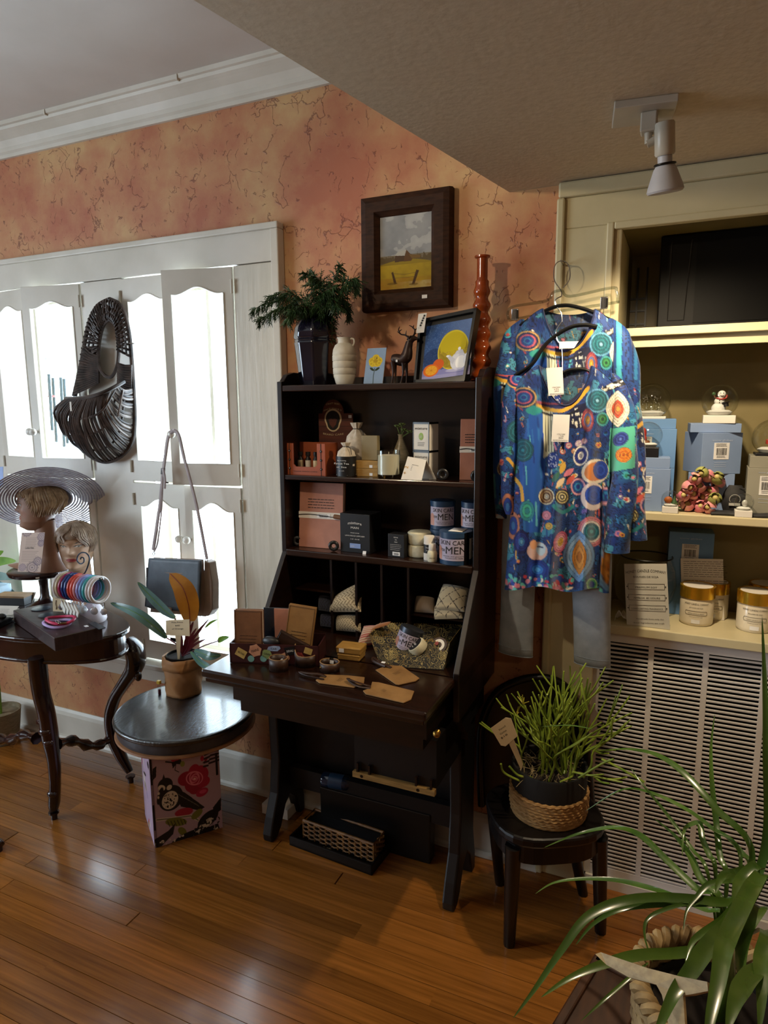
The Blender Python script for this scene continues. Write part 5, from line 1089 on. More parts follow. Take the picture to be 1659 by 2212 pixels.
for k_ in range(4):
    a, b_, c, d = rm[k_], rm[(k_+1) % 4], tcn[(k_+1) % 4], tcn[k_]; Pn = swirl(160 if k_ % 2 == 0 else 70, 66, k_+3); n_, m_w = Pn.a.shape[:2]
    jj, ii = np.mgrid[0:n_, 0:m_w]; u, v = (ii/(m_w-1))[..., None], (jj/(n_-1))[..., None]; Pq = (np.array(a)*(1-u)+np.array(b_)*u)*(1-v)+(np.array(d)*(1-u)+np.array(c)*u)*v
    q = (np.arange(n_-1)[:, None]*m_w+np.arange(m_w-1)[None]).ravel(); wl = mk_np('wall', Pq.reshape(-1, 3), np.stack([q, q+m_w, q+m_w+1, q+1], 1), 'swirl', ty, Pn.a.reshape(-1, 3))
MB().add(tcn, [(0, 1, 2, 3)]).build('bottom', 'box_black', ty, solid=.002)
mb = MB()
for k_ in range(4):
    for i in range(34 if k_ % 2 == 0 else 14): mb.ell(rm[k_].lerp(rm[(k_+1) % 4], i/(34 if k_ % 2 == 0 else 14)), .0019, 6, 4)
mb.build('bead_rim', 'brass', ty)
Rv = (rm[1]-rm[0]).normalized(); B0 = tcn[0].lerp(tcn[2], .42)
ax = V((.28, .22, .93)).normalized(); tb_ = L_(872, 1372, LZ+.04)
tin(0, 0, 0, .037, .078, 'grey skin care tin leaning in the swirl-printed tray', .15, body='tin_dark', ax=ax, X=(V((1, 0, 0))-ax*ax.x), base=tcn[3].lerp(tcn[2], .28)*.5+tcn[0].lerp(tcn[1], .28)*.5+V((-.005, .01, .016)))
sp_ = tcn[0].lerp(tcn[2], .5)+V((.0, -.012, .045)); ax2 = V((-.55, -.35, .75)).normalized()
o = thing('soap_puck', 'cream round soap with black paper label tilted in the tray', 'soap', sp_); MB().lathe([(0, -.013), (.027, -.013), (.029, -.008), (.029, .008), (.027, .013), (0, .013)], sp_, 28, ax2).build('soap', 'soap_cream', o)
lb = MB().lathe([(0, .0132), (.024, .0132), (.024, .0142), (0, .0142)], sp_, 28, ax2).build('label', 'box_black', o); x_, y_ = perp(ax2); mb = MB(); up_ = (Z-ax2*ax2.z).normalized(); letters(mb, 'SOAP', sp_+ax2*.0148-up_*.003, up_.cross(ax2), up_, .007); letters(mb, 'handmade', sp_+ax2*.0148-up_*.011, up_.cross(ax2), up_, .004); mb.build('lettering', 'print_white', lb)
sp2 = tcn[1].lerp(tcn[2], .45)+V((-.03, -.0, .045)); ax3 = V((-.1, -.75, .65)).normalized(); o = thing('soap_puck', 'dark round soap with white and pink label in the tray', 'soap', sp2); MB().lathe([(0, -.012), (.026, -.012), (.028, 0), (.026, .012), (0, .012)], sp2, 28, ax3).build('soap', 'dark_leather', o); MB().lathe([(.010, .0125), (.019, .0128), (.019, .0134), (.010, .0132)], sp2, 28, ax3, closed=True).build('label', 'paper', o); MB().lathe([(0, .0128), (.006, .0128), (.006, .0136), (0, .0136)], sp2+V((-.006, 0, .004)), 16, ax3).build('emblem', 'st_red', o)
tag(drape('leather_strap', 'x', 'strap', [L_(800, 1362, LZ+.06), L_(838, 1350, LZ+.068), L_(845, 1343, LZ+.072), L_(812, 1350, LZ+.066)], .006, lambda u, v: np.array(hx('#8a5a36'))), 'tan leather strap end over the rear rim of the tray', 'strap')
# luggage tags
def ltag(pxs, label, strap):
    q = [L_(x, y, LZ+.002) for x, y in pxs]; o = thing('luggage_tag', label, 'luggage tag', (q[0]+q[2])/2, 'luggage tags on the lid'); poly = [(p.x, p.y) for p in q]
    b_ = MB().prism(poly, (0, 0, LZ+.0008), (1, 0, 0), (0, 1, 0), (0, 0, .0035)).build('tag', 'tan_leather', o, bevel=.0012, recalc=True)
    ex = (q[1]-q[0]).normalized(); ey = V((-ex.y, ex.x, 0)); mb = MB(); w_ = (q[1]-q[0]).length; cc = sum(q, V((0, 0, 0)))/len(q); scribble(mb, V((cc.x, cc.y, LZ+.0046))-ex*w_*.28+ey*.010, ex, ey, w_*.5, .016, 3, .0012, 2)
    mb.build('print', 'dark_leather', b_)
    MB().tube(bez([L_(x, y, LZ+zz) for x, y, zz in strap], 6), .005, 8, flat=.4).build('strap', 'dark_leather', o); return o
o = ltag([(811, 1448), (838, 1438), (845, 1433), (860, 1434), (906, 1466), (898, 1472), (862, 1480), (855, 1479)], 'tan luggage tag lying rearmost on the lid, nearest the tray', [(845, 1442, .006), (825, 1432, .012), (806, 1420, .014), (806, 1428, .01), (832, 1440, .008)]); sticker(o, L_(823, 1432, LZ+.014), XR, V((0, 1, .2)), .012, .008)
ltag([(784, 1493), (800, 1487), (804, 1474), (818, 1475), (895, 1494), (888, 1512), (872, 1519), (790, 1500)], 'tan luggage tag with dark buckle strap nearest the lid edge', [(800, 1482, .006), (785, 1478, .014), (760, 1470, .016), (752, 1466, .012), (770, 1480, .008), (800, 1486, .006)])
ltag([(682, 1470), (700, 1458), (752, 1460), (788, 1464), (786, 1478), (765, 1486), (690, 1476)], 'tan luggage tag at left of the three on the lid', [(704, 1462, .006), (690, 1456, .012), (665, 1454, .012), (646, 1452, .008), (660, 1460, .006), (700, 1468, .006)])
# --- under the desk
tray0, tray1 = oz(625, 1826, 0), oz(803, 1893, 0); X = (tray1-tray0); wT = X.length; X.normalize(); Yv = V((-X.y, X.x, 0)); tr = thing('floor_tray', 'shallow black tray on the floor under the desk', 'tray', tray0+X*wT/2)
for nm, c, a, b_, h_ in (('bottom', tray0+X*wT/2+Yv*.07+Z*.006, X*wT/2, Yv*.07, .005), ('rim', tray0+X*wT/2+Yv*.004+Z*.02, X*wT/2, Yv*.004, .019), ('rim', tray0+X*wT/2+Yv*.136+Z*.02, X*wT/2, Yv*.004, .019), ('rim', tray0+X*.004+Yv*.07+Z*.02, X*.004, Yv*.07, .019), ('rim', tray0+X*(wT-.004)+Yv*.07+Z*.02, X*.004, Yv*.07, .019)): MB().obox(c, a, b_, Z*h_).build(nm, 'black', tr, bevel=.002)
noise_mat('pebble', '#7a6a4c', '#5c4e36', 20, rough=.5); rr = random.Random(8)
for i in range(9): c = tray0+X*wT*rr.uniform(.3, .95)+Yv*rr.uniform(.018, .035)+Z*.016; tag(MB().ell(c, (.006, .005, .004)).build('pebble', 'pebble'), 'small tan pebble on the black floor tray', 'pebble', 'pebbles on the floor tray')
noise_mat('rattan', '#8a5e2c', '#5c3a18', 18, (2, 2, 2), rough=.5)
rb = thing('rattan_basket', 'low woven rattan basket in the black floor tray', 'basket', tray0+X*wT*.6+Yv*.1); C0 = tray0+X*.03+Yv*.05+Z*.012; bw, bh, bd = wT-.05, .07, .075
mb = MB()
for k_ in range(8):
    z_ = .006+k_*bh/8; pts_ = []
    for i in range(25): u = i/24; pts_.append(C0+X*bw*u+Z*z_+Yv*(.005*math.sin(u*24*pi/2+k_*pi)))
    mb.tube(pts_, .0036, 5, flat=.6)
    pts_ = [C0+X*bw+Yv*bd*i/10+Z*z_+X*(.004*math.sin(i*pi/2+k_*pi)) for i in range(11)]; mb.tube(pts_, .0036, 5, flat=.6)
mb.build('weave', 'rattan', rb, kind='stuff'); 
for i in range(13): MB().tube([C0+X*bw*i/12, C0+X*bw*i/12+Z*bh], .004, 5).build('stake', 'rattan', rb)
MB().obox(C0+X*bw/2+Yv*(bd/2+.006)+Z*bh*.45, X*(bw/2-.008), Yv*(bd/2-.004), Z*bh*.45).build('lining', 'box_black', rb)
MB().tube([C0+Z*bh, C0+X*bw+Z*bh, C0+X*bw+Yv*bd+Z*bh, C0+Yv*bd+Z*bh], .005, 6, closed=True).build('rim', 'rattan', rb)
wb0 = oz(563, 1760, 0); tag(MB().obox(wb0+V((.06, .05, .022)), V((.06, .0, 0)), V((0, .04, 0)), V((0, 0, .021))).build('carton', 'paper', bevel=.002), 'small white carton on the floor behind the desk foot', 'box')
noise_mat('navy_glass', '#1a2c46', '#0c1626', 15, rough=.1, coat=.5)
crt = V((-.98, 1.985, 0)); tag(MB().box((-1.16, 1.975, .0005), (-.72, 2.025, .19)).build('storage_crate', 'black', bevel=.004), 'black storage crate standing on the floor below the desk', 'crate')
bc = oy(735, 1703, 1.995); bo = thing('bottle', 'dark blue glass bottle lying on the black crate', 'bottle', (bc.x, 1.995, .19)); MB().lathe([(0, -.07), (.024, -.07), (.027, -.064), (.027, .03), (.012, .055), (.009, .085), (.011, .09), (0, .09)], (bc.x, 1.995, .2175), 20, (1, .1, 0)).build('body', 'navy_glass', bo); MB().lathe([(.0275, -.04), (.0275, .015)], (bc.x, 1.995, .2175), 20, (1, .1, 0)).build('label', 'tin_blue', bo)
# ================================================================ left side: table display, wall basket, bag, chime, philodendron
noise_mat('wicker', '#4a3b33', '#231a17', 26, rough=.5, bump=.3)
noise_mat('wicker_pale', '#8d8078', '#5e524b', 26, rough=.45)
def W3(px, py, d=0): return oy(px, py, 2.055-d)
wk = thing('wall_basket', 'dark wicker wall basket with tall oval woven handle on the window mullion', 'basket', W3(225, 1000))
oc = [(237, 646), (262, 662), (277, 710), (284, 770), (289, 850), (291, 910), (285, 955), (262, 985), (228, 998), (195, 985), (165, 955), (155, 900), (172, 810), (183, 740), (195, 690), (212, 660)]
oh = bez([W3(*q) for q in oc+[oc[0]]], 5)[:-1]; MB().tube(oh, .0085, 7, closed=True).build('hoop', 'wicker', wk)
inn = [(237, 690), (250, 705), (256, 745), (254, 785), (243, 812), (228, 812), (214, 790), (214, 745), (223, 705)]; ih = bez([W3(x, y, .008) for x, y in inn+[inn[0]]], 6)[:-1]; MB().tube(ih, .007, 7, closed=True).build('inner_hoop', 'wicker', wk)
mb = MB(); n_ = 84; ci = W3(236, 750)
def hit(loop, a):
    best = None
    for p in loop:
        d = math.atan2(p.z-ci.z, p.x-ci.x); e = abs((d-a+pi) % (2*pi)-pi)
        if best is None or e < best[0]: best = (e, p)
    return best[1]
for i in range(n_):
    a = -.35+(pi+.7)*i/n_ if True else 0; p, q = hit(oh, a), hit(ih, a); s_ = 1 if i % 2 else -1
    mb.tube([p.lerp(q, t_)+V((0, -.006*math.sin(t_*pi*3)*s_-.006, .006*t_)) for t_ in np.linspace(-.05, 1.05, 8)], .0042, 5)
for f_ in (.35, .65): mb.tube([hit(oh, a).lerp(hit(ih, a), f_)+V((0, -.004, 0)) for a in np.linspace(-.3, pi+.3, 30)], .005, 5)
for k_ in range(34):            # lower ends of the handle run down into the pouch
    for s_ in (-1, 1):
        a, b_ = (W3(181-.75*k_, 745+k_*3.3, .01), W3(214, 770+k_*1.7, .01)) if s_ < 0 else (W3(254, 785+k_*2.2, .01), W3(285, 790+k_*2.8, .01)); mb.tube([a, a.lerp(b_, .5)+V((0, -.008*(1 if k_ % 2 else -.3), -.004)), b_], .0042, 5)
mb.build('handle_weave', 'wicker', wk, kind='stuff')
lipL, lipR = (146, 862), (268, 826)
def lip(u): x, y = 143+(268-143)*u, 862+(826-862)*u-10*math.sin(pi*u)+12*math.sin(pi*u); return oy(x, y+10*math.sin(pi*u), 2.05-.16*math.sin(pi*(.1+.8*u))**.8)
end = bez([W3(148, 930), W3(165, 960), W3(200, 990), W3(235, 997), W3(268, 978), W3(284, 940), W3(288, 880), W3(287, 840)], 8)
mb = MB(); mb2 = MB(); nS = 40
for i in range(nS):
    u = i/(nS-1); a = lip(u); e = end[int((len(end)-1)*min(1, u*1.02))]; m1 = a.lerp(e, .33)+V((-.02*(1-u), -.045, .0)); m2 = a.lerp(e, .7)+V((.006, -.05*(1-.3*u), -.015))
    rr = random.Random(i); pts_ = bez([a+V((0, .004, .002)), m1+V((rr.uniform(-.004, .004),)*3), m2+V((rr.uniform(-.004, .004),)*3), e], 7); (mb2 if u > .66 and i % 2 else mb).tube(pts_, .0062 if i % 3 else .0052, 6)
mb.build('pouch_weave', 'wicker', wk, kind='stuff'); mb2.build('pale_weave', 'wicker_pale', wk, kind='stuff')
MB().tube([lip(u)+V((0, 0, .003)) for u in np.linspace(0, 1, 20)], .008, 7).build('lip', 'wicker', wk)
mb = MB()
for f_ in (.3, .55, .8):
    mb.tube([lip(u).lerp(end[int((len(end)-1)*u)], f_)+V((0, -.05*math.sin(pi*f_)-.004, 0)) for u in np.linspace(.02, .98, 22)], .0045, 6)
mb.build('rib', 'wicker', wk); MB().tube(bez([W3(248, 852, .09), W3(265, 842, .07), W3(262, 862, .09), W3(255, 900, .1)], 5), .004, 6).build('binding', 'wicker_pale', wk)
for px, py in ((285, 742), (287, 927)): torus(MB(), W3(px, py), .009, .003, (.1, 0, 1), 12, 6).build('tie', 'wicker_pale', wk)
sticker(wk, oy(152, 888, 1.885), XR, Z, .009, .036, 'paper')
# wind chime outside
YC_ = 2.46; wc = thing('wind_chime', 'wind chime with dark tubes under a curved top hanging outside the window', 'wind chime', oy(115, 960, YC_))
noise_mat('chime_dark', '#2b3b40', '#1d2a2e', 20, rough=.35, metal=.5); noise_mat('chime_top', '#8ea3a8', '#6f868c', 12, rough=.4)
C_ = lambda x, y, d=0: oy(x, y, YC_+d)
MB().lathe([(.0, .012), (.055, .006), (.07, -.012), (.068, -.02), (.05, -.008), (0, -.002)], C_(113, 770), 28).build('top', 'chime_top', wc)
for i, (xx, yt, yb, d) in enumerate(((86, 808, 935, .05), (91, 812, 938, .09), (105, 808, 930, -.03), (114, 816, 955, .05), (131, 815, 965, -.01), (138, 818, 958, .06))):
    a, b_ = C_(xx, yt, d), C_(xx+8, yb, d); tb = MB().cyl(a, b_, .0075 if i > 1 else .005, n=10).build('tube', 'chime_dark', wc); MB().tube([a, C_(xx*.4+113*.6, 778, d)], .0008, 4).build('string', 'chime_dark', tb)
MB().lathe([(.0, -.005), (.02, -.005), (.02, .005), (0, .005)], C_(110, 856), 16).build('clapper', 'st_red', wc); MB().tube([C_(100, 655), C_(100, 766)], .0012, 4).build('string', 'chime_dark', wc)
a_ = C_(100, 655); MB().tube([a_, V((a_.x, YW+D-.01, a_.z))], .004, 6).build('hanger_bar', 'chime_dark', wc)
# shoulder bag on the shutter knob
noise_mat('bag_blue', '#5a646e', '#4c555e', 16, rough=.5, bump=.2, bscale=160); noise_mat('bag_tan', '#8f7b6c', '#7d6a5c', 14, rough=.55, bump=.2, bscale=160); noise_mat('strap_mauve', '#a89a98', '#948583', 16, rough=.5)
BY = 2.005; sbg = thing('shoulder_bag', 'blue-grey flap shoulder bag with taupe gusset hanging from the shutter knob', 'bag', oy(390, 1330, BY))
bp_ = lambda x, y, d=0: oy(x, y, BY+d)
c = [bp_(325, 1322), bp_(446, 1332), bp_(440, 1208), bp_(332, 1204)]
def bagf(u, v, side): p = c[0].lerp(c[1], u).lerp(c[3].lerp(c[2], u), v); b_ = (1-abs(2*u-1)**6)*(1-abs(2*v-1)**6); return p+V((0, -.028*b_ if side else .022*b_+.0, 0))
mb = MB(); mb.grid(lambda u, v: bagf(u, v, 1), 16, 14); mb.grid(lambda u, v: bagf(1-u, v, 0), 16, 14); mb.build('body', 'bag_tan', sbg)
gus = [bp_(442, 1210), bp_(452, 1215), bp_(459, 1260), bp_(459, 1318), bp_(450, 1331), bp_(440, 1330)]
MB().add([p+V((0, -.004, 0)) for p in gus]+[p+V((.006, .035, 0)) for p in gus], [(0, 1, 2, 3, 4, 5), (11, 10, 9, 8, 7, 6)]+[(i, (i+1) % 6, (i+1) % 6+6, i+6) for i in range(6)]).build('gusset', 'bag_tan', sbg, bevel=.004, recalc=True)
def flap(u, v):
    x = 331+(443-331)*u-(4*v if u < .5 else 0); y = 1203+5*u+(104+6*u)*v; k_ = 1-max(0, (abs(2*u-1)-.8)/.2)**2*.12*(v > .75); p = bp_(x, y if v < .76 else 1203+5*u+(104+6*u)*(.76+(v-.76)*k_)); return p+V((0, -.034+.012*(1-v), 0))
mb = MB(); mb.grid(flap, 16, 14); fo = mb.build('flap', 'bag_blue', sbg, solid=.004); edge = [flap(0, v) for v in np.linspace(.02, 1, 10)]+[flap(u, 1) for u in np.linspace(.1, 1, 12)]+[flap(1, v) for v in np.linspace(.95, .02, 10)]; MB().tube([p+V((0, -.002, 0)) for p in edge], .0013, 5).build('stitching', 'black', fo)
cl_ = bp_(378, 1312); MB().obox(cl_+V((0, -.038, .0)), V((.016, 0, 0)), V((0, .003, 0)), V((0, 0, .012))).build('clasp', 'bag_tan', sbg, bevel=.002); MB().obox(cl_+V((0, -.042, -.006)), V((.011, 0, 0)), V((0, .002, 0)), V((0, 0, .005))).build('turn_lock', 'brown_leather', sbg)
kn = bp_(375, 932, .0); strapL = [bp_(375, 930, -.012), bp_(364, 942, -.012), bp_(357, 985, -.01), bp_(352, 1022, -.01), bp_(344, 1100, -.005), bp_(331, 1188, 0)]
MB().tube(bez(strapL, 6), .0085, 8, flat=.35, up=(1, 0, 0)).build('strap', 'strap_mauve', sbg); MB().tube(bez([bp_(375, 930, -.012), bp_(386, 940, -.012), bp_(398, 990, -.01), bp_(424, 1090, -.005), bp_(447, 1208, 0)], 6), .0075, 8, flat=.35, up=(1, 0, 0)).build('strap', 'strap_mauve', sbg)
MB().tube(bez([bp_(352, 1030, -.012), bp_(349, 1100, -.01), bp_(341, 1170, 0), bp_(333, 1192, 0)], 6), .003, 6).build('strap', 'strap_mauve', sbg); MB().obox(bp_(352, 1018, -.018), V((.009, 0, 0)), V((0, .002, 0)), V((.002, 0, .012))).build('buckle', 'wicker', sbg); MB().tube(bez([bp_(352, 1012, -.02), bp_(356, 1035, -.02), bp_(355, 1055, -.018)], 5), .007, 6, flat=.35, up=(1, 0, 0)).build('strap_end', 'strap_mauve', sbg)
for px, py in ((332, 1196), (446, 1210)): torus(MB(), bp_(px, py), .006, .0015, (0, 1, 0), 14, 6).build('ring', 'steel', sbg)
tg = [bp_(316, 1226), bp_(327, 1226), bp_(327, 1266), bp_(316, 1266)]; tgo = MB().add(tg, [(0, 1, 2, 3)]).build('swing_tag', 'box_black', sbg, solid=.001); mb = MB(); scribble(mb, tg[3].lerp(tg[0], .5)+V((.002, -.001, 0)), XR, Z, .017, .02, 3, .001, 1); mb.build('lettering', 'print_white', tgo)

# ---------------------------------------------------------------- display on the parlour table
noise_mat('stand_wood', '#2e1714', '#1c0d0b', 8, rough=.25, coat=.3)
csx, csy = -2.485, 1.925; cs = thing('cake_stand', 'dark wooden pedestal cake stand under the hatted mannequin head', 'stand', (csx, csy, VZ)); PZ = .915
MB().lathe([(.075, 0), (.078, .006), (.06, .016), (.03, .03), (.02, .05), (.0185, .09), (.022, .12), (.04, PZ-VZ-.03), (.12, PZ-VZ-.022), (.135, PZ-VZ-.016), (.138, PZ-VZ-.004), (.134, PZ-VZ), (0, PZ-VZ)], (csx, csy, VZ), 44).build('body', 'stand_wood', cs)
sticker(cs, V((csx+.09, csy-.107, PZ-.010)), V((.7, .6, 0)), Z, .014, .005, 'paper')
vc_mat('mannequin', .55)
def head(name, label, c, yaw, tilt, Hh, skin, lipc, hairm, style, base_z, neck, bust=None):
    """c = head centre; yaw = direction of the face; one continuous head-neck surface + hair strands"""
    c = V(c); Rm = Matrix.Rotation(yaw, 3, 'Z') @ Matrix.Rotation(tilt, 3, 'Y'); n, mrow = 96, 90
    tt = [0, .08, .2, .35, .5, .65, .8, .9, .97, 1]
    fr_ = np.interp; front = [.30, .40, .40, .395, .40, .42, .38, .27, .14, .0]; back = [.06, .10, .20, .34, .44, .47, .42, .30, .15, .0]; side = [.14, .22, .29, .325, .345, .35, .315, .23, .12, .0]
    P_ = []; C_ = []; sk = np.array(hx(skin)); lp = np.array(hx(lipc)); dk_ = np.array(hx('#2a2220')); wh = np.array(hx('#cfc8bd')); ev = np.array(hx('#5a5a50'))
    g = lambda x, s: math.exp(-(x/s)**2)
    ts = [i/(mrow-1) for i in range(mrow)]
    for t in ts:
        f, b_, s = float(np.interp(t, tt, front)), float(np.interp(t, tt, back)), float(np.interp(t, tt, side))
        for j in range(n):
            a = 2*pi*j/n-pi; ca, sa = math.cos(a), math.sin(a); rx = f if ca > 0 else b_; r = 1/math.sqrt((ca/max(rx, 1e-4))**2+(sa/max(s, 1e-4))**2) if t < 1 else 0
            if ca > 0:
                r += .085*g(a, .13)*g(t-.42, .045)+.055*g(a, .10)*max(0, 1-abs(t-.49)/.1)+.02*g(a, .5)*g(t-.61, .05)-.035*(g(a-.42, .17)+g(a+.42, .17))*g(t-.545, .045)+.014*(g(a-.42, .12)+g(a+.42, .12))*g(t-.54, .02)
                r += .024*g(a, .24)*(g(t-.285, .017)+g(t-.245, .018))-.012*g(a, .3)*g(t-.335, .02)+.03*g(a, .28)*g(t-.1, .06)-.012*g(a, .22)*g(t-.265, .006)+.012*(g(a-.6, .2)+g(a+.6, .2))*g(t-.43, .07)
            p = V((r*ca, r*sa, t-.5))*Hh; P_.append(c+Rm @ p); col = sk
            if ca > 0:
                aa = abs(a)
                if aa < .30 and abs(t-.265) < .034*(1-(aa/.30)**2)+.002: col = lp*(.6 if abs(t-.266) < .005 else 1)
                e = ((aa-.42)/.17)**2+((t-.545)/.020)**2
                if e < 1: col = wh if ((aa-.42)/.065)**2+((t-.545)/.02)**2 > 1 else ev
                if .8 < e < 1.9 and t > .543: col = dk_
                if .2 < aa < .70 and abs(t-(.612+.02*math.sin((aa-.2)*5))) < .009: col = dk_*1.3
                if e < 3.5 and t > .55 and e > 1.9: col = sk*.72
                if g(aa-.72, .22)*g(t-.38, .09) > .4: col = col*.98+np.array((.03, 0, 0))
            C_.append(col)
    F_ = [(i*n+j, i*n+(j+1) % n, (i+1)*n+(j+1) % n, (i+1)*n+j) for i in range(mrow-1) for j in range(n)]
    # neck (and bust) continue downwards from under the jaw
    q0 = len(P_); rows = 16; nb = c+Rm @ V((-.04*Hh, 0, -.30*Hh)); nd = V(neck)
    for i in range(rows):
        u = i/(rows-1); cc = nb.lerp(nd, u)+V((0, 0, .10*Hh*(1-u)*0)); r0 = Hh*(.215+.02*u+(.28*max(0, u-.72)**1.2*3 if bust else .06*max(0, u-.8)*5))
        for j in range(n):
            a = 2*pi*j/n; ex = 1.0
            if bust and u > .6: ex = 1+bust[0]*max(0, -math.cos(a-bust[1]) if False else math.cos(a-bust[1]))**2*((u-.6)/.4)**2
            P_.append(cc+V((r0*ex*math.cos(a), r0*(1 if not bust else .9)*math.sin(a), 0 if not bust else .0))); C_.append(sk)
    F_ += [(q0+i*n+j, q0+(i+1)*n+j, q0+(i+1)*n+(j+1) % n, q0+i*n+(j+1) % n) for i in range(rows-1) for j in range(n)]; F_.append(tuple(q0+(rows-1)*n+(n-1-j) for j in range(n)))
    o = thing(name, label, 'mannequin head', nd); mk('head', P_, F_, True, 'mannequin', o, cols=np.clip(np.array(C_), 0, 1))
    # hair: cap of wavy carved strands
    mb = MB(); rr = random.Random(4)
    def surf(a, t, k_=1.07):
        f, b_, s = float(np.interp(t, tt, front)), float(np.interp(t, tt, back)), float(np.interp(t, tt, side)); ca, sa = math.cos(a), math.sin(a); rx = f if ca > 0 else b_; r = 1/math.sqrt((ca/max(rx, 1e-4))**2+(sa/max(s, 1e-4))**2); return c+Rm @ (V((r*k_*ca, r*k_*sa, t-.5))*Hh)
    cap = MB(); cap.grid(lambda u, v: surf(-pi+2*pi*u, (.985-(.985-(.70 if abs(-pi+2*pi*u) < 1.0 else (.70-(abs(-pi+2*pi*u)-1.0)*.56 if abs(-pi+2*pi*u) < 1.6 else .33 if style == 'bob' else .36)))*v), 1.045), 60, 26); cap.build('hair_cap', hairm, o)
    for i in range(110):
        a0 = -pi+2*pi*i/110+rr.uniform(-.02, .02); front_ = abs(a0) < .95; pts_ = []
        if style == 'wave': tend = .66+.06*math.sin(3*a0) if front_ and a0 < .25 else (.50 if front_ else (.36+.04*rr.random()))
        else: tend = .70 if abs(a0) < .95 else (.30+.05*rr.random() if abs(a0) > 1.45 else .70-(abs(a0)-.95)*.72)
        for k_ in range(14):
            v = k_/13; t = .975-(.975-tend)*v; a = a0+(.10 if style == 'bob' else .16)*math.sin(v*8+a0*1.5)*v+(.35*v*(1 if a0 > 0 else -1) if style == 'wave' and front_ else 0); pts_.append(surf(a, t, 1.06+.035*math.sin(v*3.2)+.02*(i % 2)+.015*math.sin(v*9+i)))
        mb.tube(pts_, [.0012+.0028*math.sin(pi*min(1, .15+.85*k_/13)) for k_ in range(14)], 5)
    mb.build('hair_strands', hairm, o, kind='stuff'); return o
noise_mat('hair_blond', '#b29a7c', '#7f664c', 40, rough=.5); noise_mat('hair_ash', '#a8927e', '#78624f', 40, rough=.5)
h1c = oy(88, 1092, 1.925); h2c = oy(163, 1176, 1.93)
h2c.y = 1.935
yaw1 = math.radians(217); yaw2 = math.radians(-58)
head('mannequin_head', 'mannequin head in profile wearing the wide sun hat', h1c, yaw1, 0, .205, '#86604a', '#a83c34', 'hair_blond', 'bob', PZ, (oy(108, 1225, 1.93).x, 1.93, PZ+.001), (1.9, math.radians(195)))
head('mannequin_head', 'smaller mannequin head facing the room behind the bangles', h2c, yaw2, .05, .20, '#b08e72', '#94322f', 'hair_ash', 'wave', VZ, (h2c.x+.01, h2c.y+.01, VZ+.001))
# striped sun hat
noise_mat('hat_straw', '#a9a6b4', '#8d8a9a', 50, rough=.6); noise_mat('hat_dark', '#3a3034', '#2c2428', 50, rough=.7)
ht = thing('sun_hat', 'wide lilac-grey sun hat with open spiral brim on the mannequin head', 'hat', h1c+V((0, 0, .05)))
vd = (CAMP-h1c).normalized(); nh = (vd*.66+V((-.10, 0, -.72))).normalized(); hx_ = V((0, 0, 1)).cross(nh).normalized(); hy_ = nh.cross(hx_); hc = oy(105, 1076, 1.955)
def brim(r, a): return hc+hx_*r*math.cos(a)+hy_*r*math.sin(a)+nh*(.10*(r-.085)+.007*math.sin(2*a+2.2)*(r-.08)/.13+(.02 if math.sin(a) > 0 else 0)*0)
rings_ = 13
for i in range(rings_):
    r0 = .088+i*.0108; mb = MB(); mb.grid(lambda u, v: brim(r0+.0078*v, 2*pi*u), 72, 2, closeu=True); mb.build('brim_ring', 'hat_straw', ht, solid=.0015)
mb = MB()
for k_ in range(14): a = 2*pi*k_/14+.1; mb.tube([brim(.088, a), brim(.15, a+.02), brim(.225, a+.02)], .0006, 4)
mb.build('threads', 'hat_straw', ht)
mb = MB(); mb.grid(lambda u, v: brim(.089, 2*pi*u)-nh*(.085*math.sin(v*pi/2))+(hc-brim(.089, 2*pi*u))*(1-math.cos(v*pi/2))*.95, 48, 10, closeu=True); mb.build('crown', 'hat_straw', ht, solid=.002)
tag_ = MB().add([oy(-30, 1010, 1.80), oy(7, 1008, 1.80), oy(7, 1050, 1.80), oy(-30, 1052, 1.80)], [(0, 1, 2, 3)]).build('swing_tag', 'label_blue', ht, solid=.001)
# leaflet leaning on the stand
vc_mat('leaflet_print', .7); P = Paint(52, 88, '#b39a8a', 2.0)
def mand(x, y, r, c1):
    for k_ in range(4): P.ell(x, y, r*(1-.22*k_), r*(1-.22*k_), c1 if k_ % 2 == 0 else '#8f7a80', 0, 1, 1.1)
    P.ell(x, y, r*.16, r*.16, c1)
    for k_ in range(12): P.ell(x+r*1.12*math.cos(k_*.524), y+r*1.12*math.sin(k_*.524), r*.16, r*.16, c1, 0, 1, .8)
mand(12, -2, 9, '#5a4854'); mand(46, 10, 8, '#6a5662'); mand(46, 24, 6, '#6a5662'); mand(32, 78, 11, '#4a3a48'); mand(43, 64, 8, '#5a4854'); mand(10, 78, 7, '#7a6670')
for k_ in range(6): P.line([(12, 12+k_*3.6), (36-2*(k_ % 2), 12+k_*3.6)], .7, '#6f5f58')
for k_ in range(7): P.line([(6, 42+k_*3.6), (42-3*(k_ % 3), 42+k_*3.6)], .7, '#6f5f58')
ld = thing('leaflet', 'beige leaflet with paisley corners leaning against the mannequin neck', 'leaflet', oy(68, 1236, 1.80)); Yl = 1.80
tl, tr_, bl = oy(47, 1151, Yl+.02), oy(97, 1150, Yl+.02), oy(38, 1235, Yl); P.panel('card', 'leaflet_print', ld, tl, tr_-tl, bl-tl)
mb = MB(); letters(mb, 'Ladies Hats', (tl+(tr_-tl)*.42+(bl-tl)*.41)+V((0, -.001, 0)), tr_-tl, tl-bl, .009, .05); mb.build('lettering', 'dark_cord', ld)
MB().add([tl+V((0, .001, 0)), tr_+V((0, .001, 0)), tr_+bl-tl+V((0, .001, 0)), bl+V((0, .001, 0))], [(0, 1, 2, 3)]).build('backing', 'kraft', ld)
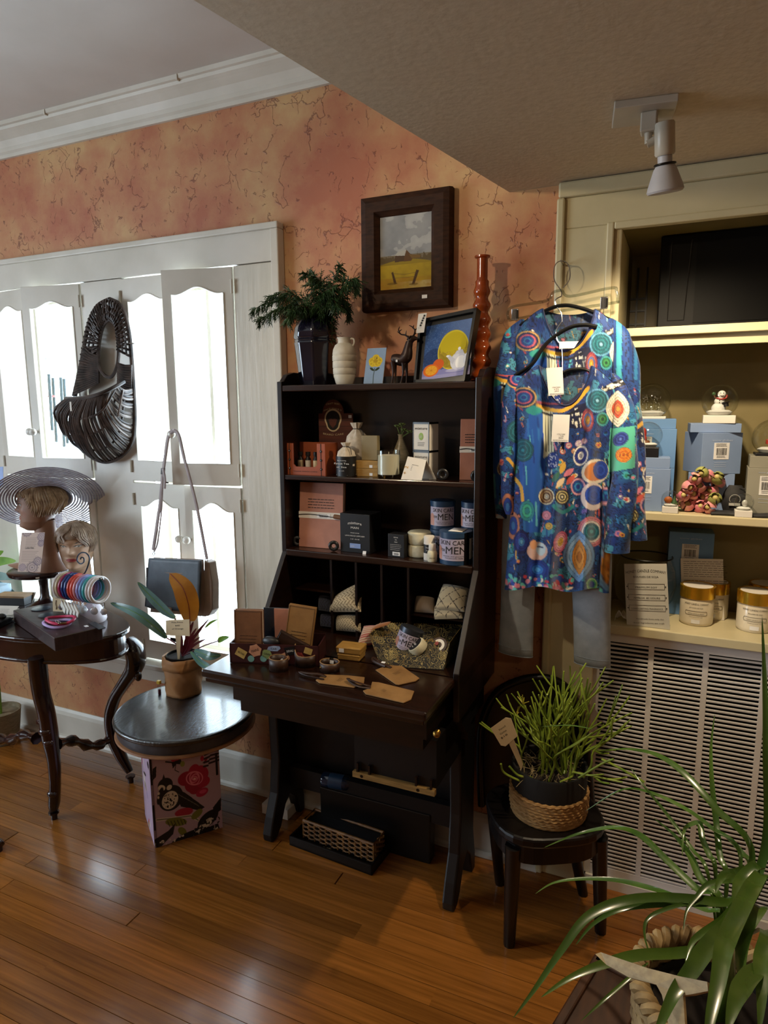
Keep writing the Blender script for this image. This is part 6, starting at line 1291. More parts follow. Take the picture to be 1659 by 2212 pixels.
# wooden tray with cup hollows
tz = VZ+.052; fcn, lcn, rcn = oz(117, 1378, tz), oz(28, 1318, tz), oz(196, 1350, tz)
EX = (lcn-fcn); EY = (rcn-fcn); lx, ly = EX.length, EY.length; EX.normalize(); EY = (EY-EX*EY.dot(EX)).normalized(); ly = max(ly, .17)
wt = thing('bangle_tray', 'dark wooden block tray with round hollows on the parlour table', 'tray', V((fcn.x, fcn.y, VZ)))
noise_mat('tray_wood', '#3b2a2a', '#241818', 7, (3, 14, 3), rough=.4); noise_mat('hollow_blue', '#1c2c3a', '#12202c', 12, rough=.3)
O_ = V((fcn.x, fcn.y, VZ+.001)); MB().obox(O_+EX*lx/2+EY*ly/2+Z*.0255, EX*lx/2, EY*ly/2, Z*.0255).build('block', 'tray_wood', wt, bevel=.003)
for u, v in ((.62, .45), (.38, .42), (.86, .5)): MB().lathe([(0, 0), (.03, 0), (.034, .0008), (.036, .0018), (.033, .0022)], O_+EX*lx*u+EY*ly*v+Z*.0512, 28).build('hollow', 'hollow_blue', wt)
MB().obox(O_+EX*.02+EY*(ly-.012)+Z*.0523, EX*.05, EY*.012, Z*.0012).build('label_strip', 'tin_dark', wt); sticker(wt, O_+EX*.055+EY*ly*.72+Z*.0514, -EX, EY, .02, .012)
# keyring loops on the tray
noise_mat('hot_pink', '#c8305a', '#b0244c', 20, rough=.4); noise_mat('lilac', '#b8a0d0', '#a08cc0', 20, rough=.4)
kc = O_+EX*lx*.3+EY*ly*.42+Z*.062
for nm, R_, zz, lab, off in (('hot_pink', .052, .008, 'hot pink silicone wrist ring lying on the wooden tray', V((0, 0, 0))), ('lilac', .05, -.003, 'lilac silicone wrist ring under the pink one on the tray', V((-.004, -.012, 0)))):
    o = thing('wrist_ring', lab, 'key ring', kc+off+V((0, 0, zz))); mb = MB(); mb.tube([kc+off+V((R_*math.cos(a)*1.1, R_*.8*math.sin(a), zz+.004*math.sin(2*a))) for a in np.linspace(0, 2*pi, 37)[:-1]], .0055, 8, closed=True); mb.build('loop', nm, o)
    if nm == 'hot_pink': torus(MB(), kc+V((.03, -.035, .012)), .013, .0012, (.3, .4, .8), 20, 6).build('split_ring', 'steel', o); MB().obox(kc+V((.045, -.03, .008)), V((.012, .008, 0)), V((-.003, .004, 0)), V((0, 0, .002))).build('clip', 'brass', o)
# earring card
ea = O_+EX*lx*.66+EY*ly*.72+Z*.052; q = [oz(70, 1318, tz), oz(97, 1314, tz)]; p0 = ea; xw = V((.95, .3, 0)).normalized(); o = thing('earring_card', 'small beige card holding a pair of silver drop earrings', 'card', p0); upv = V((-.1, .15, 1)).normalized(); MB().obox(p0+upv*.028, xw*.026, upv*.028, xw.cross(upv)*.0006).build('card', 'print_cream', o); mb = MB()
for s_ in (-1, 1): mb.tube(bez([p0+xw*.011*s_+upv*.045-xw.cross(upv)*-.0015, p0+xw*.013*s_+upv*.03+xw.cross(upv)*.0015, p0+xw*.010*s_+upv*.018+xw.cross(upv)*.002, p0+xw*.012*s_+upv*.008+xw.cross(upv)*.002], 4), .0014, 5)
mb.build('earrings', 'steel', o); mb = MB(); scribble(mb, p0-xw*.015+upv*.055+xw.cross(upv)*.001, xw, upv, .03, .005, 1, .0012); mb.build('lettering', 'ink', o)
# bangle stand: base, wire scroll, bar, bangles, charms
noise_mat('silver', '#e4e6ea', '#c4c8ce', 60, rough=.25, metal=.55); noise_mat('stone', '#cfc8cc', '#b8b0b6', 14, rough=.5); noise_mat('iron', '#3c4450', '#2a303a', 20, rough=.3, metal=.7)
bs0 = V((-2.135, 1.86, VZ)); bst = thing('bangle_stand', 'wire bangle stand with spiral top on a white stone base', 'stand', bs0)
to = (CAMP-bs0); to.z = 0; to.normalize(); rgt = V((-to.y, to.x, 0)); axb = (to*.74+rgt*.67).normalized(); bc0 = oy(176, 1268, 1.80); 
MB().lathe([(.05, 0), (.054, .01), (.05, .035), (.035, .06), (.018, .075), (0, .08)], bs0+V((0, 0, .0005)), 24).build('base', 'stone', bst)
topb = bc0+V((0, 0, .0445)); MB().tube(bez([bs0+V((0, 0, .075)), bs0.lerp(topb, .5)+V((0, .01, .05)), topb-axb*.02], 6), .0035, 7).build('post', 'iron', bst); MB().tube([topb-axb*.11, topb+axb*.11], .0032, 7).build('bar', 'iron', bst); MB().ell(topb+axb*.112, .006, 10, 8).build('bar_end', 'steel', bst); MB().ell(topb-axb*.112, .006, 10, 8).build('bar_end', 'steel', bst)
spx = [(183, 1238), (190, 1222), (193, 1205), (186, 1195), (176, 1194), (168, 1201), (167, 1212), (174, 1218), (181, 1214), (181, 1206), (176, 1204), (174, 1208)]; MB().tube(bez([topb]+[oy(x, y, topb.y+.01) for x, y in spx], 5), .0028, 7).build('scroll', 'iron', bst)
BC = [('#cfc6c4', 'white'), ('#b8a888', 'pale gold'), ('#9a2450', 'crimson'), ('#16306a', 'dark blue faceted'), ('#1c3c7c', 'royal blue faceted'), ('#c84a3c', 'coral red'), ('#d8584a', 'bright orange-red'), ('#c8888c', 'salmon pink'), ('#8f86bc', 'lavender'), ('#6f94c4', 'sky blue'), ('#3fa0a4', 'turquoise'), ('#c8c0c0', 'pearly grey'), ('#e0d8d4', 'glossy white')]
ordn = ['first', 'second', 'third', 'fourth', 'fifth', 'sixth', 'seventh', 'eighth', 'ninth', 'tenth', 'eleventh', 'twelfth', 'frontmost']
for i, (cc, nmc) in enumerate(BC):
    noise_mat('bangle_%d' % i, cc, None, 30, rough=.22, coat=.3); ctr = bc0+axb*(-.094+.0157*i)+V((0, 0, -.002)); fac = 'faceted' in nmc or i == 8
    tag(torus(MB(), ctr, .0485, .0068 if not fac else .008, axb, 12 if fac else 36, 9).build('bangle', 'bangle_%d' % i), nmc+' bangle, '+ordn[i]+' from the back on the wire stand', 'bangle', 'bangles on the wire stand')
rr = random.Random(12)
for i in range(13):
    u = i/12; p0 = bc0+axb*(-.09+.185*u)+V((0, 0, -.052))+to*rr.uniform(.0, .035)-rgt*rr.uniform(-.01, .03); zb = max(VZ+.03, p0.z-.05); o = thing('charm', ordn[i]+' silver charm keyring from the back, hanging below the bangles', 'charm', (p0.x, p0.y, p0.z-.045), 'silver charms')
    torus(MB(), p0+V((0, 0, -.006)), .007, .001, rgt, 14, 5).build('jump_ring', 'silver', o); MB().tube([p0+V((0, 0, -.012)), p0+V((0, 0, -.022))], .0015, 6).build('link', 'silver', o)
    d_ = p0+V((0, 0, -.032)); MB().lathe([(0, -.0012), (.013, -.0012), (.0145, 0), (.013, .0012), (0, .0012)], d_, 6 if i % 3 == 0 else 18, (to+rgt*rr.uniform(-.5, .5))).build('pendant', 'silver', o)
# price slips, boxes and cards at the left of the table
noise_mat('pale_blue', '#9fb4c0', '#8ca2b0', 12, rough=.6)
for i in range(5):
    p_ = oz(138+i*7, 1322+i*2, VZ+.06); tag(MB().obox(p_+V((0, 0, .02)), V((.009, -.004, .012)), V((.001, .002, 0)), V((-.012, .002, .016))).build('price_slip', 'paper'), 'folded white price slip by the bangles, '+['leftmost', 'second', 'middle', 'fourth', 'rightmost'][i]+' of five', 'label', 'price slips')
p_ = oz(32, 1303, VZ); o = thing('gift_box', 'black gift box with kraft lid at the back left of the table', 'box', p_); Xb, Yb = rotv(18); MB().obox(p_+Z*.018, Xb*.07, Yb*.035, Z*.017).build('box', 'box_black', o); MB().obox(p_+Z*.038, Xb*.071, Yb*.036, Z*.004).build('lid', 'kraft', o)
p_ = oz(6, 1292, VZ); tag(MB().obox(p_+V((-.05, 0, .03)), V((.06, .01, 0)), V((-.006, .035, 0)), V((0, 0, .0295))).build('box', 'pale_blue', bevel=.003), 'pale blue box at the left edge behind the gift box', 'box')
p_ = oz(62, 1300, VZ); tag(MB().obox(p_+V((0, .0, .022)), V((.028, .008, 0)), V((0, .001, .0)), V((.002, .01, .021))).build('card', 'paper'), 'blank white card standing behind the gift box', 'card')
p_ = oz(14, 1342, VZ); o = thing('earring_card', 'stack of white cards lying at the left edge of the table', 'card', p_)
for i in range(3): Xb, Yb = rotv(35-8*i); mbx = MB().obox(p_+V((.0, .0, .022+.012*i)), Xb*.045, Yb*.022+Z*.012, Xb.cross(Yb)*.0006).build('card', 'paper', o)
mb = MB(); scribble(mb, p_+V((-.02, -.01, .054)), rotv(19)[0], rotv(19)[1]+Z*.5, .05, .03, 4, .0012, 3); mb.build('lettering', 'ink', o)
p_ = oz(8, 1362, VZ); tag(MB().obox(p_+V((-.15, .02, .012)), V((.10, .03, 0)), V((-.012, .045, 0)), V((0, 0, .0115))).build('display_tray', 'box_black', bevel=.003), 'flat black display tray at the left edge of the table', 'tray'); p_ = oz(4, 1338, VZ+.024); tag(MB().ell(p_+V((0, -.0, .012)), (.02, .016, .0118)).build('pebble_magnet', 'black'), 'black rounded trinket on the flat black tray', 'trinket')
# leafy plant behind the table, by the window
noise_mat('leaf_lime', '#7fa83c', '#5c8a2a', 14, rough=.4); noise_mat('leaf_blue', '#7f9a96', '#5c7d6e', 14, rough=.35, coat=.2)
def blade(name, pts, w, mat, par, face=None, fold=.2, n=7, prof=None, thick=0):
    """leaf along pts; w = widest half-width; face = direction the blade faces"""
    c = bez(pts, n); k_ = len(c); vs = []; fc = V(face) if face is not None else None
    for i, p in enumerate(c):
        u = i/(k_-1); d = (c[min(i+1, k_-1)]-c[max(i-1, 0)]).normalized(); f_ = fc if fc is not None else (CAMP-p).normalized(); s_ = d.cross(f_).normalized(); nn_ = s_.cross(d)
        ww = w*(prof(u) if prof else (math.sin(pi*min(1, .04+u*.96))**.7)); vs += [p-s_*ww+nn_*ww*fold, p-nn_*0, p+s_*ww+nn_*ww*fold]
    fs = [(i*3+a, i*3+a+1, i*3+a+4, i*3+a+3) for i in range(k_-1) for a in (0, 1)]; return mk(name, vs, fs, True, mat, par, solid=thick)
pp = thing('potted_plant', 'green leafy pot plant between the parlour table and window', 'plant', (-2.93, 1.98, 0)); MB().lathe([(.07, .0005), (.09, .16), (.085, .16), (.08, .14), (0, .14)], (-2.93, 1.97, 0), 24).build('pot', 'stoneware', pp); MB().tube(bez([V((-2.93, 1.97, .14)), V((-2.92, 1.97, .5)), V((-2.94, 1.97, .8))], 5), .008, 7).build('stem', 'leaf_lime', pp)
for px, py, px2, py2, w_ in ((-40, 1230, 8, 1190, .02), (-40, 1225, 35, 1212, .024), (-30, 1260, 38, 1290, .026), (-40, 1250, 30, 1250, .024), (-45, 1240, -5, 1262, .02), (-30, 1270, 22, 1330, .022)): a, b_ = oy(px, py, 1.99), oy(px2, py2, 1.97); blade('leaf', [V((-2.94, 1.97, .8)).lerp(a, .3), a, a.lerp(b_, .55)+V((0, 0, .012)), b_], w_, 'leaf_lime' if py2 < 1230 else 'leaf_blue', pp)
# ---------------------------------------------------------------- philodendron on the round table
noise_mat('paper_bag', '#ab7c4e', '#92653a', 6, rough=.6, bump=.4, bscale=14, dist=.008); noise_mat('leaf_orange', '#b87e24', '#96601a', 9, rough=.4); noise_mat('leaf_teal', '#5d8482', '#42665e', 10, rough=.28, coat=.3); noise_mat('leaf_maroon', '#6a2430', '#4a1520', 14, rough=.4); noise_mat('soil', '#1b1310', rough=.95, bump=.6, bscale=80); noise_mat('rib_red', '#7a2a24', rough=.5); noise_mat('leaf_green', '#6f9a2c', '#557f20', 14, rough=.4)
pc = oz(394, 1497, TZ); pc.y += .012; PRr = .068; pht = oy(394, 1412, pc.y).z-TZ
ph = thing('potted_plant', 'philodendron with one amber leaf in a brown paper bag pot', 'plant', V((pc.x, pc.y, TZ)))
mb = MB(); n_ = 40
def bagpt(u, v): a = 2*pi*u; k_ = 1+.045*math.sin(5*a+v*9)+.028*math.sin(11*a+v*17); r = PRr*(.95+.08*math.sin(v*2.2))*k_; return V((pc.x+r*math.cos(a), pc.y+r*math.sin(a), TZ+.001+v*pht*.96))
mb.grid(bagpt, n_, 16, closeu=True); mb.add([bagpt(i/n_, 0) for i in range(n_)], [tuple(reversed(range(n_)))]); mb.build('bag', 'paper_bag', ph, solid=.0012)
mb = MB(); mb.grid(lambda u, v: bagpt(u, .70+.30*v)+(bagpt(u, .8)-V((pc.x, pc.y, bagpt(u, .8).z)))*.06*(1-.3*v), n_, 4, closeu=True); mb.build('cuff', 'paper_bag', ph, solid=.0012)
MB().lathe([(PRr*.9, pht*.93), (PRr*.9, pht*.99), (PRr*.86, pht*1.0), (PRr*.84, pht*.93), (0, pht*.92)], (pc.x, pc.y, TZ), 36).build('inner_pot', 'black', ph); MB().lathe([(0, pht*.935), (PRr*.83, pht*.93), (PRr*.83, pht*.92), (0, pht*.9)], (pc.x, pc.y, TZ), 28).build('soil', 'soil', ph)
root = V((pc.x, pc.y, TZ+pht*.93)); q = lambda x, y, d=0: oy(x, y, pc.y+d)
def vein(o, pts, mat='rib_red', r=.0014): MB().tube(bez([V(p)+(CAMP-V(p)).normalized()*.0016 for p in pts], 5), [r]*(5*(len(pts)-1))+[.0004], 5).build('midrib', mat, o)
pts_ = [q(410, 1342), q(408, 1310), q(395, 1270), q(366, 1238)]; MB().tube(bez([root, q(408, 1390), q(410, 1342)], 5), .003, 6).build('stem', 'leaf_maroon', ph); lf = blade('leaf', pts_, .047, 'leaf_orange', ph, prof=lambda u: (math.sin(pi*min(1, .10+u*.92))**.65)*(.75+.25*u)*(1 if u < .9 else max(.0, (1-u)/.1)**.5)); vein(lf, pts_)
for pl_, w_, mt in (([q(360, 1378, -.03), q(330, 1350, -.06), q(290, 1322, -.08), q(238, 1302, -.08)], .020, 'leaf_teal'), ([q(378, 1335, 0), q(355, 1318, 0), q(325, 1288, 0), q(297, 1257, 0)], .018, 'leaf_teal'), ([q(420, 1405, -.04), q(438, 1412, -.06), q(455, 1418, -.07), q(478, 1415, -.05)], .016, 'leaf_teal'), ([q(412, 1408, -.03), q(432, 1430, -.07), q(450, 1440, -.09), q(462, 1438, -.09)], .012, 'leaf_teal')): o = blade('leaf', pl_, w_, mt, ph); vein(o, pl_, 'leaf_green', .001)
MB().tube(bez([root, q(385, 1395), q(360, 1378, -.03)], 4), .0028, 6).build('stem', 'leaf_maroon', ph); MB().tube(bez([root, q(385, 1370), q(378, 1335)], 4), .0028, 6).build('stem', 'leaf_maroon', ph)
for x, y, w_ in ((453, 1335, .005), (440, 1352, .006), (432, 1376, .006), (418, 1342, .008), (392, 1368, .005), (445, 1380, .005), (425, 1356, .006)): blade('leaf', [root, root.lerp(q(x, y), .5)+V((0, 0, .01)), q(x, y)], w_, 'leaf_maroon', ph)
MB().tube(bez([root, q(430, 1400), q(448, 1392), q(473, 1384)], 5), .0025, 6).build('stem', 'leaf_maroon', ph); blade('leaf', [q(470, 1386), q(480, 1380), q(495, 1376)], .010, 'leaf_green', ph); blade('leaf', [q(443, 1356), q(455, 1345), q(470, 1338)], .005, 'leaf_green', ph)
Yk = pc.y-.045; k4 = [oy(358, 1340, Yk), oy(409, 1338, Yk), oy(410, 1374, Yk), oy(359, 1372, Yk)]; stk = thing('plant_stake', 'handwritten cream price stake in the philodendron pot', 'plant label', (root.x, Yk, root.z)); MB().add(k4, [(0, 3, 2, 1)]).build('tag', 'print_cream', stk, solid=.0016, bevel=.002); e0, e1 = oy(379, 1372, Yk), oy(391, 1372, Yk); MB().add([e0, e1, oy(388, 1425, Yk+.01), oy(384, 1425, Yk+.01)], [(0, 3, 2, 1)]).build('stem', 'print_cream', stk, solid=.0016)
mb = MB(); xk = (k4[1]-k4[0]).normalized()
for i, t_ in enumerate(('Philo Prince', '$40', 'of Orange')): letters(mb, t_, k4[0].lerp(k4[1], .5)+V((0, -.0022, -.012-.0125*i)), xk, Z, .006, .056 if i != 1 else .022)
mb.build('lettering', 'ink', stk)
tp = oz(345, 1500, TZ); o = thing('trinket', 'small yellow-capped vial standing beside the paper bag pot', 'trinket', tp); MB().lathe([(.006, 0), (.0065, .002), (.0065, .036), (.004, .04), (.004, .044), (0, .044)], tp, 14).build('vial', 'clear_glass', o); MB().obox(tp+Z*.05, V((.008, 0, 0)), V((0, .006, 0)), V((0, 0, .007))).build('cap', 'st_y', o) if 'st_y' in MATS else MB().obox(tp+Z*.05, V((.008, 0, 0)), V((0, .006, 0)), V((0, 0, .007))).build('cap', noise_mat('st_y', '#c8a42c', rough=.5), o, bevel=.002); MB().lathe([(0, .001), (.0055, .001), (.0055, .022), (0, .022)], tp, 12).build('contents', 'leaf_maroon', o)
# ================================================================ hanging clothes
vc_mat('printed_jersey', .6, sheen=.15, spec=.25)
CP = Paint(350, 545, '#1a3c78', 1.0); ox_, oy_ = 1052, 778     # canvas origin in photograph units
n1_, n2_ = CP.noise(60, 1), CP.noise(18, 2); CP.mask((n1_-.45)*2.2, '#2a7094', .8); CP.mask((n2_ > .55)*1., '#152a66', .8); CP.mask((CP.noise(26, 5) > .68)*1., '#4490a4', .7)
rn = random.Random(21); PAL = ['#16307a', '#2c6fae', '#3f9aa8', '#c8705a', '#b84a4a', '#d09a3a', '#c87a90', '#d8d2c2', '#2a7a5a', '#6a5aa0', '#101428']
for i in range(300):
    x, y, r_ = rn.uniform(0, 350), rn.uniform(0, 545), rn.uniform(2.5, 8); c = rn.choice(PAL); k_ = rn.random()
    if k_ < .45: CP.ell(x, y, r_, r_*rn.uniform(.5, 1.2), c, rn.random()*3); CP.ell(x, y, r_*.55, r_*.5, rn.choice(PAL), 0)
    else: CP.line([(x, y), (x+rn.uniform(-6, 6), y+rn.uniform(6, 20))], rn.uniform(1.5, 4), c)
def q_(x, y): return x-ox_, y-oy_
nn_ = CP.noise(34, 11)
for lv in (.3, .37, .44, .5, .56, .63, .7): CP.mask((np.abs(nn_-lv) < .007)*1., '#0c1024', .85)
for i in range(170):
    x, y = rn.uniform(0, 350), rn.uniform(0, 545); a = rn.uniform(-.6, .6); CP.line([(x, y), (x+10*math.sin(a), y+rn.uniform(5, 14))], rn.uniform(.8, 1.8), rn.choice(['#d8d4c4', '#7fb0c0', '#c88a90', '#0c1024', '#d0b060', '#0c1024']))
def rings(x, y, rx, ry, cols, rot=0, dark='#14182c'):
    x, y = q_(x, y); k_ = len(cols)
    for i, c in enumerate(cols):
        s_ = 1-i/k_; CP.ell(x, y, rx*s_, ry*s_, c, rot); CP.ell(x, y, rx*s_, ry*s_, dark, rot, .8, .8)
def lens(x, y, rx, ry, cols, rot=0):
    x, y = q_(x, y); k_ = len(cols)
    for i, c in enumerate(cols): s_ = 1-i/k_; CP.eye(x, y, rx*s_+.8, ry*s_+1, '#15141c', rot); CP.eye(x, y, rx*s_, ry*s_, c, rot)
def band(pts, w_, c): CP.line([q_(*p) for p in bz2(pts)], w_, c)
def bz2(pts): return [(p.x, p.y) for p in bez([V((x, y, 0)) for x, y in pts], 6)]
CP.poly([q_(*p) for p in ((1143, 890), (1178, 890), (1180, 985), (1165, 1150), (1130, 1150), (1120, 1000))], '#1f52a0'); 
for i in range(22): x = rn.uniform(1118, 1180); y = rn.uniform(900, 1130); CP.line([q_(x, y), q_(x+2, y+rn.uniform(20, 50))], rn.uniform(2, 5), rn.choice(['#16307a', '#3f9ab4', '#5fb8c0', '#2440a0', '#2a6ab0']), .8)
CP.poly([q_(*p) for p in ((1172, 880), (1192, 884), (1196, 975), (1174, 990))], '#c3c3a8')
for x in (1177, 1183, 1189): CP.line([q_(x, 884), q_(x+2, 975)], 1.4, '#101014')
CP.poly([q_(*p) for p in ((1232, 878), (1272, 868), (1268, 925), (1228, 925))], '#101638')
for i in range(22): x, y = rn.uniform(1234, 1266), rn.uniform(880, 920); CP.line([q_(x, y), q_(x+1, y+5)], 2, '#d8d8cc')
CP.poly([q_(*p) for p in ((1298, 838), (1360, 808), (1368, 824), (1310, 846))], '#0e0e14')
for i in range(26): u = rn.random(); x, y = 1302+58*u, 842-24*u+rn.uniform(-4, 5); CP.line([q_(x, y), q_(x+4, y-2)], 2.6, '#dcd8cc')
band([(1150, 868), (1182, 874), (1214, 878), (1244, 858), (1276, 828)], 8, '#141c50'); band([(1160, 876), (1186, 884), (1216, 886), (1244, 868), (1270, 838)], 8, '#c0942c'); band([(1170, 890), (1190, 896), (1220, 897), (1250, 884)], 5, '#101020'); band([(1160, 868), (1190, 872), (1214, 871)], 3, '#b04a4a')
rings(1131, 858, 28, 22, ['#b8925a', '#1c2350', '#b0506a', '#1f3f86', '#2a6aa0', '#1c2f80']); CP.eye(*q_(1153, 886), 18, 11, '#2a8a84', .0)
rings(1290, 865, 25, 26, ['#5fa0c4', '#1d5664', '#2a7684', '#1d5664', '#2a7684', '#1d5664', '#7fb4d0']); lens(1334, 883, 25, 40, ['#d8d2c0', '#d8d2c0', '#cfc0a8', '#b8482e', '#c8643c', '#c88a3c'])
rings(1269, 907, 13, 25, ['#8a3040', '#b05a50', '#4a6aa8', '#c8822a', '#d8b040']); rings(1301, 905, 13, 15, ['#3f9aa0', '#24603c', '#3a8a50', '#16402c']); rings(1129, 972, 23, 25, ['#1a5060', '#24687a', '#1a5060', '#24687a', '#1a5060', '#2f8294'])
CP.poly([q_(*p) for p in ((1318, 925), (1372, 920), (1372, 1010), (1312, 1020))], '#4fa890'); rings(1340, 948, 18, 14, ['#3a4fa0', '#22307c', '#3a4fa0', '#22307c', '#5a70b8'], -.6); rings(1347, 982, 18, 16, ['#d07a2a', '#d8862c', '#c8661e', '#d8862c', '#a84a1a'], -.3)
for x, y, r_, a in ((1228, 962, 7, '#c8708c'), (1250, 958, 8, '#b8a0c0'), (1240, 974, 6, '#d08a4a'), (1215, 975, 6, '#c8604a'), (1208, 955, 6, '#3a5a9a'), (1262, 952, 6, '#c88aa0')): rings(x, y, r_, r_, [a, '#d8d0c8', a])
rings(1254, 984, 16, 22, ['#d8d4cc', '#1a2a78', '#1a2a78', '#d8d4cc', '#8a8a98'], .2); CP.ell(*q_(1285, 1018), 30, 26, '#d8cdb8', -.4); CP.ell(*q_(1285, 1018), 24, 20, '#c8783c', -.4); rings(1297, 1015, 16, 20, ['#1c3a94', '#2648a8', '#1c3a94'])
rings(1194, 994, 13, 18, ['#16307a', '#16307a'])
for i in range(26): CP.ell(*q_(1194+rn.uniform(-9, 9), 994+rn.uniform(-13, 13)), 1, 1, '#d8dce8')
for x, y, c in ((1215, 1010, '#c8a03c'), (1228, 1020, '#d07a90'), (1232, 1036, '#c85a50'), (1200, 1030, '#3a6a5a'), (1210, 1042, '#e0c8a0')): CP.eye(*q_(x, y), 6, 14, c, rn.random())
rings(1180, 1072, 17, 18, ['#d8cfae', '#7a4a2c', '#c0a070', '#5a3420', '#c8b898', '#b8b4a8']); rings(1214, 1073, 16, 17, ['#20243c', '#c8b878', '#3a3428', '#d8cc90', '#3a3428', '#d8d0b0']); rings(1248, 1051, 16, 19, ['#c890a0', '#1f3f86', '#2a7ab0', '#1c2f80']); CP.ell(*q_(1280, 1072), 26, 30, '#d4c4c0'); rings(1283, 1069, 20, 21, ['#1a3f9c', '#2048a4', '#1a3f9c']); band([(1195, 1092), (1215, 1106), (1236, 1094)], 8, '#2a7a80')
rings(1180, 1113, 10, 10, ['#c87a8c', '#d08a98']); rings(1185, 1136, 8, 8, ['#c8a04a', '#d0aa50']); band([(1108, 1030), (1124, 1050), (1128, 1080)], 7, '#c89a3c'); rings(1138, 1103, 16, 22, ['#2a7a8c', '#3aa090', '#2a7a8c']); rings(1108, 1135, 14, 30, ['#a86a50', '#16307a', '#2a5a8c'])
rings(1277, 1148, 30, 33, ['#c06a78', '#d0848c', '#d8d0c8', '#1d5a6c', '#2a7a88', '#1d5a6c', '#3a9aa4']); rings(1126, 1170, 17, 25, ['#141c5a', '#1c2f80', '#1c2f80', '#2f6ab0', '#5a9ac8']); rings(1210, 1170, 14, 24, ['#c05a7a', '#d07a94', '#d8a0a8', '#c8a030', '#b88a24'], .3)
lens(1250, 1201, 34, 56, ['#5f8ab8', '#7a9cc0', '#5f8ab8', '#7a9cc0', '#5f8ab8']); lens(1251, 1203, 15, 38, ['#b8772a', '#c8883a', '#a8641e']); CP.ell(*q_(1160, 1190), 22, 20, '#d0a898'); CP.ell(*q_(1168, 1186), 10, 14, '#b8c8cc'); CP.line([q_(1160, 1180), q_(1172, 1182)], 3, '#1c2f60'); CP.ell(*q_(1152, 1176), 8, 10, '#d8986a')
rings(1161, 1230, 25, 21, ['#122c78', '#16388a', '#2a6ab4', '#4f9ad0'], .3)
for i in range(60): x, y = rn.uniform(1090, 1240), rn.uniform(1244, 1275); CP.ell(*q_(x, y), rn.uniform(2, 6), rn.uniform(3, 8), rn.choice(['#c87a8c', '#3a9aa0', '#d8c8b0', '#b83a4a', '#2a4a9a', '#5ab0a8']), rn.random()*3)
rings(1278, 1262, 12, 14, ['#8ab87a', '#3a8a5a', '#16307a', '#16307a']); rings(1300, 1230, 10, 30, ['#16244a', '#3a4a8a', '#16244a'])
# ---- garments
def px2(P_): return np.array([proj(V(p)) for p in P_])
def tunic(name, label, dx, dy, Yc, hem_l, hem_r, ztop, seed, group):
    """dx,dy shift the garment (photo units) from the front one"""
    o = thing(name, label, 'top', oy(1200+dx, hem_l, Yc), group); rnn = random.Random(seed); nu, nv = 150, 260
    def edge(v):       # left/right silhouettes
        l = np.interp(v, [0, .06, .14, .3, .6, 1], [1118, 1100, 1106, 1112, 1104, 1090]); r = np.interp(v, [0, .06, .14, .3, .6, 1], [1338, 1352, 1340, 1326, 1318, 1311]); return l+dx*(1-v), r+dx*(1-v)
    def topy(u):       # shoulder line with the neck opening
        x = abs(u-.46)/.46; base = 790+34*max(0, (x-.55)/.45)**1.3
        d = max(0, 1-((u-.47)/.255)**2); return base+(86*d**.8 if d > 0 else 0)
    def topb(u):
        x = abs(u-.46)/.46; d = max(0, 1-((u-.47)/.255)**2); return 788+34*max(0, (x-.55)/.45)**1.3+(14*d**.7 if d > 0 else 0)
    def fn(u, v, back):
        l, r = edge(v); x = l+(r-l)*u; yt = (topb(u) if back else topy(u))+dy; yb = (hem_l+(hem_r-hem_l)*u+5*math.sin(u*11+seed))
        y = yt+(yb-yt)*v; f_ = v**.7; amp = .005+.020*f_; w_ = 1.35*amp*(math.sin(u*2*pi*3.1+.7+seed+1.2*v)+.5*math.sin(u*2*pi*5.7+seed*2)); edge_ = (1-abs(2*u-1)**4)
        dep = (-.034*edge_-.016*edge_*f_+w_*edge_*.75) if not back else (.026*edge_-.3*w_*edge_)
        return oy(x, y, Yc+dep)
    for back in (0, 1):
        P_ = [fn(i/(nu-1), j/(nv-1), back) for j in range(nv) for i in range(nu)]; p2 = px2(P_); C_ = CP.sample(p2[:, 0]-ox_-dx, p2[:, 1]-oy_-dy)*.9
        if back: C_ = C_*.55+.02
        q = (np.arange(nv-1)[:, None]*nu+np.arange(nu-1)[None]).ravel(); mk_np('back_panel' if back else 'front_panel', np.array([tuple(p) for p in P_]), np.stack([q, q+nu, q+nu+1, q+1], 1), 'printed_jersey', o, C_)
    MB().tube([fn(u, 0, 0)+V((0, -.001, 0)) for u in np.linspace(.215, .725, 40)], .0022, 5).build('neck_binding', 'ink_navy', o)
    return o
noise_mat('ink_navy', '#1a2146', '#141a38', 30, rough=.7)
def sleeve(o, path, wid, dep, sdx, sdy, n=280, m_=64, name='sleeve'):
    """flattened tube along photo-unit path [(x,y,Y)]; colour taken from the cloth print shifted by sdx, sdy"""
    pts = bez([oy(*p) for p in path], max(2, n//(len(path)-1))); k_ = len(pts); P_ = []
    ws = np.interp(np.linspace(0, 1, k_), np.linspace(0, 1, len(wid)), wid)
    for i, p in enumerate(pts):
        for j in range(m_):
            a = 2*pi*j/m_; wob = 1+.10*math.sin(3*a+i*.07); P_.append(p+V((ws[i]*math.cos(a)*wob, dep*math.sin(a)*(ws[i]/max(wid)), 0)))
    p2 = px2(P_); C_ = CP.sample(np.clip(p2[:, 0]-ox_+sdx, 0, 348), np.clip(p2[:, 1]-oy_+sdy, 0, 543)); F_ = np.array([(i*m_+j, i*m_+(j+1) % m_, (i+1)*m_+(j+1) % m_, (i+1)*m_+j) for i in range(k_-1) for j in range(m_)])
    return mk_np(name, np.array([tuple(p) for p in P_]), F_, 'printed_jersey', o, C_)
hook = oy(1213, 568, 2.062)
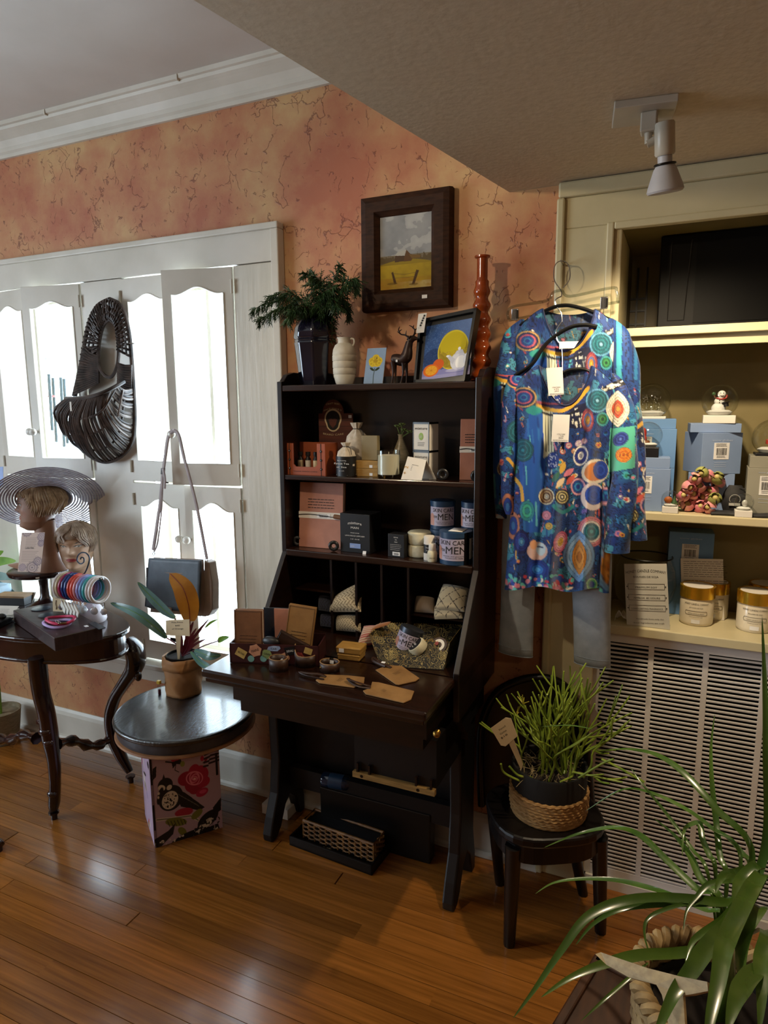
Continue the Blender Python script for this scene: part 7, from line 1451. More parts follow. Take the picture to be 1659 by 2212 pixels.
tA = tunic('tunic_top', 'blue swirl-print tunic hanging behind, its neckline higher', 8, -122, 1.995, 1262, 1268, 0, 3, 'swirl-print tunics')
sleeve(tA, [(1318, 688, 1.995), (1340, 722, 1.99), (1350, 790, 1.99), (1360, 900, 1.985), (1368, 1030, 1.98), (1372, 1165, 1.98)], [.006, .026, .036, .034, .032, .030], .03, -150, -40)
sleeve(tA, [(1128, 690, 2.0), (1106, 722, 2.0), (1094, 790, 2.0), (1088, 870, 2.0), (1086, 990, 2.0), (1086, 1118, 2.0)], [.006, .022, .03, .03, .028, .024], .028, 90, 60)
tB = tunic('tunic_top', 'blue swirl-print tunic hanging in front, its neckline lower', 0, 0, 1.925, 1270, 1276, 0, 1, 'swirl-print tunics')
sleeve(tB, [(1322, 806, 1.925), (1340, 840, 1.92), (1348, 900, 1.918), (1350, 980, 1.912), (1342, 1090, 1.905), (1330, 1192, 1.905)], [.006, .02, .03, .033, .036, .034], .03, 0, 0)
sleeve(tB, [(1112, 812, 1.93), (1104, 880, 1.93), (1100, 980, 1.93), (1098, 1060, 1.93), (1104, 1110, 1.93)], [.02, .026, .026, .022, .018], .026, 12, 40)
# long hanging tie ends on the right hip
for px0, px1, yb in ((1302, 1312, 1280), ): sleeve(tB, [(1306, 1040, 1.90), (1308, 1150, 1.905), (1304, 1280, 1.91)], [.006, .012, .014], .006, -60, -20, 40, 12, name='tie_panel')
# pale jeans below
noise_mat('denim_pale', '#a9b3bc', '#98a3ad', 30, (1, 1, 1), rough=.75, bump=.3, bscale=240)
je = thing('jeans', 'pale blue-grey straight jeans hanging under the tunics', 'trousers', oy(1200, 1440, 2.03))
def leg_(l, r, lb, rb, yb, Y):
    mb = MB(); mb.grid(lambda u, v: (lambda a, x, y: oy(x, y, Y)+V((0, .02*math.sin(a) if True else 0, 0)))(2*pi*u, ((l+(lb-l)*v)+(r+(rb-r)*v))/2+((r+(rb-r)*v)-(l+(lb-l)*v))/2*math.cos(2*pi*u)*(1+.02*math.sin(v*7)), 1100+(yb+7*math.cos(2*pi*u)-1100)*v), 36, 22, closeu=True); b_ = mb.build('leg', 'denim_pale', je, solid=.0016)
    hm = MB(); 
    for f_ in (.955, 1.0): hm.tube([(lambda a: oy(((lb+rb)/2)+((rb-lb)/2)*math.cos(a)*1.02, 1100+(yb-1100)*(1-(1-f_)*1.1)+7*math.cos(a), Y)+V((0, .0215*math.sin(a), 0)))(2*pi*i/36) for i in range(36)], .0016, 5, closed=True)
    hm.build('hem', 'denim_pale', b_)
leg_(1088, 1162, 1078, 1150, 1412, 2.0); leg_(1230, 1322, 1241, 1318, 1436, 2.0); MB().grid(lambda u, v: oy(1112+4*v+18*u, 1270+145*v, 1.985), 4, 14).build('placket', 'denim_pale', je, solid=.002)
MB().grid(lambda u, v: oy(1092+226*u, 1080+40*v, 2.02+.012*math.sin(9*u)), 20, 4).build('seat', 'denim_pale', je, solid=.01)
# hangers
glass_mat('clear_plastic', '#dfe3e0', .05, 1.5)
hg = thing('clip_hanger', 'clear plastic clip hanger with chrome hook carrying the clothes', 'hanger', oy(1213, 650, 2.06))
YH = 2.055; hk = [(1213, 640), (1212, 628), (1198, 606), (1197, 580), (1205, 566), (1220, 565), (1230, 578), (1230, 604), (1216, 622)]
MB().tube(bez([oy(x, y, YH) for x, y in hk], 6), .0016, 7).build('hook', 'steel', hg); MB().tube(bez([oy(1099, 690, 2.04), oy(1097, 676, 2.04), oy(1110, 662, 2.04), oy(1180, 650, 2.045), oy(1195, 632, 2.05), oy(1213, 628, 2.05), oy(1232, 640, 2.05), oy(1320, 622, 2.05), oy(1332, 630, 2.05), oy(1334, 650, 2.05), oy(1326, 654, 2.05), oy(1210, 672, 2.05), oy(1100, 692, 2.04)], 6), .0042, 8).build('bar', 'clear_plastic', hg)
for px, py in ((1113, 680), (1305, 655)):
    c = oy(px, py, 2.035); cl0 = MB().obox(c, V((.010, 0, 0)), V((0, .008, 0)), V((0, 0, .017))).build('clip', 'steel', hg, bevel=.002); mb = MB()
    for k_ in range(4): mb.obox(c+V((-.006+.004*k_, -.0085, 0)), V((.0009, 0, 0)), V((0, .0006, 0)), V((0, 0, .014)))
    mb.obox(c+V((.008, -.006, 0)), V((.003, 0, 0)), V((0, .005, 0)), V((0, 0, .012))); mb.build('clip_grip', 'black', cl0)
noise_mat('hanger_black', '#121212', '#0b0b0b', 20, rough=.5); nl = MB(); tag(nl.cyl((hook.x, 2.10, hook.z), (hook.x, 2.05, hook.z+.004), .0025, n=8).build('nail', 'steel'), 'nail in the casing that holds the hangers', 'nail')
def hanger(label, pts, Y, hk):
    o = thing('clothes_hanger', label, 'hanger', oy(*pts[len(pts)//2], Y), 'black hangers'); MB().tube(bez([oy(x, y, Y) for x, y in pts], 6), .011, 8, flat=.5).build('arm', 'hanger_black', o); MB().tube(bez([oy(x, y, Y-.004) for x, y in hk], 5), .0018, 6).build('hook', 'steel', o)
hanger('black hanger inside the higher tunic neckline', [(1118, 706), (1155, 684), (1190, 666), (1215, 660), (1240, 662), (1280, 674), (1335, 700)], 2.0, [(1213, 640), (1200, 648), (1202, 662), (1212, 676), (1214, 695)])
hanger('black hanger inside the lower tunic neckline', [(1112, 812), (1150, 786), (1175, 748), (1205, 722), (1235, 706), (1265, 702), (1290, 706)], 1.955, [(1214, 695), (1202, 714), (1204, 735), (1214, 752), (1216, 800)])
tag(MB().tube(bez([oy(1208, 812, 1.95), oy(1230, 800, 1.95), oy(1262, 798, 1.95), oy(1280, 806, 1.95)], 5), .011, 8, flat=.5).build('hanger_bar', 'hanger_black'), 'short black hanger bar crossing the lower neckline', 'hanger')
def swing(label, c4, Y, rows, words=None):
    p = [oy(x, y, Y) for x, y in c4]; o = thing('swing_tag', label, 'tag', (p[2]+p[3])/2); b_ = MB().add(p, [(0, 3, 2, 1)]).build('card', 'paper', o, solid=.0008); mb = MB(); mid = lambda v: p[0].lerp(p[1], .55).lerp(p[3].lerp(p[2], .55), v)+V((0, -.001, 0)); xk = (p[1]-p[0]).normalized()
    if words:
        for i, t_ in enumerate(words): letters(mb, t_, mid(.74+.07*i), xk, Z, .0035, .022 if i == 0 else .012)
    scribble(mb, p[3].lerp(p[0], .08)+V((.004, -.001, 0)), xk, Z, .042, .004, 2, .0007); mb.build('lettering', 'ink', b_); return o
swing('white swing tag on the higher tunic', [(1180, 795), (1215, 793), (1218, 852), (1185, 855)], 1.88, 2, ('LONG TUNIC', 'LTS', 'LARGE')); swing('white swing tag on the lower tunic', [(1195, 895), (1231, 896), (1228, 955), (1191, 954)], 1.868, 2, ('LONG TUNIC', '1 TUN', 'MEDIUM')); swing('small white tag peeking out above the lower neckline', [(1208, 738), (1250, 737), (1240, 752), (1208, 754)], 1.94, 1)
# ================================================================ built-in shelves
SA, SB = 1.278, .922
for nm, c1, c2, r_ in (('gift_blue', '#7f95bb', '#748aae', .5), ('gift_blue2', '#6a93c4', '#5f87b6', .5), ('gift_grey', '#8f8d80', '#848274', .55), ('globe_white', '#e2dfd8', '#d6d2c9', .4), ('snow', '#e8e8e6', '#dadad6', .7)): noise_mat(nm, c1, c2, 5, rough=r_)
def gift(label, px0, px1, pyt, Y, zb, deg, dep, mat, h=None, lid=True, grp='snow globe gift boxes', bar=None):
    """lidded carton whose front-left edge stands at px0"""
    x0, x1 = oy(px0, 1000, Y).x, oy(px1, 1000, Y).x; X, Yv = rotv(deg); w = (x1-x0)/max(.4, math.cos(math.radians(deg))); zt = oy(px0, pyt, Y).z if h is None else zb+h; O = V((x0, Y, zb)); o = thing('gift_box', label, 'box', O+X*w/2+Yv*dep/2, grp); hh = zt-zb
    hb_ = hh*.80 if lid else hh; b_ = MB().obox(O+X*w/2+Yv*dep/2+Z*hb_/2, X*w/2, Yv*dep/2, Z*(hb_/2-.0003)).build('box', mat, o, bevel=.001)
    if lid: MB().obox(O+X*w/2+Yv*dep/2+Z*(hb_+hh*.1), X*(w/2*.94), Yv*(dep/2*.94), Z*hh*.1).build('lid', mat, o, bevel=.001)
    if bar: barcode(b_, O-Yv*.0003+X*w*bar[0]+Z*hb_*bar[1], X, Z, w*bar[2], hb_*bar[3], seed=len(label)); mb = MB(); scribble(mb, O-Yv*.0009+X*w*bar[0]+Z*hb_*(bar[1]-.05), X, Z, w*bar[2], hb_*.15, 2, .0009); letters(mb, 'snow globes', O-Yv*.0009+X*w*(bar[0]+bar[2]/2)+Z*hb_*(bar[1]+bar[3]+.06), X, Z, .004, w*bar[2]*1.3); mb.build('lettering', 'print_pale', b_)
    return o, zt
noise_mat('print_pale', '#b9c6dd', rough=.6)
def globe(label, px, Y, zb, R, base, bh, fill, bw=None, grp='snow globes', pxw=None):
    cx = oy(px, 950, Y).x; o = thing('snow_globe', label, 'snow globe', (cx, Y, zb), grp); bw = bw or R*.8; MB().obox(V((cx, Y, zb+bh/2)), V((bw, 0, 0)), V((0, bw*.9, 0)), Z*(bh/2-.0003)).build('base', base, o, bevel=.0012)
    gc = V((cx, Y, zb+bh+R*.82)); MB().ell(gc, R, 32, 20).build('glass', 'clear_glass', o); MB().lathe([(0, -R*.80), (R*.56, -R*.80), (R*.7, -R*.62), (R*.5, -R*.52), (0, -R*.5)], gc, 24).build('snow', 'snow', o); fill(o, gc, R); return o
noise_mat('fig_red', '#a8322a', '#8e2820', 20, rough=.4); noise_mat('fig_green', '#3a5a34', '#2a4626', 20, rough=.5); noise_mat('fig_brown', '#7a4a24', rough=.6); noise_mat('fig_black', '#18181c', rough=.4); noise_mat('fig_orange', '#b0602a', rough=.5); noise_mat('glitter', '#d8d8d2', rough=.2, metal=.3); noise_mat('fig_blue', '#5f8a9a', rough=.4)
def f_snowman(o, c, R):
    MB().ell(c+V((-.05*R, 0, -.42*R)), (R*.40, R*.36, R*.34)).ell(c+V((-.02*R, 0, -.02*R)), (R*.29, R*.27, R*.26)).ell(c+V((.08*R, 0, .40*R)), R*.23).build('snowman', 'snow', o); mb = MB()
    for k_ in (-1, 1): mb.ell(c+V((.08*R+.07*R*k_, -.2*R, .47*R)), R*.03, 8, 6)
    for k_ in range(2): mb.ell(c+V((-.03*R, -.27*R, .04*R-.12*R*k_)), R*.03, 8, 6)
    mb.tube([c+V((.08*R+R*.09*math.cos(a), -.215*R, .36*R+R*.06*math.sin(a))) for a in np.linspace(pi*1.15, pi*1.85, 8)], R*.014, 5); mb.build('coal', 'fig_black', o)
    MB().lathe([(.0, 0), (.2, 0), (.2, .03), (.13, .04), (.13, .22), (0, .22)], c+V((.30*R, -.2*R, -.35*R)), 18, (.15, 0, -1)).build('hat', 'fig_black', o) if False else MB().lathe([(0, 0), (.22*R, 0), (.22*R, .04*R), (.14*R, .05*R), (.14*R, .26*R), (0, .26*R)], c+V((.30*R, -.2*R, -.06*R)), 18, (.2, -.1, -1)).build('hat', 'fig_black', o)
    MB().tube(bez([c+V((-.2*R, -.2*R, .2*R)), c+V((.05*R, -.26*R, .12*R)), c+V((.3*R, -.18*R, .18*R)), c+V((.35*R, -.16*R, .36*R))], 5), R*.05, 6).build('scarf', 'fig_red', o); MB().ell(c+V((-.36*R, -.1*R, .44*R)), (R*.1, R*.06, R*.1)).build('sprig', 'fig_green', o); MB().tube([c+V((-.2*R, -.1*R, .1*R)), c+V((-.36*R, -.1*R, .38*R))], R*.03, 5).build('arm', 'fig_brown', o); MB().ell(c+V((-.2*R, -.3*R, -.7*R)), (R*.16, R*.08, R*.05)).ell(c+V((.15*R, -.3*R, -.7*R)), (R*.16, R*.08, R*.05)).build('boots', 'fig_red', o)
def f_glitter(o, c, R):
    rr = random.Random(2); mb = MB()
    for i in range(90): t_ = rr.random()**2; mb.ell(c+V((rr.uniform(-.5, .5)*R, rr.uniform(-.3, .3)*R, (-.55+.8*t_)*R)), R*.018, 5, 4)
    mb.build('glitter', 'glitter', o, kind='stuff'); mb = MB()
    for x, h in ((-.25, .5), (.0, .8), (.25, .95), (.4, .45)): mb.lathe([(R*.13, 0), (R*.03, h*R*.9), (0, h*R)], c+V((x*R, 0, -.5*R)), 10)
    mb.build('trees', 'clear_glass', o)
def f_red(o, c, R): MB().ell(c+V((-.3*R, -.1*R, .15*R)), (R*.22, R*.2, R*.42)).ell(c+V((-.25*R, -.2*R, -.2*R)), (R*.2, R*.2, R*.25)).build('figure', 'fig_red', o); MB().lathe([(0, 0), (.3*R, 0), (.22*R, .2*R), (0, .25*R)], c+V((-.1*R, -.1*R, -.55*R)), 12).build('sleigh', 'fig_brown', o)
def f_truck(o, c, R): MB().lathe([(R*.24, 0), (.02*R, .55*R)], c+V((.15*R, .0, -.1*R)), 12).build('tree', 'fig_blue', o); MB().obox(c+V((.1*R, -.1*R, -.22*R)), V((R*.4, 0, 0)), V((0, R*.2, 0)), V((0, 0, R*.13))).build('truck', 'fig_red', o, bevel=R*.04)
def f_cabin(o, c, R): MB().ell(c+V((-.25*R, -.2*R, -.1*R)), (R*.45, R*.3, R*.4)).build('figure', 'fig_orange', o); MB().lathe([(R*.36, 0), (.03*R, .9*R)], c+V((.4*R, -.1*R, -.5*R)), 12).build('tree', 'fig_green', o)
def f_none(o, c, R): MB().ell(c+V((.1*R, 0, -.1*R)), (R*.3, R*.2, R*.4)).build('figure', 'glitter', o)
# left stack
o, zt = gift('blue gift box at the back left behind the sleeve', 1374, 1458, 1005, 2.235, SA, 2, .11, 'gift_blue2', h=.0935+.03, lid=False); o, zt = gift('upper blue gift box of the back left stack under the glitter globe', 1374, 1458, 905, 2.235, zt, 2, .11, 'gift_blue2', bar=(.1, .45, .28, .35)); globe('clear glitter snow globe on the back left stack', 1403, 2.285, zt, .056, 'globe_white', .008, f_glitter)
o, zt = gift('light blue gift box at front left with barcode', 1378, 1450, 988, 2.135, SA, 3, .085, 'gift_blue', bar=(.10, .42, .36, .40)); globe('snow globe with red figure on black base', 1399, 2.172, zt, .042, 'fig_black', .03, f_red); 
# centre stack: the upper box stands cornerwise
x_, Yc_ = oy(1540, 1050, 2.27).x, 2.275
o, zt = gift('lower blue gift box of the centre stack behind the tulips', 1489, 1590, 1030, 2.20, SA, 0, .125, 'gift_blue', h=.115, lid=False)
X, Yv = rotv(24); hU = .122; wU = .118; O = V((oy(1517, 960, 2.165).x, 2.165, zt)); o = thing('gift_box', 'upper blue gift box turned cornerwise under the snowman globe', 'box', O, 'snow globe gift boxes'); b_ = MB().obox(O+X*wU/2+Yv*wU/2+Z*hU/2, X*wU/2, Yv*wU/2, Z*(hU/2-.0003)).build('box', 'gift_blue', o, bevel=.001)
barcode(b_, O-Yv*.0003+X*wU*.3+Z*hU*.36, X, Z, wU*.38, hU*.4, 7); mb = MB(); scribble(mb, O-Yv*.0009+X*wU*.33+Z*hU*.3, X, Z, wU*.3, hU*.14, 3, .0009); letters(mb, 'snow globes', O-Yv*.0009+X*wU*.5+Z*hU*.8, X, Z, .005, wU*.5); mb.build('lettering', 'print_pale', b_)
Xl, Yl_ = rotv(4); LC = O+X*wU/2+Yv*wU/2; MB().obox(LC+Z*(hU+.0135), Xl*.068, Yl_*.05, Z*.0132).build('lid', 'gift_blue', o, bevel=.001)
globe('snow globe with a snowman holding his hat', 1549, LC.y-.012, zt+hU+.027, .050, 'globe_white', .024, f_snowman, .043)
# right stack
o, zt = gift('grey gift box at the right edge under a globe', 1617, 1710, 985, 2.17, SA, -2, .11, 'gift_grey', bar=(.30, .44, .3, .40)); globe('snow globe with red truck and tree on the grey box', 1668, 2.215, zt, .053, 'fig_black', .008, f_truck)
# small globes at the shelf edge
for px, f_, lab in ((1457, f_cabin, 'tiny snow globe with orange figure at the shelf edge left'), (1618, f_none, 'tiny clear snow globe at the shelf edge right')):
    globe(lab, px, 2.132, SA, .026, 'globe_white', .02, f_, .022, 'tiny snow globes')
# tulip bunch
noise_mat('tulip_pink', '#d4748a', '#e0a89c', 40, rough=.5); noise_mat('tulip_green', '#a8a860', '#8f9450', 30, rough=.5); noise_mat('tulip_pale', '#c8b878', '#b8a868', 30, rough=.5)
tb_ = thing('tulip_bunch', 'bunch of pink ruffled artificial tulips lying on the shelf', 'flowers', oy(1512, 1100, 2.15)); rr = random.Random(9)
hd = [(1500, 1035), (1528, 1028), (1552, 1042), (1488, 1052), (1510, 1050), (1536, 1060), (1475, 1070), (1497, 1066), (1520, 1073), (1545, 1078), (1485, 1090), (1508, 1086), (1531, 1096), (1512, 1098), (1472, 1086), (1516, 1022), (1550, 1032), (1496, 1082)]
for i, (x, y) in enumerate(hd):
    c = oy(x, y, 2.15+.02*((i*7) % 3)); c.z = max(c.z, SA+.016); d = (CAMP-c).normalized()+V((rr.uniform(-.5, .5), 0, rr.uniform(-.2, .6))); d.normalize(); xx, yy = perp(d); mt = 'tulip_green' if i in (15, 16, 9) else 'tulip_pink'; hdn = MB().ell(c+d*.006, .0085, 10, 8).build('flower_heart', 'tulip_pale', tb_)
    for k_ in range(7):
        a = k_*2*pi/7*(2 if k_ > 3 else 1)+i; rad = .012 if k_ < 4 else .0165; s_ = xx*math.cos(a)+yy*math.sin(a); t_ = d.cross(s_); mb = MB()
        R_p = .0145+.0011*k_; mb.grid(lambda u, v: c+(s_*math.cos((u-.5)*1.5)+t_*math.sin((u-.5)*1.5))*R_p*math.sin(2.7-2.1*v)+d*R_p*1.15*math.cos(2.7-2.1*v), 7, 8); mb.build('petal', mt, hdn)
MB().tube(bez([oy(1510, 1085, 2.2), oy(1470, 1095, 2.25), oy(1440, 1097, 2.28)], 4), .012, 8).build('stems', 'fig_green', tb_)
# black pouches
noise_mat('pouch_black', '#2a2a2c', '#1d1d1f', 50, rough=.7); cP = oy(1585, 1092, 2.20); po = thing('drawstring_pouch', 'black drawstring pouch printed with a snow globe outline', 'pouch', V((cP.x, 2.20, SA)))
MB().grid(lambda u, v: V((cP.x, 2.2, SA+.001))+V(((.034*math.sin(pi*min(1, .25+.62*v))**.8*(1+.06*math.sin(9*u*2*pi*(v > .7))))*math.cos(2*pi*u), .022*math.sin(pi*min(1, .25+.65*v))*math.sin(2*pi*u), .082*v)), 32, 14, closeu=True).build('pouch', 'pouch_black', po)
mb = MB(); mb.tube([V((cP.x+.014*math.cos(a), 2.1755, SA+.043+.014*math.sin(a))) for a in np.linspace(-.6, pi+.6, 16)], .0009, 4); mb.obox(V((cP.x, 2.1757, SA+.028)), V((.015, 0, 0)), V((0, .0004, 0)), V((0, 0, .004))); mb.build('globe_print', 'glitter', po); MB().tube(bez([V((cP.x+.01, 2.19, SA+.075)), V((cP.x+.04, 2.18, SA+.07)), V((cP.x+.045, 2.17, SA+.04))], 5), .0012, 5).build('cord', 'pouch_black', po)
a_, b_ = oy(1536, 1098, 2.135).x, oy(1700, 1098, 2.135).x; MBf = MB().grid(lambda u, v: V((a_+(b_-a_)*u, 2.122+.05*v+.004*math.sin(8*u), SA+.004+.006*math.sin(pi*v)*abs(math.sin(5*u+.3)))), 30, 6); tag(MBf.build('flat_pouch', 'pouch_black', solid=.006), 'flat empty black pouch lying along the shelf edge', 'pouch')
# --- lower shelf
sg = [oy(1348, 1218, 2.125), oy(1440, 1218, 2.125), oy(1448, 1350, 2.105), oy(1354, 1348, 2.105)]; z0 = SB+.001; sg[2].z = sg[3].z = z0; so = thing('sign', 'honey candle company sign in clear acrylic stand', 'sign', (sg[2]+sg[3])/2)
MB().add(sg, [(0, 3, 2, 1)]).build('sheet', 'paper', so, solid=.001); MB().add([p+V((0, -.0022, 0)) for p in sg], [(0, 3, 2, 1)]).build('acrylic', 'clear_glass', so); MB().add([sg[3], sg[2], sg[2]+V((0, .05, 0)), sg[3]+V((0, .05, 0))], [(0, 1, 2, 3)]).build('foot', 'clear_glass', so)
ex = (sg[1]-sg[0]).normalized(); ey = (sg[0]-sg[3]).normalized(); at = lambda u, v: sg[0].lerp(sg[1], u).lerp(sg[3].lerp(sg[2], u), v)+V((0, -.0012, 0)); mb = MB()
letters(mb, 'HONEY CANDLE COMPANY', at(.5, .13), ex, ey, .0085, .115, -.0 if False else .006); letters(mb, 'BOUGIES DE SOJA', at(.5, .22), ex, ey, .006, .072)
for v, t_ in ((.37, 'PREMIUM SOY'), (.54, 'APPROX. 80 HOURS'), (.71, 'LONG-LASTING FRAGRANCE')):
    letters(mb, t_, at(.5, v+.012), ex, ey, .005, .062 if v < .5 else (.076 if v < .6 else .09)); hw, hh = .052, .0085; c = at(.5, v); 
    for s_ in (-1, 1): mb.obox(c+ey*hh*s_+ey*.002, ex*hw, ey*.0004, V((0, .0002, 0))); mb.obox(c+ex*hw*s_+ey*.002, ex*.0006, ey*hh, V((0, .0002, 0))); mb.ell(c+ex*(hw+.003)*s_+ey*.002, .0018, 8, 5)
letters(mb, 'Handmade from only the', at(.55, .88), ex, ey, .0042, .078); letters(mb, 'finest ingredients we craft', at(.52, .945), ex, ey, .0042, .088); mb.build('lettering', 'ink', so)
# fish bowl
bcx = V((oy(1395, 1230, 2.27).x, 2.26, SB)); fb = thing('glass_bowl', 'round clear glass bowl with dark rim behind the candle sign', 'bowl', bcx); Rb = .088; MB().lathe([(.04, 0), (.06, .012), (.088, .055), (.096, .10), (.09, .15), (.078, .185), (.08, .19)], bcx, 36).build('bowl', 'clear_glass', fb); torus(MB(), bcx+Z*.19, .079, .0025, (0, 0, 1), 40, 6).build('rim', 'black', fb)
noise_mat('shell_tan', '#8a7a58', '#4a4030', 20, rough=.5); rr = random.Random(6)
for i in range(7): a = i*.9; tag(MB().ell(bcx+V((.035*math.cos(a), .03*math.sin(a), .035+.024*(i % 3))), (.024, .02, .018)).build('soap_stone', 'shell_tan' if i % 2 else 'stoneware'), 'rounded tan soap piece in the glass bowl, '+['front', 'second', 'third', 'fourth', 'fifth', 'sixth', 'last'][i]+' going round', 'soap', 'soaps in the bowl')
tag(MB().grid(lambda u, v: V((oy(1328, 1330, 2.12).x+.035*u, 2.125+.03*v, SB+.003+.03*math.sin(pi*u)*(1-.4*v)+.012*math.sin(7*u+3*v))), 14, 10).build('tissue', 'paper', solid=.001), 'crumpled white tissue left of the candle sign', 'tissue')
o, zt = gift('steel blue box standing behind the typed sheet', 1456, 1556, 1148, 2.275, SB, 3, .09, 'gift_blue2', lid=False, grp='snow globe gift boxes', bar=(.30, .66, .38, .2))
shp = [oy(1470, 1206, 2.270), oy(1562, 1208, 2.270), oy(1566, 1322, 2.266), oy(1474, 1320, 2.266)]; shp[2].z = shp[3].z = SB+.001; so2 = thing('info_sheet', 'typed white information sheet leaning on the steel blue box', 'sheet', shp[3]); MB().add(shp, [(0, 3, 2, 1)]).build('paper', 'paper', so2, solid=.0008); mb = MB(); ex = (shp[1]-shp[0]).normalized(); ey = (shp[0]-shp[3]).normalized(); scribble(mb, shp[0]+ex*.008-ey*.006+V((0, -.001, 0)), ex, ey, .125, .055, 8, .0012, 1, .9); scribble(mb, shp[0]+ex*.008-ey*.068+V((0, -.001, 0)), ex, ey, .125, .035, 5, .0012, 2, .9); mb.build('lettering', 'ink', so2)
# candles with gold lids
noise_mat('gold', '#f0c648', '#e0ae30', 20, rough=.2, metal=.85); noise_mat('candle_glass', '#dcd2bb', '#d2c7ae', 8, rough=.22, coat=.3)
def candle(label, px, pyb, R, h, tilt=0):
    c = oz(px, pyb, SB); c = V((c.x, c.y+R*.9, SB)); o = thing('jar_candle', label, 'candle', c, 'gold-lidded candles'); MB().lathe([(R*.93, .0005), (R*.99, .005), (R, .012), (R, h*.70), (R*.95, h*.735), (0, h*.735)], c, 36).build('jar', 'candle_glass', o); MB().lathe([(R*1.045, h*.70), (R*1.05, h*.99), (R*.97, h), (R*.93, h*.985), (0, h*.98)], c, 40).build('lid', 'gold', o); MB().lathe([(0, h*.984), (R*.88, h*.984), (R*.88, h*.99), (0, h*.99)], c, 32).build('lid_inlay', 'paper', o)
    mb = MB(); am = -pi/2-.05; R2 = R+.0008; letters_cyl(mb, 'HONEY CANDLE COMPANY', c, R2, am, h*.56, .0055, R*1.5); letters_cyl(mb, 'BOUGIES DE SOJA', c, R2, am, h*.47, .0035, R*.8); letters_cyl(mb, 'FRESH VANILLA BEAN', c, R2, am, h*.325, .003, R*.95); letters_cyl(mb, 'hand poured soy', c, R2, am, h*.24, .0025, R*.8)
    for z_ in (.30, .40): mb.tube([c+V((R2*math.cos(am+t_), R2*math.sin(am+t_), h*z_)) for t_ in np.linspace(-.62, .62, 14)], .0004, 4)
    for s_ in (-.62, .62): mb.tube([c+V((R2*math.cos(am+s_), R2*math.sin(am+s_), h*.30)), c+V((R2*math.cos(am+s_*1.08), R2*math.sin(am+s_*1.08), h*.35)), c+V((R2*math.cos(am+s_), R2*math.sin(am+s_), h*.40))], .0004, 4)
    mb.build('lettering', 'ink', o); st_ = MB(); st_.grid(lambda u, v: c+V(((R+.001)*math.cos(am-.25+.5*u), (R+.001)*math.sin(am-.25+.5*u), h*(.08+.1*v))), 5, 2); st_.build('price_sticker', 'price_white', o); return o
candle('gold-lidded honey candle standing in front of the typed sheet', 1503, 1353, .0485, .122); candle('gold-lidded honey candle half hidden behind the first', 1537, 1339, .0475, .118); candle('gold-lidded honey candle at the right edge, in front', 1630, 1368, .0485, .122); candle('gold-lidded honey candle at the right edge, behind', 1652, 1345, .0475, .118)
# television in the niche
tvx0, tvy = oy(1424, 600, 2.25).x, 2.25; tv = thing('television', 'black flat television filling the upper niche', 'television', (tvx0+.4, tvy, 1.818)); noise_mat('tv_gloss', '#050505', '#030303', 8, rough=.5, spec=.15); noise_mat('tv_case', '#070707', '#050505', 8, rough=.5, spec=.2); MB().box((tvx0, tvy, 1.8195), (tvx0+.95, tvy+.035, 2.098)).build('cabinet', 'tv_case', tv, bevel=.004); MB().box((tvx0+.10, tvy-.003, 1.84), (tvx0+.94, tvy+.001, 2.09)).build('screen', 'tv_gloss', tv); MB().tube([(tvx0+.03, tvy-.002, 2.08), (tvx0+.03, tvy-.002, 1.85), (tvx0+.075, tvy-.002, 1.85), (tvx0+.085, tvy-.002, 2.08)], .0015, 5).build('speaker_trim', 'charcoal', tv); MB().ell((tvx0+.012, tvy-.002, 1.83), .0015, 6, 5).build('standby_lamp', 'fig_red', tv)
# ---------------------------------------------------------------- ceiling spotlight
noise_mat('fixture_white', '#b9b1a2', '#aca494', 10, rough=.35); noise_mat('bulb_frost', '#b4b2b4', '#a8a6a8', 10, rough=.45)
lp = thing('ceiling_spotlight', 'white adjustable ceiling spotlight on a square plate', 'lamp', (-.12, 1.66, ZL)); LX = oy(1427, 350, 1.665).x
pl4 = [oz(1313, 222, ZL), oz(1447, 203, ZL), oz(1462, 240, ZL), oz(1345, 262, ZL)]; pc_ = sum(pl4, V())/4; X, Yv = rotv(8); MB().obox(pc_+Z*-.008, X*.064, Yv*.055, Z*.0078).build('plate', 'fixture_white', lp, bevel=.002)
jb = V((LX-.028, 1.665, ZL-.016)); MB().obox(jb+Z*-.02, V((.017, 0, 0)), V((0, .017, 0)), Z*.02).build('adapter', 'fixture_white', lp, bevel=.003); MB().cyl(jb+Z*-.035, jb+Z*-.062, .009, .007, 12).build('stem', 'fixture_white', lp); MB().cyl(jb+V((-.002, 0, -.062)), jb+V((.03, 0, -.05)), .009, n=12).build('knuckle', 'fixture_white', lp)
ax = V((.06, .20, -1)).normalized(); s0 = V((LX+.004, 1.655, ZL-.042)); MB().lathe([(.0, 0), (.019, 0), (.021, .004), (.021, .062), (.018, .066), (0, .066)], s0, 24, ax).build('socket', 'fixture_white', lp); MB().lathe([(.015, .066), (.015, .082), (.0, .082)], s0, 20, ax).build('bulb_neck', 'bulb_frost', lp); torus(MB(), s0+ax*.083, .021, .0026, ax, 28, 7).build('rubber_ring', 'black', lp)
MB().lathe([(.016, .080), (.024, .092), (.036, .125), (.039, .136), (.036, .140), (0, .142)], s0, 28, ax).build('bulb', 'bulb_frost', lp)
sl_ = spot('bulb_light', s0+ax*.150, s0+ax*1.15, LAMP_A, WARM, 150, .6, .03); sl_.parent = lp; sl_.matrix_parent_inverse = wm(lp).inverted()
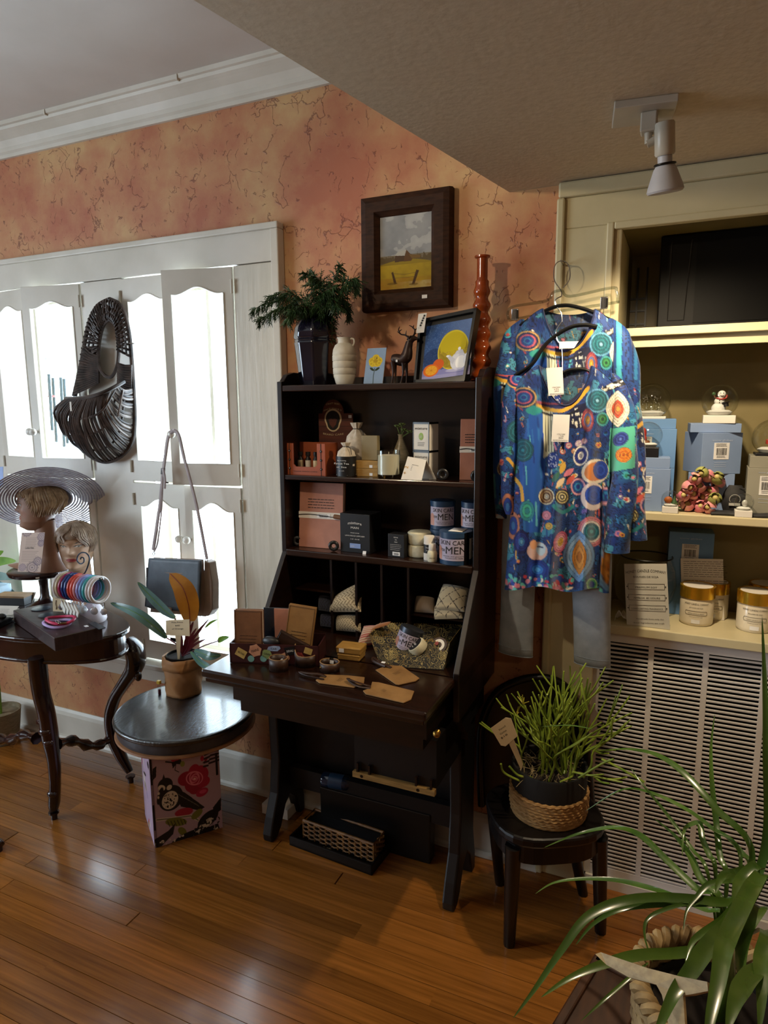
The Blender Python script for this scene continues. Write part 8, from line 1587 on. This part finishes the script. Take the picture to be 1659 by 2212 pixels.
# ================================================================ pencil plant on the chair
noise_mat('rope', '#a8824e', '#7f5c30', 30, (1, 1, 5), rough=.75, bump=.5); noise_mat('pot_black', '#0e0d0d', '#080808', 20, rough=.7); noise_mat('pencil_green', '#8a9c34', '#5c7420', 18, rough=.45); noise_mat('pencil_tip', '#b8a83a', '#9a9a34', 20, rough=.5); noise_mat('straw', '#9a8a66', '#7a6a48', 20, rough=.8)
PB = V((-.30, 1.855, SZ)); R0 = .107; pk = thing('potted_plant', 'pencil cactus in a black pot with rope-wrapped base on the chair', 'plant', PB)
MB().lathe([(R0*.9, .001), (R0*.97, .01), (R0, .05), (R0*1.04, .145), (R0*1.02, .15), (R0*.96, .148), (R0*.92, .12), (0, .12)], PB, 40).build('pot', 'pot_black', pk)
for i in range(9): rp = MB(); rp.tube([PB+V(((R0*(.96+.04*min(1, i/3))+.004+.0014*math.sin(34*a+i*2))*math.cos(a), (R0*(.96+.04*min(1, i/3))+.004+.0014*math.sin(34*a+i*2))*math.sin(a), .005+i*.0088+.0012*math.sin(34*a+i))) for a in np.linspace(0, 2*pi, 121)[:-1]], .0052, 6, closed=True); rp.build('rope_coil', 'rope', pk)
MB().lathe([(0, .128), (R0*.92, .124), (R0*.92, .118), (0, .115)], PB, 30).build('soil', 'soil', pk); rr = random.Random(2); mb = MB()
for i in range(70):
    a = rr.uniform(0, 2*pi); r_ = R0*rr.uniform(.4, 1.0); p = PB+V((r_*math.cos(a), r_*math.sin(a), .126)); mb.tube(bez([p, p+V((rr.uniform(-.02, .02), rr.uniform(-.02, .02), rr.uniform(.004, .03))), p+V((rr.uniform(-.04, .04), rr.uniform(-.04, .04), rr.uniform(-.01, .02)))], 3), .0008, 4, cap=False)
mb.build('straw', 'straw', pk, kind='stuff')
def stem(p, d, L, r, depth):
    """jointed pencil stems; each main stem is a part, its forks are sub-parts"""
    pts = [p]; dd = d.normalized(); n = 4
    for i in range(n): dd = (dd+V((rr.uniform(-.10, .10), rr.uniform(-.10, .10), .05))).normalized(); pts.append(pts[-1]+dd*L/n)
    return pts, dd
tips = [(1115, 1545, .03), (1082, 1528, 0), (1165, 1470, .05), (1172, 1492, .0), (1195, 1440, .04), (1218, 1450, -.03), (1244, 1450, .02), (1258, 1465, -.04), (1270, 1465, .05), (1325, 1470, .0), (1365, 1540, .03), (1352, 1562, -.04), (1340, 1580, .0), (1100, 1600, -.05), (1130, 1520, -.04), (1150, 1540, .05), (1182, 1500, -.06), (1210, 1500, .06), (1230, 1520, -.06), (1240, 1480, .07), (1260, 1540, .05), (1285, 1520, -.05), (1300, 1560, .06), (1310, 1600, -.06), (1145, 1580, .06), (1330, 1620, .03), (1180, 1560, -.08), (1200, 1570, .08), (1225, 1580, -.09), (1270, 1590, -.08), (1105, 1570, .04), (1160, 1600, -.09), (1345, 1690, -.05), (1250, 1610, .09), (1205, 1480, .03), (1275, 1500, .08)]
for i, (x, y, d) in enumerate(tips):
    t_ = oy(x, y, PB.y+d*1.1); a = rr.uniform(0, 2*pi); b0 = PB+V((.045*math.cos(a)+(t_.x-PB.x)*.25, .04*math.sin(a)+d*.3, .126)); J = lambda s_: V((rr.uniform(-s_, s_), rr.uniform(-s_, s_), rr.uniform(-s_, s_)*.4)); mid = b0.lerp(t_, .45)+V(((b0.x-t_.x)*.15, 0, .02))+J(.014); p_ = bez([b0, b0.lerp(mid, .6)+J(.012), mid, mid.lerp(t_, .5)+J(.010), t_], 4); k_ = len(p_); so_ = MB().tube(p_, list(np.linspace(.0034, .0023, k_)), 7).build('stem', 'pencil_green', pk)
    for q in range(rr.randint(2, 4)):
        j = rr.randint(k_//3, k_-3); p = p_[j]; dr = ((p_[j+1]-p_[j]).normalized()+V((rr.uniform(-.7, .7), rr.uniform(-.6, .6), rr.uniform(-.1, .4)))).normalized(); L_2 = rr.uniform(.05, .12); MB().tube(bez([p, p+dr*L_2*.5, p+dr*L_2+V((0, 0, .012))], 4), [.0026]*5+[.0025, .0024, .0022, .002], 6).build('fork', 'pencil_green', so_)
    if i in (0, 14):
        for q in range(6): MB().tube([t_, t_+V((rr.uniform(-.02, .02), rr.uniform(-.01, .01), rr.uniform(.01, .035)))], [.0018, .0012], 5).build('tip', 'pencil_tip', so_)
for x0, y0, x1, y1, x2, y2 in ((1130, 1690, 1090, 1670, 1082, 1650), (1150, 1680, 1120, 1675, 1100, 1655), (1250, 1680, 1300, 1650, 1325, 1640), (1300, 1640, 1340, 1660, 1392, 1690)): MB().tube(bez([oy(x0, y0, PB.y-.08), oy(x1, y1, PB.y-.10), oy(x2, y2, PB.y-.11)], 5), .0032, 6).build('stem', 'pencil_green', pk)
Yk = PB.y-.085; sk_ = thing('plant_stake', 'cream plant label stake leaning left in the pencil cactus pot', 'plant label', oy(1125, 1665, Yk)); pol = [oy(x, y, Yk) for x, y in ((1060, 1573), (1092, 1550), (1104, 1552), (1118, 1590), (1092, 1612), (1082, 1610))]; MB().add(pol, [tuple(range(6))]).build('tag', 'print_cream', sk_, solid=.0016); MB().add([oy(1096, 1598, Yk), oy(1108, 1592, Yk), oy(1130, 1650, Yk+.01), oy(1126, 1664, Yk+.01)], [(0, 1, 2, 3)]).build('stem', 'print_cream', sk_, solid=.0016); mb = MB(); xk = (pol[1]-pol[0]).normalized(); yk = V((-xk.z, 0, xk.x)); 
for i, t_ in enumerate(('Pencil', 'Cactus', '$18')): letters(mb, t_, oy(1086-i*3+i*5, 1574+i*9, Yk-.002), xk, yk, .005, .025)
mb.build('lettering', 'ink', sk_)
# ================================================================ strap-leaved plant in the foreground
noise_mat('crate_wood', '#4a2a14', '#2a150a', 6, (8, 2, 8), rough=.45, lo=.3, hi=.7); noise_mat('basket_rope', '#a58a5c', '#6f5634', 26, rough=.75, bump=.6); noise_mat('strap_leaf', '#4a6422', '#304a16', 9, (1, 1, 1), rough=.26, coat=.35); noise_mat('stake_wood', '#b0986c', '#98805a', 14, (2, 9, 9), rough=.6)
CT = .40; g0, g1 = oz(1200, 2212, CT), oz(1287, 2068, CT); ex = (g1-g0).normalized(); ey = V((ex.y, -ex.x, 0)); cr0 = g1-ex*.0
cr = thing('wooden_crate', 'dark worn wooden crate table under the foreground plant', 'crate', (cr0.x+.2, cr0.y-.2, 0)); CL, CWd = .44, .46
def crp(u, v, z): return cr0-ex*u+ey*v+Z*(z-CT)
mb = MB(); nb_ = 4
for i in range(nb_): a, b_ = CWd*i/nb_+.001, CWd*(i+1)/nb_-.001; MB().obox(crp(CL/2, (a+b_)/2, CT-.009), ex*CL/2, ey*(b_-a)/2, Z*.009).build('plank', 'crate_wood', cr, bevel=.004)
MB().obox(crp(CL/2, .006, CT-.015), ex*(CL/2+.004), ey*.010, Z*.022).build('edge_strip', 'crate_wood', cr, bevel=.004); MB().obox(crp(.006, CWd/2, CT-.015), ex*.010, ey*CWd/2, Z*.022).build('edge_strip', 'crate_wood', cr, bevel=.004)
for u, v in ((.02, .02), (CL-.02, .02), (.02, CWd-.02), (CL-.02, CWd-.02)): MB().obox(crp(u, v, (CT-.03)/2), ex*.02, ey*.02, Z*((CT-.03)/2)).build('leg', 'crate_wood', cr)
BCt = oz(1560, 2160, CT+.18); BCt = V((.115, 1.155, CT)); RB = .13; BH = .165
bk = thing('plant_basket', 'coiled rope basket holding the foreground strap-leaved plant', 'basket', BCt)
for i in range(11):
    rp = MB(); r_ = RB*(.88+.12*min(1, i/6)); tw = .0022; rp.tube([BCt+V(((r_+tw*math.sin(26*a+i*1.7))*math.cos(a), (r_+tw*math.sin(26*a+i*1.7))*math.sin(a), .0115+i*.0152+tw*math.cos(26*a+i*1.7))) for a in np.linspace(0, 2*pi, 121)[:-1]], .0088, 6, closed=True); rp.build('coil', 'basket_rope', bk)
for k_ in range(2):
    rp = MB(); rp.tube([BCt+V(((RB*1.0+.010*math.cos(20*a+k_*pi))*math.cos(a), (RB+.010*math.cos(20*a+k_*pi))*math.sin(a), BH+.012+.010*math.sin(20*a+k_*pi))) for a in np.linspace(0, 2*pi, 161)[:-1]], .0095, 7, closed=True); rp.build('rim_twist', 'basket_rope', bk)
fp = thing('potted_plant', 'strap-leaved green plant in the right foreground', 'plant', BCt+Z*.001); MB().lathe([(RB*.72, .004), (RB*.86, .14), (RB*.84, .145), (RB*.80, .13), (0, .13)], BCt, 32).build('inner_pot', 'pot_black', fp); MB().lathe([(0, .138), (RB*.8, .133), (RB*.8, .128), (0, .12)], BCt, 28).build('soil', 'soil', fp)
C0 = BCt+Z*.20; MB().tube(bez([BCt+Z*.13, BCt+V((.01, .01, .2)), BCt+V((.0, .02, .29))], 5), .018, 8).build('crown', 'strap_leaf', fp); c0d = (C0-CAMP).length
def FP(x, y, d): r_ = ray(x, y).normalized(); return CAMP+r_*d
dn = (oz(1590, 1930, CT+.25)-CAMP).length; base_p = BCt+V((0, .02, .24))
BL = [([(1650, 1850), (1655, 1600), (1646, 1330)], [1.42, 1.35, 1.32], .0085), ([(1625, 1850), (1547, 1748), (1476, 1670), (1420, 1632), (1363, 1619), (1310, 1620)], [1.45, 1.46, 1.5, 1.55, 1.6, 1.65], .0085),
      ([(1600, 1852), (1529, 1888), (1495, 1835), (1438, 1756), (1386, 1692), (1360, 1655)][1:], [1.45, 1.5, 1.55, 1.6, 1.62], .0045), ([(1600, 1854), (1533, 1786), (1476, 1745), (1401, 1711), (1341, 1707), (1265, 1752)], [1.45, 1.5, 1.56, 1.6, 1.66, 1.7], .0055),
      ([(1546, 1940), (1506, 1921), (1438, 1857), (1382, 1805), (1326, 1788), (1250, 1801), (1175, 1831)], [1.44, 1.46, 1.5, 1.55, 1.6, 1.63, 1.62], .0085), ([(1560, 1950), (1514, 1899), (1491, 1850), (1457, 1805), (1412, 1767)], [1.44, 1.46, 1.5, 1.54, 1.58], .008),
      ([(1570, 1900), (1555, 1850), (1547, 1775), (1538, 1692), (1536, 1613), (1544, 1542)], [1.45, 1.46, 1.5, 1.52, 1.54, 1.55], .0065), ([(1560, 1975), (1525, 1966), (1457, 1937), (1401, 1918), (1326, 1901), (1250, 1899), (1194, 1908), (1156, 1931)], [1.42, 1.43, 1.46, 1.5, 1.53, 1.55, 1.56, 1.55], .0065),
      ([(1590, 1955), (1570, 1951), (1439, 1940), (1345, 1948), (1269, 1982), (1213, 2053), (1156, 2136), (1108, 2200)], [1.4, 1.38, 1.34, 1.3, 1.27, 1.24, 1.22, 1.2], .010), ([(1585, 1952), (1559, 1952), (1476, 1952), (1401, 1955), (1333, 1967), (1281, 1997), (1243, 2042)], [1.4, 1.39, 1.36, 1.33, 1.31, 1.3, 1.29], .008),
      ([(1560, 2050), (1457, 2061), (1382, 2065), (1307, 2083), (1232, 2113), (1168, 2155)], [1.34, 1.28, 1.24, 1.2, 1.17, 1.15], .0105), ([(1640, 1905), (1634, 1910), (1589, 1982), (1533, 2042), (1491, 2102), (1457, 2147), (1427, 2212), (1410, 2260)], [1.36, 1.32, 1.22, 1.13, 1.07, 1.04, 1.02, 1.0], .0135),
      ([(1640, 1900), (1627, 1914), (1596, 1974), (1566, 2042), (1551, 2124), (1533, 2212), (1528, 2280)], [1.36, 1.3, 1.2, 1.1, 1.04, 1.0, .98], .0145), ([(1400, 2080), (1363, 2110), (1303, 2162), (1254, 2207)], [1.3, 1.27, 1.24, 1.2], .0035), ([(1545, 1880), (1533, 1850), (1517, 1812), (1510, 1779), (1484, 1786), (1476, 1805), (1474, 1850)], [1.46, 1.47, 1.5, 1.52, 1.52, 1.5, 1.48], .0065),
      ([(1560, 1960), (1500, 1950), (1431, 1967), (1397, 1989), (1393, 2025), (1410, 2080)], [1.42, 1.36, 1.32, 1.3, 1.29, 1.28], .0042), ([(1650, 2010), (1644, 2076), (1645, 2151), (1640, 2230)], [1.2, 1.1, 1.05, 1.0], .011), ([(1659, 2080), (1620, 2110), (1590, 2160), (1570, 2230)], [1.12, 1.06, 1.0, .96], .013),
      ([(1600, 1910), (1578, 1903), (1533, 1910), (1506, 1937), (1484, 1967), (1476, 2010)], [1.42, 1.4, 1.38, 1.36, 1.34, 1.32], .006), ([(1620, 1890), (1600, 1840), (1560, 1800), (1540, 1800)], [1.45, 1.48, 1.52, 1.54], .006), ([(1620, 1900), (1590, 1890), (1560, 1895), (1545, 1930)], [1.4, 1.36, 1.33, 1.3], .012), ([(1600, 1950), (1560, 1990), (1500, 2030), (1480, 2080)], [1.36, 1.3, 1.25, 1.22], .008), ([(1640, 1880), (1600, 1900), (1590, 1960), (1600, 2040)], [1.38, 1.33, 1.26, 1.2], .010),
      ([(1280, 1575), (1230, 1567), (1168, 1570)], [1.72, 1.74, 1.76], .002), ([(1640, 1960), (1610, 2010), (1600, 2080), (1610, 2160)], [1.3, 1.22, 1.14, 1.08], .012)]
for i, (pp, dd, w_) in enumerate(BL):
    P3 = [FP(x, y, d) for (x, y), d in zip(pp, dd)]; up = V((0, 0, 1)); 
    blade('leaf', ([base_p] if (P3[0]-base_p).length < .35 and i not in (13, 23) else [])+P3, w_*.82, 'strap_leaf', fp, face=(CAMP-P3[len(P3)//2]).normalized()*.6+V((0, 0, .8)), fold=.28, n=8, prof=lambda u: (min(1, .35+2.2*u))*(min(1, (1-u)/.45)**.75))
wk_ = thing('plant_stake', 'flat wooden T-shaped plant label in the rope basket', 'plant label', FP(1460, 2190, 1.06)); T4 = [FP(1288, 2062, 1.14), FP(1300, 2058, 1.14), FP(1400, 2092, 1.08), FP(1470, 2110, 1.05), FP(1530, 2122, 1.03), FP(1532, 2142, 1.03), FP(1500, 2150, 1.04), FP(1478, 2152, 1.045), FP(1484, 2240, 1.03), FP(1452, 2240, 1.05), FP(1432, 2150, 1.06), FP(1420, 2128, 1.065), FP(1360, 2112, 1.1), FP(1312, 2085, 1.13)]
MB().add(T4, [tuple(range(14))]).build('tag', 'stake_wood', wk_, solid=.004)
